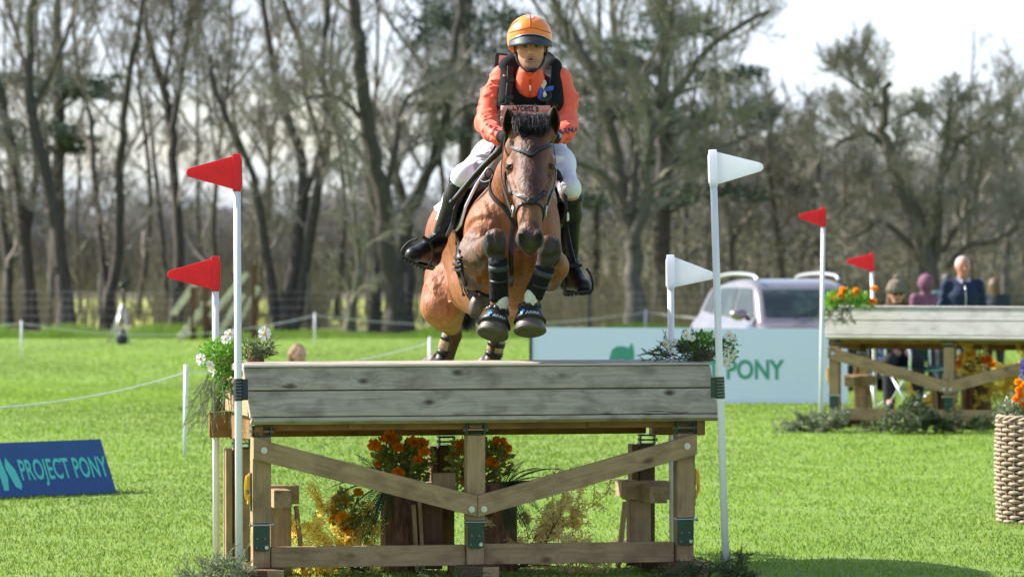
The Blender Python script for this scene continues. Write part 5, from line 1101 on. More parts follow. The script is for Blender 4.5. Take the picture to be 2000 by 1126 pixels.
    nb=band('noseband',[(985,362,19.30),(1004,378,19.16),(1037,391,19.0),(1062,380,19.14),(1082,366,19.30)],.019,.008,.004)
    mb=MB(); c=S.snap(W(1037,390,19.0),.010); tube(mb,[c+[0,.004,0],c-[0,.006,0]],[.020,.017],14); mb.build('noseband_rosette',M['black'],nb)
    band('drop_noseband',[(1037,392,19.0),(1022,405,19.05),(1013,425,19.06),(1009,445,19.1)],.013); band('drop_noseband',[(1037,392,19.0),(1050,404,19.05),(1059,422,19.06),(1062,445,19.1)],.013)
    for px in (999,1066):
        mb=MB(); c=S.snap(W(px,413,19.08),.012); tube(mb,[c+[math.cos(t)*.004,math.sin(t)*.026,math.cos(t)*0+math.cos(t)*.026] for t in np.linspace(0,2*math.pi,20)],.0035,6); tube(mb,[c+[0,-.012,.028],c+[0,-.014,-.026]],.004,6); mb.build('bit_ring',M['zinc'],o)
    # reins
    for sx,px,h0 in ((-1,999,(986,268,19.72)),(1,1066,(1080,272,19.75))):
        mb=MB(); P=spl([W(px,413,19.08),W(px+sx*10,385,19.25),W(px+sx*20,340,19.45),W(*h0)],20); strap(mb,P,np.tile([sx*1.,-.4,0],(20,1)),.016,.003); mb.build('rein',M['black'],o,False)
    # breastplate, martingale, girth
    band('breastplate',[(975,310,20.05),(958,345,19.95),(962,380,19.85),(985,412,19.75),(1010,435,19.72)],.022,.006,.004)
    band('breastplate',[(1080,330,20.05),(1090,370,19.9),(1075,410,19.8),(1050,430,19.75),(1012,437,19.72)],.022,.006,.004)
    band('martingale_strap',[(1010,435,19.7),(1008,470,19.7),(1003,500,19.72),(1000,530,19.78),(996,560,19.9)],.022,.005,.004)
    mb=MB(); c=W(946,353,19.98); tube(mb,spl([W(938,352,20.0),W(948,357,19.97),W(962,352,19.95)],8),.010,8); tube(mb,[W(955,340,19.97)+[math.cos(t)*.02,0,math.sin(t)*.028] for t in np.linspace(0,2*math.pi,16)],.004,6); mb.build('strap_buckle',M['black'],o)
    g=band('girth',[(884,440,20.45),(885,475,20.42),(890,520,20.38),(903,560,20.36),(925,580,20.36),(948,590,20.34),(980,592,20.33)],.085,.012,.006,n=40)
    mb=MB(); 
    for dx in (0,9): 
        Q=S.drape(spl([W(885+dx*.8,438,19.2),W(884+dx*.8,475,19.2),W(887+dx*.8,508,19.2),W(893+dx,545,19.2),W(900+dx,584-dx,19.2)],22),.008,rng=1.8); Q[:,1]=np.convolve(np.pad(Q[:,1],2,'edge'),np.ones(5)/5,'valid')-.012; strap(mb,Q,np.tile([-.5,-1,.1],(22,1)),.020,.005)
    mb.build('girth_strap',M['black'],g,False)
    mb=MB(); 
    for dy in (0,14,24): Q=S.drape(spl([W(881,503+dy,19.2),W(890,505+dy,19.2),W(900,503+dy,19.2)],8),.012,rng=1.8)-[0,.012,0]; tube(mb,Q,.0075,8)
    mb.build('girth_buckle',M['black'],g)
    mb=MB(); c=W(931,597,19.98); pts=[]; 
    for t in np.linspace(0,2*math.pi,25)[:-1]: pts.append(c+np.array([math.cos(t)*.040+math.sin(t)*.012,.01*math.cos(t)-.02,math.sin(t)*.066]))
    mb.add(pts+[c-np.array([0,.05,0])],[[i,(i+1)%24,24] for i in range(24)]); q_=mb.build('stud_guard',M['rubber'],o); q_.modifiers.new('s','SOLIDIFY').thickness=.008
    # beard hair at the chin
    mb=MB()
    for k in range(90):
        s=W(1018+q.uniform(-4,6),478+q.uniform(-6,6),19.05); e=s+np.array([q.uniform(-.05,.0),q.uniform(-.02,.02),q.uniform(-.02,.02)]); tube(mb,[s,(s+e)/2+[0,0,-.004],e],[.0008,.0006,.0003],3,False)
    mb.build('whiskers',M['hair_black'],o)
    return S
HS=build_horse()
# ---------------- saddle and pad ----------------
def saddle():
    o=thing('saddle','black leather saddle with stirrups on the bay horse, beneath the rider','saddle',tuple(W(1010,330,20.6)))
    S=SF(W(870,560,21.3)*[1,0,1]+[-.1,19.95,-.1],W(1150,250,20)*[1,0,1]+[.12,21.4,.1],.011)
    S.ell(W(1010,318,20.75),(.13,.36,.06),None,.05); S.cone(W(1008,300,20.45),W(1008,322,20.4),.05,.09,.05); S.cone(W(955,312,20.42),W(915,350,20.38),.04,.035,.05)
    V,F=S.surf(); mesh('seat',V,F,M['black'],o)
    def flap(nm,pts,m,par,th=.02):
        P=[W(*p) for p in pts]; P=np.array(P); n=len(P); c=P.mean(0); mb=MB(); yv=np.array([0,th,0]); ring=P; 
        mb.add(np.vstack([ring,c-[0,.015,0]]),[[i,(i+1)%n,n] for i in range(n)]); b=mb.build(nm,m,par,False); s=b.modifiers.new('s','SOLIDIFY'); s.thickness=th; bevel(b,.004,2); return b
    flap('flap',[(968,300,20.21),(940,330,20.19),(912,370,20.14),(892,410,20.10),(888,440,20.11),(878,462,20.26),(868,470,20.7),(880,400,20.85),(930,320,20.8)],M['black'],o)
    flap('flap',[(1070,310,20.21),(1095,335,20.19),(1108,370,20.16),(1110,410,20.14),(1102,438,20.16),(1095,460,20.5),(1100,420,20.8),(1085,330,20.8)],M['black'],o)
    # stirrup leathers and stirrups
    def stir(le,hoopL,treadA,treadB,hoopR,eye):
        mb=MB(); P=spl([W(*p) for p in le],16); strap(mb,P,np.tile([-.2,-1,.1],(16,1)),.022,.004); mb.build('stirrup_leather',M['black'],o,False)
        s=MB(); tube(s,spl([W(*p) for p in hoopL],14),.0065,8); tube(s,spl([W(*p) for p in hoopR],14),.0065,8); tube(s,[W(*p) for p in eye],.009,8)
        a=W(*treadA);b=W(*treadB); X=nrm(b-a); u=nrm(np.cross([0,1,0],X)); Mx=np.stack([X,np.array([0,1.,0]),np.cross(X,[0,1.,0])],1); s.add(boxV((a+b)/2,(np.linalg.norm(b-a),.07,.012),Mx),BF); st=s.build('stirrup',M['black'],o,False); t=MB()
        for k in range(7): t.add(boxV(a+(b-a)*(k+.5)/7-Mx[:,2]*.010*np.sign(Mx[2,2]),(.010,.07,.014),Mx),BF)
        t.build('tread_stud',M['dark_metal'],st,False)
    stir([(905,385,20.22),(885,420,20.2),(858,455,20.15),(838,470,20.12)],[(788,498,20.1),(785,490,20.1),(797,474,20.1),(815,466,20.08)],(787,501,20.12),(833,525,20.14),[(835,525,20.14),(846,500,20.1),(842,478,20.08),(828,464,20.08)],[(826,462,20.08),(842,474,20.08)])
    stir([(1100,410,20.24),(1107,450,20.22),(1114,485,20.2),(1122,515,20.15)],[(1106,571,20.12),(1100,548,20.12),(1105,525,20.12),(1118,518,20.12)],(1106,573,20.13),(1157,567,20.13),[(1157,567,20.13),(1158,552,20.12),(1153,535,20.12),(1145,524,20.12)],[(1112,518,20.12),(1137,518,20.12)])
    p=thing('saddle_pad','white quilted saddle pad showing at the edge of the black saddle','saddle pad',tuple(W(1000,330,20.6)))
    flap('quilted_pad',[(981,298,20.23),(964,318,20.17),(934,360,20.13),(912,405,20.10),(902,440,20.11),(893,452,20.26),(855,430,20.95),(870,380,21.1),(940,310,21.0)],M['pad'],p,.014)
    flap('quilted_pad',[(1070,310,20.28),(1100,340,20.22),(1112,380,20.20),(1112,430,20.20),(1100,462,20.5),(1100,400,21.0),(1085,330,20.9)],M['pad'],p,.014)
    flap('pad_corner',[(890,400,20.7),(862,392,20.95),(846,404,20.95),(850,411,20.92),(880,415,20.8)],M['pad'],p,.012)
saddle()
# ---------------- rider ----------------
def hand_sf(S,wr,kn,side,r=1.0):
    """closed hand: palm, four curled fingers of unequal length and a thumb on top"""
    d=nrm(kn-wr); s=nrm(np.cross(d,[0,0,1.]))*side; up=np.cross(s,d)*side; up=up if up[2]>0 else -up
    S.cone(wr,kn,.026,.030,.012,'u',(up,1.15))
    for i,(of,l) in enumerate(((.024,.036),(.008,.041),(-.009,.038),(-.024,.030))):
        a=kn+up*of; b=a+d*l*.55-s*.012; c=b-s*.024-d*.006; e=c-d*.022+s*.002; S.chain([a,b,c,e],[.0105,.0098,.009,.008],.004)
    t0=wr+d*.02+up*.02; t1=t0+d*.03+up*.012-s*.012; t2=t1+d*.022-s*.012; S.chain([t0,t1,t2],[.013,.011,.0095],.006)
def rider():
    o=thing('person','rider in coral shirt, black vest and orange helmet crouching over the horse in mid jump','person',tuple(W(1030,300,20.5)))
    J=dict(pel=W(1032,292,20.62),wai=W(1034,245,20.45),che=W(1036,195,20.28),nek=W(1036,150,20.14),
      sl=W(982,152,20.22),sr=W(1092,155,20.22),el=W(949,238,20.10),er=W(1107,240,20.10),wl=W(976,266,19.88),wr=W(1088,268,19.90),hl=W(990,268,19.80),hr=W(1076,268,19.82),
      tl=W(1000,290,20.60),tr=W(1064,290,20.60),kl=W(906,345,20.22),kr=W(1113,368,20.20),al=W(856,470,20.46),ar=W(1114,518,20.42),fl=W(806,497,20.22),fr=W(1140,560,20.18),hel=W(846,505,20.48),her=W(1110,556,20.45))
    # body: head and neck fine grid
    hc=W(1036.5,95.2,19.99); hd=SF((-.75,19.6,1.25),(.55,20.95,3.02),.012,(hc-[.095,.125,.155],hc+[.095,.10,.07],.0028)); e=lambda x,y,z:hc+np.array([x,y,z])
    hd.ell(e(0,.02,.045),(.074,.092,.085),None,.02); hd.ell(e(0,-.012,-.02),(.062,.072,.082),None,.025); hd.cone(e(0,-.04,-.075),e(0,.0,-.05),.036,.05,.03)  # cranium, face, jaw
    hd.cone(e(-.046,.0,-.055),e(-.018,-.055,-.085),.020,.018,.02); hd.cone(e(.046,.0,-.055),e(.018,-.055,-.085),.020,.018,.02); hd.ell(e(0,-.070,-.092),(.019,.015,.015),None,.015) # jaw line, chin
    hd.cone(e(-.04,-.058,-.016),e(-.05,-.03,-.012),.016,.014,.02); hd.cone(e(.04,-.058,-.016),e(.05,-.03,-.012),.016,.014,.02) # cheekbones
    hd.cone(e(-.034,-.074,.023),e(-.008,-.080,.020),.008,.008,.012); hd.cone(e(.034,-.074,.023),e(.008,-.080,.020),.008,.008,.012) # brow
    for s in (-1,1): hd.ell(e(s*.029,-.086,.006),(.016,.014,.0105),None,.010,'s'); hd.ell(e(s*.029,-.0655,.006),(.0125,.0125,.0125),None,.002)
    for s in (-1,1): hd.cone(e(s*.041,-.068,.0155),e(s*.018,-.079,.0165),.0035,.0035,.004); 
    hd.cone(e(0,-.080,.012),e(0,-.100,-.020),.0075,.010,.010); hd.ell(e(0,-.099,-.025),(.0115,.011,.009),None,.006); 
    for s in (-1,1): hd.ell(e(s*.011,-.091,-.027),(.0075,.009,.007),None,.005); hd.ell(e(s*.006,-.099,-.034),(.003,.004,.003),None,.002,'s')
    hd.cone(e(-.022,-.078,-.058),e(.022,-.078,-.058),.008,.008,.01); hd.cone(e(-.017,-.0865,-.052),e(.017,-.0865,-.052),.0045,.0045,.004); hd.cone(e(-.014,-.087,-.066),e(.014,-.087,-.066),.0055,.0055,.004); hd.ell(e(0,-.092,-.0585),(.015,.010,.0035),None,.002,'s')
    hd.cone(e(0,.035,-.05),W(1036,155,20.11),.052,.044,.03)
    for s in (-1,1): hd.ell(e(s*.074,.010,-.004),(.009,.020,.030),None,.006); hd.ell(e(s*.083,.0,-.002),(.006,.010,.017),None,.003,'s')
    # torso, arms and legs of the body under the clothes, same mesh
    bd=hd
    bd.chain([J['pel'],J['wai'],J['che']],[.12,.105,.12],.05); bd.cone(J['sl'],J['sr'],.045,.045,.05); bd.cone(J['che'],W(1036,155,20.12),.09,.045,.04)
    for s in 'lr':
        bd.chain([J['s'+s],J['e'+s],J['w'+s]],[.045,.038,.024],.02); bd.chain([J['t'+s],J['k'+s],J['a'+s]],[.08,.052,.034],.02); bd.cone(J['he'+s],J['f'+s],.03,.028,.03); bd.cone(J['a'+s],J['he'+s],.034,.03,.03); bd.cone(J['w'+s],J['h'+s],.022,.026,.01)
    V,F=hd.surf(); q=V-hc
    c=np.tile([.60,.265,.18],(len(V),1)); 
    def blob(p,r,colr,k=1.0):
        nonlocal c; w=(np.clip(1-np.linalg.norm((q-np.array(p))/np.array(r),axis=1),0,1)**.6*k)[:,None]; w=np.clip(w,0,1); c=c*(1-w)+w*np.array(colr)
    front=(q[:,1]<.02)[:,None]
    beard=np.clip((-q[:,2]-.042)/.02,0,1)*np.clip((.10+q[:,2])/.01+3,0,1)*(q[:,1]<.03)*.62; beard=beard[:,None]*(np.abs(q[:,0])<.09)[:,None]*(q[:,1]>-.16)[:,None]*(q[:,2]>-.125)[:,None]; c=c*(1-beard)+beard*np.array([.17,.10,.075])
    blob((0,-.088,-.045),(.028,.03,.008),(.16,.09,.07),.6)
    blob((-.045,-.055,-.03),(.03,.03,.022),(.52,.22,.16),.5); blob((.045,-.055,-.03),(.03,.03,.022),(.52,.22,.16),.5)
    blob((0,-.095,-.052),(.021,.02,.008),(.42,.15,.13),.9); blob((0,-.093,-.066),(.019,.02,.009),(.45,.17,.15),.9); blob((0,-.088,-.0585),(.016,.02,.0045),(.04,.012,.012),1.6)
    for s in (-1,1):
        t=np.clip(1-np.abs((q[:,2]-(.0265-.10*np.clip(np.abs(q[:,0])-.036,0,1)*2.2-.0*q[:,0]))/.0068),0,1)*((q[:,0]*s>.010)&(q[:,0]*s<.050)&(q[:,1]<-.03)); t=np.clip(t*1.5,0,.92)[:,None]; c=c*(1-t)+t*np.array([.045,.025,.016])
        t=((q[:,0]*s>.016)&(q[:,0]*s<.043)&(np.abs(q[:,2]-.0135)<.0034)&(q[:,1]<-.05))[:,None]; c=np.where(t,[.05,.025,.02],c)
        ey=((np.abs(q[:,0]-s*.029)<.0125)&(np.abs(q[:,2]-.006)<.0055)&(q[:,1]<-.055))[:,None]; c=np.where(ey,[.26,.19,.17],c)
        ir=(((q[:,0]-s*.029)**2+(q[:,2]-.0065)**2<.0066**2)&(q[:,1]<-.055))[:,None]; c=np.where(ir,[.06,.05,.045],c)
        pu=(((q[:,0]-s*.029)**2+(q[:,2]-.0065)**2<.0028**2)&(q[:,1]<-.055))[:,None]; c=np.where(pu,[.008,.008,.008],c)
        blob((s*.006,-.1,-.034),(.004,.01,.003),(.10,.04,.03),1.2)
    mesh('body',V,F,M['skin'],o,True,c)
    # shirt
    sh=SF((-.32,19.65,2.05),(.45,20.75,2.78),.0065)
    sh.chain([J['wai'],J['che']],[.125,.135],.05,((1,0,0),1.1)); sh.cone(J['sl']+[.01,0,0],J['sr']-[.01,0,0],.062,.062,.05); sh.cone(W(1036,163,20.14),W(1036,141,20.08),.080,.062,.03)
    A=[(J['sl'],W(960,190,20.18),J['el'],W(960,258,19.98),J['wl']),(J['sr'],W(1108,195,20.18),J['er'],W(1104,258,20.0),J['wr'])]
    for a in A: sh.chain(list(a),[.061,.052,.050,.046,.036],.03); sh.ell(a[2]+[0,0,-.015],(.050,.056,.047),None,.03)
    q_=random.Random(8)
    for a in A:   # folds
        for i in range(4):
            for t in (.05,.2,.35,.5,.65,.8,.95):
                p=a[i]+(a[i+1]-a[i])*t; D=nrm(a[i+1]-a[i]); u,v=frame(D); g=q_.uniform(0,6.28); w=u*math.cos(g)+v*math.sin(g); w2=np.cross(D,w); rr=[.058,.050,.047,.040][i]
                sh.cone(p+w*rr-D*.012-w2*.02,p+w*rr*1.03+D*.022+w2*.030,.009,.006,.009)
    hole=W(1036,145,20.1); sh.cone(W(1036,150,20.09),W(1036,120,20.05),.046,.050,.01,'s')
    V,F=sh.surf(); s_=mesh('shirt',V,F,M['orange_shirt'],o)
    mb=MB(); Q=sh.drape([W(1036,y,19.8) for y in np.linspace(150,186,12)],.003); strap(mb,Q,np.tile([0,-1.,0],(12,1)),.008,.003); z=mb.build('zip',mat('brick_zip',(.55,.06,.03),.5),s_,False); mb=MB(); tube(mb,[Q[4]-[0,.006,0],Q[7]-[0,.008,0]],.004,6); mb.build('zip_pull',M['white'],z)
    mb=MB(); 
    for s in (-1,1): P=sh.snap(spl([W(1036+s*16,140,20.0),W(1036+s*12,152,19.98),W(1036,164,19.98)],10),.004); strap(mb,P,sh.grad(P),.018,.005)
    mb.build('collar',M['orange_shirt'],s_,False)
    V3,T3=textVF('ARMA',.040,.0006,1.0,1.0); V3[:,0]-=V3[:,0].min(); P=np.array([W(1090,262,19.75)+[x,0,y+.18*x*1.0] for x,y,_ in V3]); P=sh.drape(P,.003); mesh('lettering',P,T3,M['ink'],s_,False)
    mb=MB(); P=[sh.drape([W(1085,258,19.75)+[math.cos(t)*.014,0,math.sin(t)*.017]],.004)[0] for t in np.linspace(0,2*math.pi,14)[:-1]]; mb.add(P+[np.mean(P,0)],[[i,(i+1)%13,13] for i in range(13)]); mb.build('logo',M['cyan'],s_,False)
    vp=mat('violet_print',(.25,.06,.22),.6)
    for k in range(5): mb=MB(); P=sh.drape([W(948+k*5,241+k*3.2,19.7)+[t*.012,0,t*.007] for t in (0,.5,1)],.003); tube(mb,P,.0028,5); mb.build('sleeve_print',vp,s_,False)
    # vest
    ve=SF((-.14,19.75,2.1),(.38,20.75,2.8),.0065)
    ve.chain([W(1034,262,20.46),W(1035,225,20.33),J['che']+[0,0,.0]],[.140,.152,.150],.05,((1,0,0),1.08)); ve.ell(W(1036,185,20.26),(.158,.15,.13),None,.05)
    ve.cone(W(993,135,20.20),W(990,200,20.12),.048,.052,.03); ve.cone(W(1078,135,20.20),W(1082,200,20.12),.048,.052,.03)
    ve.chain([W(993,128,20.20),W(1006,118,20.26),W(1036,116,20.30),W(1066,118,20.26),W(1078,130,20.20)],[.044,.040,.04,.040,.044],.03)
    ve.ell(W(1033,145,20.02),(.040,.12,.095),None,.02,'s'); ve.cone(W(1034,150,20.05),W(1033,176,19.98),.040,.018,.02,'s')
    V,F=ve.surf(); v_=mesh('vest',V,F,M['black_cloth'],o)
    def vb(nm,pts,w,t,m,n=16,off=.004): 
        mb=MB(); Q=ve.snap(spl([W(*p) for p in pts],n),off); strap(mb,Q,ve.grad(Q),w,t); return mb.build(nm,m,v_,False)
    vb('webbing_strap',[(1000,125,20.1),(1001,150,20.05),(997,175,20.03),(994,200,20.05)],.034,.006,M['black']); vb('webbing_strap',[(1066,125,20.1),(1063,150,20.05),(1060,180,20.03),(1056,200,20.05)],.034,.006,M['black'])
    for px,py in ((1002,142),(997,185),(1052,190)): 
        mb=MB(); c=ve.snap(W(px,py,20.03),.012); mb.add(boxV(c,(.044,.012,.022)),BF); b_=mb.build('buckle',M['dark_metal'],v_,False); bevel(b_,.003)
    vb('waist_strap',[(975,205,20.15),(1000,204,20.0),(1036,206,19.98),(1070,204,20.0),(1094,205,20.15)],.018,.006,M['black'],22)
    mb=MB(); Q=ve.snap([W(981,143,20.1)],.006)[0]; tube(mb,[Q,Q-[0,.006,0]],.007,8); mb.build('stud_button',M['zinc'],v_)
    # bib
    xs_=np.linspace(978,1077,16); P=[]
    for i,y in enumerate(np.linspace(198,262,9)):
        for x in xs_: P.append(W(x+ (x-1028)*.04*i/8,y+abs(x-1030)*.03,19.6))
    P=ve.drape(P,.010); n=16; i=np.arange(8)[:,None]*n; j=np.arange(15)[None]; b_=mesh('number_bib',P,np.stack([i+j,i+j+1,i+n+j+1,i+n+j],-1).reshape(-1,4),M['pink'],o); b_.modifiers.new('s','SOLIDIFY').thickness=.003
    V3,T3=textVF("Lycett's",.054,.0012,1.0,.82); V3[:,0]-=V3[:,0].mean(); P=ve.drape(np.array([W(1034,210.5,19.6)+[x,0,y-.05*x] for x,y,_ in V3]),.014); mesh('lettering',P,T3,M['ink'],b_,False)
    mb=MB(); 
    for k in range(6): P=ve.drape([W(1003+k*9,226,19.6)+[t*.015,0,0] for t in (0,1)],.014); strap(mb,np.array([P[0],(P[0]+P[1])/2,P[1]]),np.tile([0,-1.,0],(3,1)),.009,.001)
    mb.build('small_print',M['ink'],b_,False)
    # number pouch on the back, upper left
    mb=MB(); Mx=np.array(Matrix.Rotation(.08,3,'Y')); mb.add(boxV(W(979,120,20.34),(.072,.02,.085),Mx),BF); b_=mb.build('back_pouch',M['black'],v_,False); bevel(b_,.008,3); mb=MB(); mb.add(boxV(W(983,117,20.32),(.045,.008,.045),Mx),BF); mb.build('pouch_label',M['pink'],b_,False)
    # ribbon
    rb=None
    for k,(m,pts) in enumerate([('cream_ribbon',[(0,0),(-.012,.02),(-.006,.045),(.010,.048),(.016,.03)]),('blue_ribbon',[(0,0),(.02,.016),(.05,.020),(.046,-.002),(.02,-.008)]),('blue_ribbon',[(0,0),(-.018,.012),(-.045,.008),(-.040,-.012),(-.015,-.008)]),('blue_ribbon',[(0,0),(.004,-.025),(-.012,-.052),(-.030,-.036),(-.018,-.012)]),('cream_ribbon',[(.004,0),(.016,-.02),(.018,-.046),(.0,-.050),(-.002,-.02)])]):
        c=ve.drape([W(1063,168,19.6)],.012)[0]; mb=MB(); P=[c+np.array([x*1.05,-.006-.012*math.sin((abs(x)+abs(z))*60)-.002*k,z*1.05]) for x,z in pts]; mb.add(P+[np.mean(P,0)-[0,.006,0]],[[i,(i+1)%5,5] for i in range(5)]); q=mb.build('ribbon',M[m],o,False); q.modifiers.new('s','SOLIDIFY').thickness=.0015
    # breeches
    bs=SF((-.45,19.95,1.85),(.5,20.95,2.42),.0075)
    bs.chain([J['pel']+[0,0,.02],J['wai']-[0,0,.03]],[.15,.13],.05); 
    bs.chain([J['tl'],W(960,308,20.42),J['kl'],W(895,365,20.28)],[.112,.092,.055,.046],.05); bs.chain([J['tr'],W(1092,320,20.42),J['kr'],W(1114,388,20.28)],[.110,.078,.048,.042],.05)
    qb=random.Random(21)
    for i in range(9):
        for (a_,b_,f_) in ((W(985,295,20.40),W(915,342,20.24),-.085),(W(1072,300,20.40),W(1110,355,20.24),-.07)):
            t=qb.random(); p=a_+(b_-a_)*t+[qb.uniform(-.03,.03),f_+.03*t,qb.uniform(-.03,.03)]; g=qb.uniform(-.9,.9); e_=np.array([math.cos(g)*.035,.012,math.sin(g)*.035]); bs.cone(p-e_,p+e_,.008,.003,.014)
    V,F=bs.surf(); mesh('breeches',V,F,M['breeches'],o)
    # boots
    def boot(K,Aa,He,To,top,sdn,lab):
        b=SF(np.minimum.reduce([K,Aa,He,To])-.12,np.maximum.reduce([K,Aa,He,To])+.12,.0055); T0=K+(Aa-K)*top
        b.cone(K+(Aa-K)*.02,K+(Aa-K)*.33,.062,.058,.02); b.cone(K+(Aa-K)*.33,Aa,.058,.040,.03); b.cone(Aa,He,.042,.036,.03); b.cone(Aa+(To-Aa)*.2,To,.042,.030,.03); b.cone(He,To,.034,.031,.03); b.ell(To-(To-He)*.08,(.04,.045,.033),None,.02)
        # cut the shaft top
        D=nrm(Aa-K); c0=T0
        b.f=np.maximum(b.f,0) if 0 else b.f
        X=np.stack(np.meshgrid(*b.ax,indexing='ij'),-1); b.f=np.maximum(b.f,-((X-c0)@D).astype(np.float32)-.0)
        for i in range(5):   # ankle creases
            p=Aa+(K-Aa)*(.02+.05*i); u,v=frame(D); b.cone(p+np.array([-.03,-.038,.006*(i%2)]),p+np.array([.03,-.04,-.006]),.0035,.0035,.006,'s')
        V,F=b.surf(); q=mesh('riding_boot',V,F,M['black'],o)
        # sole + heel
        n=nrm(np.cross(To-He,np.cross(D,To-He))); n=n if n@D>0 else -n; mb=MB(); X=nrm(To-He); Y=np.cross(n,X); Mx=np.stack([X,Y,n],1); L_=np.linalg.norm(To-He)
        mb.add(boxV((He+To)/2+n*.036,(L_+.05,.062,.010),Mx),BF); mb.add(boxV(He+n*.045,(.05,.058,.022),Mx),BF); s=mb.build('sole',M['dark_metal'],q,False); bevel(s,.004,2)
        Q=[b.snap([c0+D*.012+ (frame(D)[0]*math.cos(t)+frame(D)[1]*math.sin(t))*.068],.003)[0] for t in np.linspace(0,2*math.pi,20)]; mb=MB(); tube(mb,Q,.005,6); mb.build('boot_trim',M['dark_metal'],q)
        mb=MB(); P=[]; 
        for k in range(7):
            p=Aa+(To-Aa)*(.1+.09*k)-n*.03; P=b.snap([p+Y*.018*s_ for s_ in (-1,0,1)],.003); tube(mb,P,.0028,5)
        mb.build('laces',M['dark_metal'],q)
    boot(J['kl'],J['al'],J['hel'],J['fl'],.07,1,'l'); boot(J['kr'],J['ar'],J['her'],J['fr'],.10,1,'r')
    # spur band
    # gloves
    for s,sg in (('l',1),('r',-1)):
        g=SF(J['h'+s]-.13,J['h'+s]+.13,.003); hand_sf(g,J['w'+s]+ (J['h'+s]-J['w'+s])*.15,J['h'+s],sg); g.cone(J['w'+s]-(J['h'+s]-J['w'+s])*.25,J['w'+s]+(J['h'+s]-J['w'+s])*.2,.032,.028,.01); V,F=g.surf(); mesh('glove',V,F,M['black_cloth'],o)
    mb=MB(); c=J['wr']+[.004,-.036,.006]; tube(mb,[c,c-[0,.008,0]],.018,18); w=mb.build('watch',M['zinc'],o); mb=MB(); tube(mb,[c-[0,.008,0],c-[0,.0095,0]],.014,18); mb.build('watch_face',M['cyan'],w)
    # hair at the temples
    mb=MB(); q2=random.Random(2)
    for k in range(420):
        s=-1 if k%2 else 1; p=e(s*.0665,q2.uniform(-.02,.06),q2.uniform(-.03,.04)); p=hd.snap([p],.001)[0]; tube(mb,[p,p+np.array([s*.002,.002,-.011])],[.0009,.0004],3,False)
    mb.build('hair',mat('brown_hair',(.04,.022,.014),.5),o)
    # helmet
    hm=thing('riding_helmet','orange silk covered riding helmet with dark peak on the rider','helmet',tuple(hc)) if 0 else None
    HM=SF(hc-[.15,.19,.08],hc+[.15,.18,.20],.004); HM.ell(e(-.004,.018,.062),(.112,.135,.112),None,.02); HM.ell(e(-.03,.05,.045),(.088,.11,.10),None,.02)
    X=np.stack(np.meshgrid(*HM.ax,indexing='ij'),-1)-hc; pl=(.020-.16*X[...,1].clip(-1,.3)*1.0)-X[...,2]; pl=np.where(X[...,1]>.0,(.020-.45*X[...,1])-X[...,2],pl); HM.f=np.maximum(HM.f,pl.astype(np.float32)*.9)
    HM.ell(e(0,.0,.0),(.083,.10,.095),None,.004,'s')
    V,F=HM.surf(); H_=mesh('helmet',V,F,M['orange_silk'],o)
    # peak and dark band: a curved visor around the front
    mb=MB(); n=31; rows=[]
    for k in range(n):
        a=-1.28+2.56*k/(n-1); ca,sa=math.cos(a),math.sin(a)
        for (rx,ry,z) in ((.1125,.137,.068-.034*abs(sa)**2.2),(.1145,.146,.048-.026*abs(sa)**2),(.1165,.165,.028-.012*sa*sa),(.1165,.174,.016-.008*sa*sa),(.113,.170,.010-.006*sa*sa),(.106,.135,.016-.006*sa*sa)):
            rows.append(e(-.002+rx*sa,.018-ry*ca,z))
    i=np.arange(n-1)[:,None]*6; j=np.arange(5)[None]; mb.add(rows,np.stack([i+j,i+j+1,i+7+j,i+6+j],-1).reshape(-1,4)); pk=mb.build('peak',M['navy'],H_); s=pk.modifiers.new('s','SOLIDIFY'); s.thickness=.004
    mb=MB(); tube(mb,[rows[k*6]-np.array([0,.003,0]) for k in range(n)],.0022,5); mb.build('peak_piping',M['zinc'],pk)
    mb=MB(); c=e(.012,-.148,.040); tube(mb,[c,c-np.array([0,.006,0])],1,6) if 0 else None
    pts=[(-.026,0),(-.013,.0085),(.013,.0085),(.026,0),(.013,-.0085),(-.013,-.0085)]; 
    def pc(x,z): 
        a=math.asin(max(-1,min(1,(x+.014)/.115))); t=(z+.028)/.03; ry=.150+.008*(1-t); return e((x+.012),.018-ry*math.cos(a)-.006,.040+z)
    P=[pc(x,z) for x,z in pts]; mb.add(P+[np.mean(P,0)-[0,.001,0]],[[i,(i+1)%6,6] for i in range(6)]); em=mb.build('emblem',mat('bronze_badge',(.14,.05,.035),.4,.5,.3),pk,False)
    # orange front panel seam lines
    mb=MB(); Q=HM.snap([e(-.004+.0*t,.018-.137*math.sin(t),.062+.112*math.cos(t)) for t in np.linspace(-.8,1.25,26)],.002); tube(mb,Q,.0022,5)
    Q=HM.snap([e(.105*math.sin(a),.018-.13*math.cos(a),.105-.03*abs(math.sin(a))) for a in np.linspace(-1.2,1.2,30)],.001); tube(mb,Q,.0022,5); Q=HM.snap([e(-.09,.0-.06*t,.09+.07*t) for t in np.linspace(0,1,10)],.002); tube(mb,Q,.0018,5); mb.build('seam',mat('dark_orange_seam',(.5,.1,.01),.6),H_)
    b_=MB(); Q=HM.snap([e(.02*math.cos(t),.018-.03*math.sin(t)-.07,.165) for t in np.linspace(0,6.28,14)[:-1]],.002); b_.add(list(Q)+[np.mean(Q,0)+[0,0,.002]],[[i,(i+1)%13,13] for i in range(13)]); b_.build('crown_patch',M['pink'],H_)
    # harness
    mb=MB()
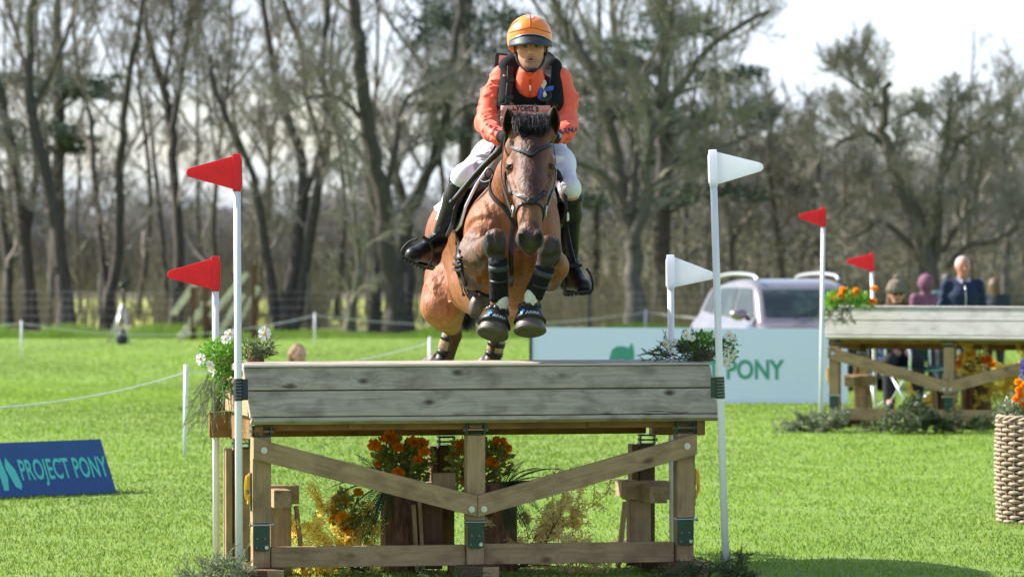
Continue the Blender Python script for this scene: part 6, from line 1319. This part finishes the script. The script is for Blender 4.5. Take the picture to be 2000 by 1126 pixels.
    for s in (-1,1):
        P=hd.snap(spl([e(s*.080,.0,.03),e(s*.078,-.005,-.02),e(s*.064,-.02,-.065),e(s*.035,-.045,-.105),e(0,-.062,-.116)],18),.004); strap(mb,P,hd.grad(P),.014,.004)
        P=hd.snap(spl([e(s*.085,.05,.0),e(s*.078,.02,-.03),e(s*.064,-.015,-.062)],12),.004); strap(mb,P,hd.grad(P),.012,.004)
    P=hd.snap(spl([e(-.026,-.066,-.108),e(0,-.078,-.118),e(.026,-.066,-.108)],8),.006); strap(mb,P,hd.grad(P),.020,.007); mb.build('chin_strap',M['black'],H_,False)
    # air vest cord, whip
    w=thing('riding_whip','black riding whip held in the gloved hand, slanting down past the saddle','whip',tuple(W(940,325,20.1))); mb=MB(); P=[W(989,262,19.78),W(975,292,19.88),W(930,340,19.95),W(884,396,20.0)]; tube(mb,spl(P,20),[.010]*4+[.012]*4+[.0165]*12,10); mb.build('shaft',M['black'],w); mb=MB(); tube(mb,[W(886,392,20.0),W(881,399,20.0)],[.020,.018],8); mb.build('flap',M['black'],w)
    mb=MB(); tube(mb,spl([W(968,285,19.95),W(958,300,19.95),W(962,312,19.93),W(975,300,19.92),W(983,290,19.9)],16),.007,8); mb.build('loop_strap',M['black'],v_)
    return o
rider()
# ---------------- car ----------------
def car():
    d=54.5; g=float(gz(d)); loc=np.array([(1560-1000)/FPX*d,d+1.2,g-.07]); yaw=R(-75)   # local +x = front
    o=thing('parked_car','pale silver mauve car with roof rails parked behind the pale sign board','car',tuple(loc),yaw)
    paint=mat('silver_mauve_paint',(.30,.265,.27),.25,.5,.55,(2,(.23,.19,.215),.4,.7),coat=.8); glass=mat('dark_car_glass',(.02,.03,.033),.05,.5,0,(2.2,(.05,.08,.075),.45,.65)); tyre=mat('tyre',(.015,.015,.016),.8)
    S=SF((-2.5,-1.15,.1),(2.5,1.15,1.75),.03)
    def convex(planes,lo,hi,rd,k=.05,op='u'):
        def fn(X):
            D=np.stack([(X@np.array(n,np.float32)/np.linalg.norm(n))-dd for n,dd in planes],0); q=np.maximum(D+rd,0); return np.sqrt((q*q).sum(0))+np.minimum(D.max(0)+rd,0)-rd
        S.put(lo,hi,fn,k,op)
    def pl(n,p): n=np.array(n,float); return (n,float(n@np.array(p))/np.linalg.norm(n))
    convex([pl((1,0,-.10),(2.25,0,.7)),pl((-1,0,.12),(-2.25,0,.7)),pl((0,1,.06),(0,.93,.7)),pl((0,-1,.06),(0,-.93,.7)),pl((.10,0,1),(.9,0,1.0)),pl((0,0,-1),(0,0,.25)),pl((.0,.5,1),(0,.80,1.03)),pl((0,-.5,1),(0,-.80,1.03)),pl((.8,0,1),(2.1,0,.85)),pl((.8,.7,.2),(2.05,.82,.7)),pl((.8,-.7,.2),(2.05,-.82,.7)),pl((-.8,.7,.2),(-2.1,.86,.7)),pl((-.8,-.7,.2),(-2.1,-.86,.7))],(-2.35,-.95,.25),(2.35,.95,1.1),.10)
    convex([pl((.86,0,1),(.95,0,1.02)),pl((-.9,0,.55),(-1.95,0,1.1)),pl((0,1,.30),(0,.82,1.0)),pl((0,-1,.30),(0,-.82,1.0)),pl((.04,0,1),(0,0,1.60)),pl((0,0,-1),(0,0,.8)),pl((.35,0,1),(.1,0,1.60)),pl((-.14,0,1),(-.8,0,1.60))],(-2.1,-.85,.8),(1.2,.85,1.62),.08,.03)
    for x in (-1.35,1.40):
        for s in (-1,1): S.cone((x,s*1.05,.34),(x,s*.72,.34),.40,.40,.01,'s')
    V,F=S.surf(); mesh('body',V,F,paint,o,True,None,True)
    def patch(nm,c4,m,off=.008,n=10,d_=None,par=o):
        a,b,c,e=[np.array(p,float) for p in c4]; P=[]
        for i in range(n+1):
            for j in range(n+1): u,v=i/n,j/n; P.append(a*(1-u)*(1-v)+b*u*(1-v)+c*u*v+e*(1-u)*v)
        P=S.snap(P,off); i=np.arange(n)[:,None]*(n+1); j=np.arange(n)[None]; q=mesh(nm,P,np.stack([i+j,i+n+1+j,i+n+2+j,i+j+1],-1).reshape(-1,4),m,par,True,None,True); return q
    patch('windscreen',[(.86,-.70,1.08),(.86,.70,1.08),(.42,.60,1.49),(.42,-.60,1.49)],glass)
    patch('rear_window',[(-2.0,-.62,1.12),(-2.0,.62,1.12),(-1.74,.52,1.48),(-1.74,-.52,1.48)],glass)
    for s in (-1,1):
        patch('side_window',[(.66,s*.80,1.07),(-.28,s*.80,1.07),(-.28,s*.70,1.49),(.22,s*.70,1.49)],glass); patch('side_window',[(-.36,s*.80,1.07),(-1.15,s*.80,1.09),(-1.15,s*.70,1.48),(-.36,s*.70,1.49)],glass); patch('side_window',[(-1.25,s*.80,1.10),(-1.72,s*.78,1.14),(-1.55,s*.70,1.44),(-1.25,s*.70,1.47)],glass)
        mb=MB(); tube(mb,spl([(.25,s*.60,1.60),(.05,s*.61,1.66),(-.7,s*.61,1.68),(-1.45,s*.60,1.64),(-1.6,s*.59,1.57)],20),.024,8); mb.build('roof_rail',mat('bright_rail',(.6,.6,.62),.3,.5,.6),o,True,True)
        mb=MB(); ell(mb,(.62,s*1.0,1.12),(.10,.14,.085)); q=mb.build('wing_mirror',paint,o,True,True); mb=MB(); tube(mb,[(.64,s*.84,1.05),(.62,s*.95,1.08)],.03,6); mb.build('mirror_arm',tyre,q,True,True)
        patch('headlight',[(2.02,s*.50,.80),(1.75,s*.88,.86),(1.72,s*.90,.72),(2.10,s*.52,.68)],mat('lamp_lens',(.6,.62,.65),.05,.8,0,coat=1),.012)
        patch('door_handle',[(-.1,s*.93,.93),(-.28,s*.93,.93),(-.28,s*.93,.90),(-.1,s*.93,.90)],paint,.02,3)
        for x in (-1.35,1.40):
            mb=MB(); tube(mb,[(x,s*.78,.34),(x,s*.93,.34)],.335,28); wq=mb.build('wheel',tyre,o,True,True); mb=MB(); tube(mb,[(x,s*.931,.34),(x,s*.945,.34)],.21,20); mb.build('rim',M['zinc'],wq,True,True)
    patch('grille',[(2.2,-.42,.78),(2.2,.42,.78),(2.25,.38,.58),(2.25,-.38,.58)],tyre,.012); patch('lower_grille',[(2.3,-.7,.45),(2.3,.7,.45),(2.3,.7,.30),(2.3,-.7,.30)],tyre,.012,6)
    patch('number_plate',[(2.3,-.26,.56),(2.3,.26,.56),(2.3,.26,.46),(2.3,-.26,.46)],M['white'],.03,3)
    for s in (-.3,.35): mb=MB(); P=S.snap([(.92,s,1.06),(.80,s+.25,1.13),(.70,s+.45,1.22)],.02); tube(mb,P,.008,5); mb.build('wiper',tyre,o,True,True)
    mb=MB(); ell(mb,(.45,.0,1.40),(.04,.11,.03)); mb.build('rear_view_mirror',tyre,o,True,True)
car()
# ---------------- spectators ----------------
def human(label,px,d,h,facing,jacket,trouser,hairc,pose='stand',hat=None,hood=False,skin=(.5,.26,.19),group=None,turn=0,z=None,hairlong=False,scarf=None,shades=False,collar=None):
    """facing: degrees, 0 = towards the camera"""
    x=(px-1000)/FPX*d; z=float(gz(d)) if z is None else z; o=thing('person',label,'person',(x,d,z),R(facing)); s=h/1.75; r=.012 if d<50 else .016
    if pose=='stand': hip=.92; J=dict(p=(0,0,.93),c=(0,.0,1.28),n=(0,.0,1.46),hd=(0,-.02,1.61),kl=(-.10,-.02,.50),kr=(.10,.02,.50),al=(-.11,.03,.09),ar=(.12,.06,.09),fl=(-.13,-.13,.04),fr=(.15,-.10,.04),sl=(-.19,.01,1.40),sr=(.19,.01,1.40),el=(-.245,.03,1.13),er=(.245,.03,1.13),wl=(-.22,-.06,.90),wr=(.22,-.06,.90))
    elif pose=='sit': J=dict(p=(0,.10,.50),c=(0,.09,.84),n=(0,.05,1.03),hd=(0,.02,1.19),kl=(-.14,-.38,.50),kr=(.14,-.38,.50),al=(-.15,-.40,.09),ar=(.15,-.40,.09),fl=(-.16,-.56,.04),fr=(.17,-.56,.04),sl=(-.19,.07,.97),sr=(.19,.07,.97),el=(-.24,-.02,.72),er=(.24,-.02,.72),wl=(-.10,-.24,.62),wr=(.10,-.24,.62))
    else: J=dict(p=(0,.10,.12),c=(0,.06,.42),n=(0,.02,.62),hd=(0,-.01,.78),kl=(-.22,-.30,.24),kr=(.22,-.30,.24),al=(.08,-.42,.06),ar=(-.08,-.44,.06),fl=(.2,-.44,.05),fr=(-.2,-.46,.05),sl=(-.16,.04,.56),sr=(.16,.04,.56),el=(-.24,-.06,.36),er=(.24,-.06,.36),wl=(-.12,-.24,.28),wr=(.12,-.24,.28))
    J={k:np.array(v)*s for k,v in J.items()}
    lo=np.minimum.reduce(list(J.values()))-.25; hi=np.maximum.reduce(list(J.values()))+.25
    B=SF(lo,hi,r); hd=J['hd']; B.ell(hd+[0,.012,.02],(.076,.095,.10),None,.02); B.cone(hd+[0,-.03,-.075],hd+[0,0,-.02],.04,.06,.03); B.cone(hd+[0,-.09,.0],hd+[0,-.105,-.025],.010,.014,.01)
    for q in (-1,1): B.ell(hd+[q*.03,-.098,.01],(.014,.014,.010),None,.01,'s'); B.ell(hd+[q*.078,.01,-.005],(.012,.02,.032),None,.01)
    B.cone(J['n'],hd+[0,.01,-.05],.055,.052,.02); B.chain([J['p'],J['c'],J['n']-[0,0,.06]],[.12,.12,.06],.05); B.cone(J['sl'],J['sr'],.04,.04,.05)
    for q in 'lr':
        B.chain([J['s'+q],J['e'+q],J['w'+q]],[.042,.036,.026],.02); D=nrm(J['w'+q]-J['e'+q]); w=J['w'+q]; B.cone(w,w+D*.07,.028,.034,.01,'u')
        u=nrm(np.cross(D,[0,1,0])); 
        for k in range(4): B.cone(w+D*.07+u*(k-1.5)*.018,w+D*(.15-.008*abs(k-1.3))+u*(k-1.5)*.02+np.array([0,-.02,0]),.010,.008,.003)
        B.cone(w+D*.03-u*.02,w+D*.08-u*.045,.012,.010,.006)
        B.chain([J['p'],J['k'+q],J['a'+q]],[.09,.055,.038],.03); B.cone(J['a'+q],J['f'+q],.04,.03,.03)
    V,F=B.surf(); c=np.tile(skin,(len(V),1)); q=V-hd
    for sx in (-1,1):
        t=((np.abs(q[:,0]-sx*.03)<.014)&(np.abs(q[:,2]-.01)<.008)&(q[:,1]<-.06))[:,None]; c=np.where(t,[.10,.06,.05],c)
    t=((np.abs(q[:,0])<.026)&(np.abs(q[:,2]+.052)<.008)&(q[:,1]<-.05))[:,None]; c=np.where(t,[.40,.10,.09],c)
    mesh('body',V,F,M['skin'],o,True,c,True)
    C=SF(lo,hi,r); C.chain([J['p']+[0,0,.02*s],(J['p']+J['c'])/2,J['c'],J['n']-[0,0,.07]],[.165*s,.16*s,.165*s,.09],.05,((1,0,0),1.12)); C.cone(J['sl'],J['sr'],.062,.062,.06)
    for q_ in 'lr': C.chain([J['s'+q_],J['e'+q_],J['w'+q_]],[.066,.058,.042],.03)
    C.cone(J['n']-[0,0,.06],J['n']+[0,.01,.005],.085,.070,.02); rr=random.Random(int(px))
    for k in range(14):
        a=J['sl' if k%2 else 'sr']; b=J['el' if k%2 else 'er']; p=a+(b-a)*rr.random(); C.cone(p+[-.04,-.07,.02],p+[.04,-.075,-.02],.010,.008,.02)
    C.cone(hd+[0,-.02,-.02],hd+[0,-.05,-.09],.085,.055,.01,'s') if not hood else None
    if hood: C.ell(hd+[0,.03,.02],(.115,.13,.135),None,.04); C.ell(hd+[0,-.09,-.01],(.075,.09,.09),None,.02,'s')
    V,F=C.surf(); jm=mat('jacket_cloth',jacket,.75,.3,0,(7,tuple(v*.75 for v in jacket),.45,.7),(16,.5,.01)); jk=mesh('jacket',V,F,jm,o,True,None,True)
    if collar: 
        mb=MB(); n=J['n']; 
        for q_ in (-1,1): mb.add([n+[q_*.065,-.02,.05],n+[q_*.012,-.085,-.01],n+[q_*.03,-.10,-.045],n+[q_*.085,-.06,.0]],[[0,1,2,3]])
        k_=mb.build('shirt_collar',mat('shirt_check',collar,.7),o,False,True); k_.modifiers.new('s','SOLIDIFY').thickness=.008
        mb=MB(); tube(mb,[C.snap([n+[0,-.12,z_]],.003)[0] for z_ in np.linspace(-.05,-.5,8)],.006,5); mb.build('zip',M['zinc'],jk,True,True)
    L_=SF(lo,hi,r)
    for q_ in 'lr': L_.chain([J['p'],J['k'+q_],J['a'+q_]],[.115*s,.082*s,.062*s],.03)
    V,F=L_.surf(); mesh('trousers',V,F,mat('trouser_cloth',trouser,.8,.3,0,(8,tuple(v*.7 for v in trouser),.45,.7)),o,True,None,True)
    for q_ in 'lr': 
        Q=SF(J['a'+q_]-.25,J['a'+q_]+.25,.01); Q.cone(J['a'+q_],J['a'+q_]*[1,1,.6],.052,.05,.02); Q.cone(J['a'+q_]*[1,1,.5],J['f'+q_],.045,.040,.02); V,F=Q.surf(); mesh('shoe',V,F,tyre_m,o,True,None,True)
    if not hood:
        Hh=SF(hd-.3,hd+.3,.008); Hh.ell(hd+[0,.026,.030],(.083,.096,.099),None,.02)
        if hairlong: Hh.cone(hd+[-.05,.05,0],hd+[-.07,.04,-.17],.05,.035,.03); Hh.cone(hd+[.05,.05,0],hd+[.07,.04,-.17],.05,.035,.03); Hh.cone(hd+[0,.07,0],hd+[0,.08,-.22],.07,.04,.03)
        Hh.ell(hd+[0,-.085,-.02],(.066,.075,.085),None,.015,'s'); X=np.stack(np.meshgrid(*Hh.ax,indexing='ij'),-1)-hd
        if not hairlong: Hh.f=np.maximum(Hh.f,(-(X[...,2]+.01+.5*X[...,1])).astype(np.float32))
        V,F=Hh.surf(); V=V+np.random.RandomState(1).randn(*V.shape)*.0012; mesh('hair',V,F,mat('hair_tone',hairc,.6,.4,0,(40,tuple(v*.55 for v in hairc),.4,.7,(1,1,.15)),(60,.8,.01,(1,1,.15))),o,True,None,True)
    if hat:
        Hh=SF(hd-.3,hd+.3,.008); Hh.ell(hd+[0,.015,.065],(.105,.118,.11),None,.02); X=np.stack(np.meshgrid(*Hh.ax,indexing='ij'),-1)-hd; Hh.f=np.maximum(Hh.f,(-(X[...,2]-.025)).astype(np.float32))
        for k in range(16): a=k*math.pi/8; Hh.cone(hd+[math.cos(a)*.100,.015+math.sin(a)*.112,.030],hd+[math.cos(a)*.102,.015+math.sin(a)*.113,.062],.017,.016,.01)
        V,F=Hh.surf(); mesh('bobble_hat',V,F,mat('knitted_wool',hat,.95,.2,0,(18,tuple(v*.6 for v in hat),.4,.65,(1,1,4)),(60,.8,.008)),o,True,None,True); mb=MB(); ell(mb,hd+[0,.01,.185],(.035,.035,.032)); mb.build('bobble',mat('bobble_wool',hat,.95,.2,0,None,(60,1,.01)),o,True,True)
    if shades:
        mb=MB(); 
        for q_ in (-1,1): ell(mb,hd+[q_*.032,-.098,.008],(.026,.010,.019))
        tube(mb,[hd+[-.07,-.07,.012],hd+[-.05,-.10,.014],hd+[.05,-.10,.014],hd+[.07,-.07,.012]],.004,5); mb.build('sunglasses',M['eye'],o,True,True)
    if scarf:
        Q=SF(J['n']-.25,J['n']+.25,.010); 
        for k in range(14): a=k*math.pi/7; Q.cone(J['n']+[math.cos(a)*.088,math.sin(a)*.088-.01,.035],J['n']+[math.cos(a+.45)*.088,math.sin(a+.45)*.088-.01,.035],.038,.038,.015)
        V,F=Q.surf(); V=V+np.random.RandomState(2).randn(*V.shape)*.003; mesh('fur_collar',V,F,mat('fur_trim',scarf,.95,.2,0,(30,tuple(v*.4 for v in scarf),.4,.65),(50,1,.02)),o,True,None,True)
    return o
tyre_m=mat('dark_shoe',(.02,.018,.018),.6)
human('white haired man in a navy zipped jacket standing behind the far jump',1880,44,1.655,6,(.010,.022,.060),(.05,.09,.20),(.50,.48,.46),skin=(.50,.21,.15),collar=(.42,.36,.42))
human('woman in a grey brown knitted hat and sunglasses seated behind the far jump',1752,42,1.78,4,(.030,.050,.13),(.02,.02,.025),(.16,.09,.05),'sit',hat=(.20,.165,.13),scarf=(.12,.075,.045),shades=True,hairlong=True)
human('person in a mauve hooded top facing away beyond the far jump',1808,56,1.62,200,(.20,.085,.13),(.04,.04,.05),(.1,.07,.05),hood=True)
human('person in a teal coat half hidden behind the white haired man',1850,60,1.68,170,(.06,.13,.14),(.04,.05,.06),(.10,.09,.08))
human('long brown haired person in a dark coat at the far right beyond the far jump',1942,62,1.60,175,(.025,.04,.05),(.03,.03,.04),(.17,.11,.07),hairlong=True)
human('fair haired child sitting on the grass beyond the near jump, only the head in view',583,41,1.38,38,(.55,.55,.58),(.05,.06,.10),(.22,.13,.05),'floor',skin=(.60,.32,.25),z=-.06,hairlong=True)
# folding chairs
def camp_chair(label,px,d,facing,h=.9):
    x=(px-1000)/FPX*d; z=float(gz(d)); o=thing('camping_chair',label,'chair',(x,d,z),R(facing)); g=mat('dark_green_canvas',(.015,.07,.045),.8,.3,0,(12,(.01,.05,.035),.4,.7)); fr=mat('pale_chair_frame',(.62,.68,.72),.3,.5,.5)
    for s in (-1,1):
        for (a,b) in (((s*.27,-.25,.0),(s*.27,.25,.44)),((s*.27,.25,0),(s*.27,-.25,.44))): mb=MB(); tube(mb,[a,b],.012,8); mb.build('leg',fr,o,True,True)
        mb=MB(); tube(mb,spl([(s*.27,.25,.40),(s*.27,.30,.9)],6),.012,8); mb.build('back_post',fr,o,True,True)
        mb=MB(); tube(mb,spl([(s*.30,.27,.66),(s*.30,-.05,.67),(s*.30,-.27,.64),(s*.29,-.27,.44)],14),.014,8); mb.build('armrest',fr,o,True,True)
    mb=MB(); tube(mb,[(-.27,-.25,.02),(.27,-.25,.42)],.010,8); tube(mb,[(.27,-.25,.02),(-.27,-.25,.42)],.010,8); mb.build('cross_brace',fr,o,True,True)
    n=8; P=[(-.27+.54*i/n,-.26+.5*j/n,.45-.04*math.sin(math.pi*i/n)) for j in range(n+1) for i in range(n+1)]; i=np.arange(n)[:,None]*(n+1); j=np.arange(n)[None]; F=np.stack([i+j,i+j+1,i+n+2+j,i+n+1+j],-1).reshape(-1,4); q=mesh('seat',P,F,g,o,True,None,True); q.modifiers.new('s','SOLIDIFY').thickness=.008
    P=[(-.27+.54*i/n,.26+.05*j/n+.04*math.sin(math.pi*i/n),.50+.42*j/n) for j in range(n+1) for i in range(n+1)]; q=mesh('backrest',P,F,g,o,True,None,True); q.modifiers.new('s','SOLIDIFY').thickness=.008
camp_chair('dark green camping chair with pale frame seen through the legs of the far jump',1798,41.5,25)
camp_chair('camping chair the woman in the knitted hat is sitting on',1752,42,4)
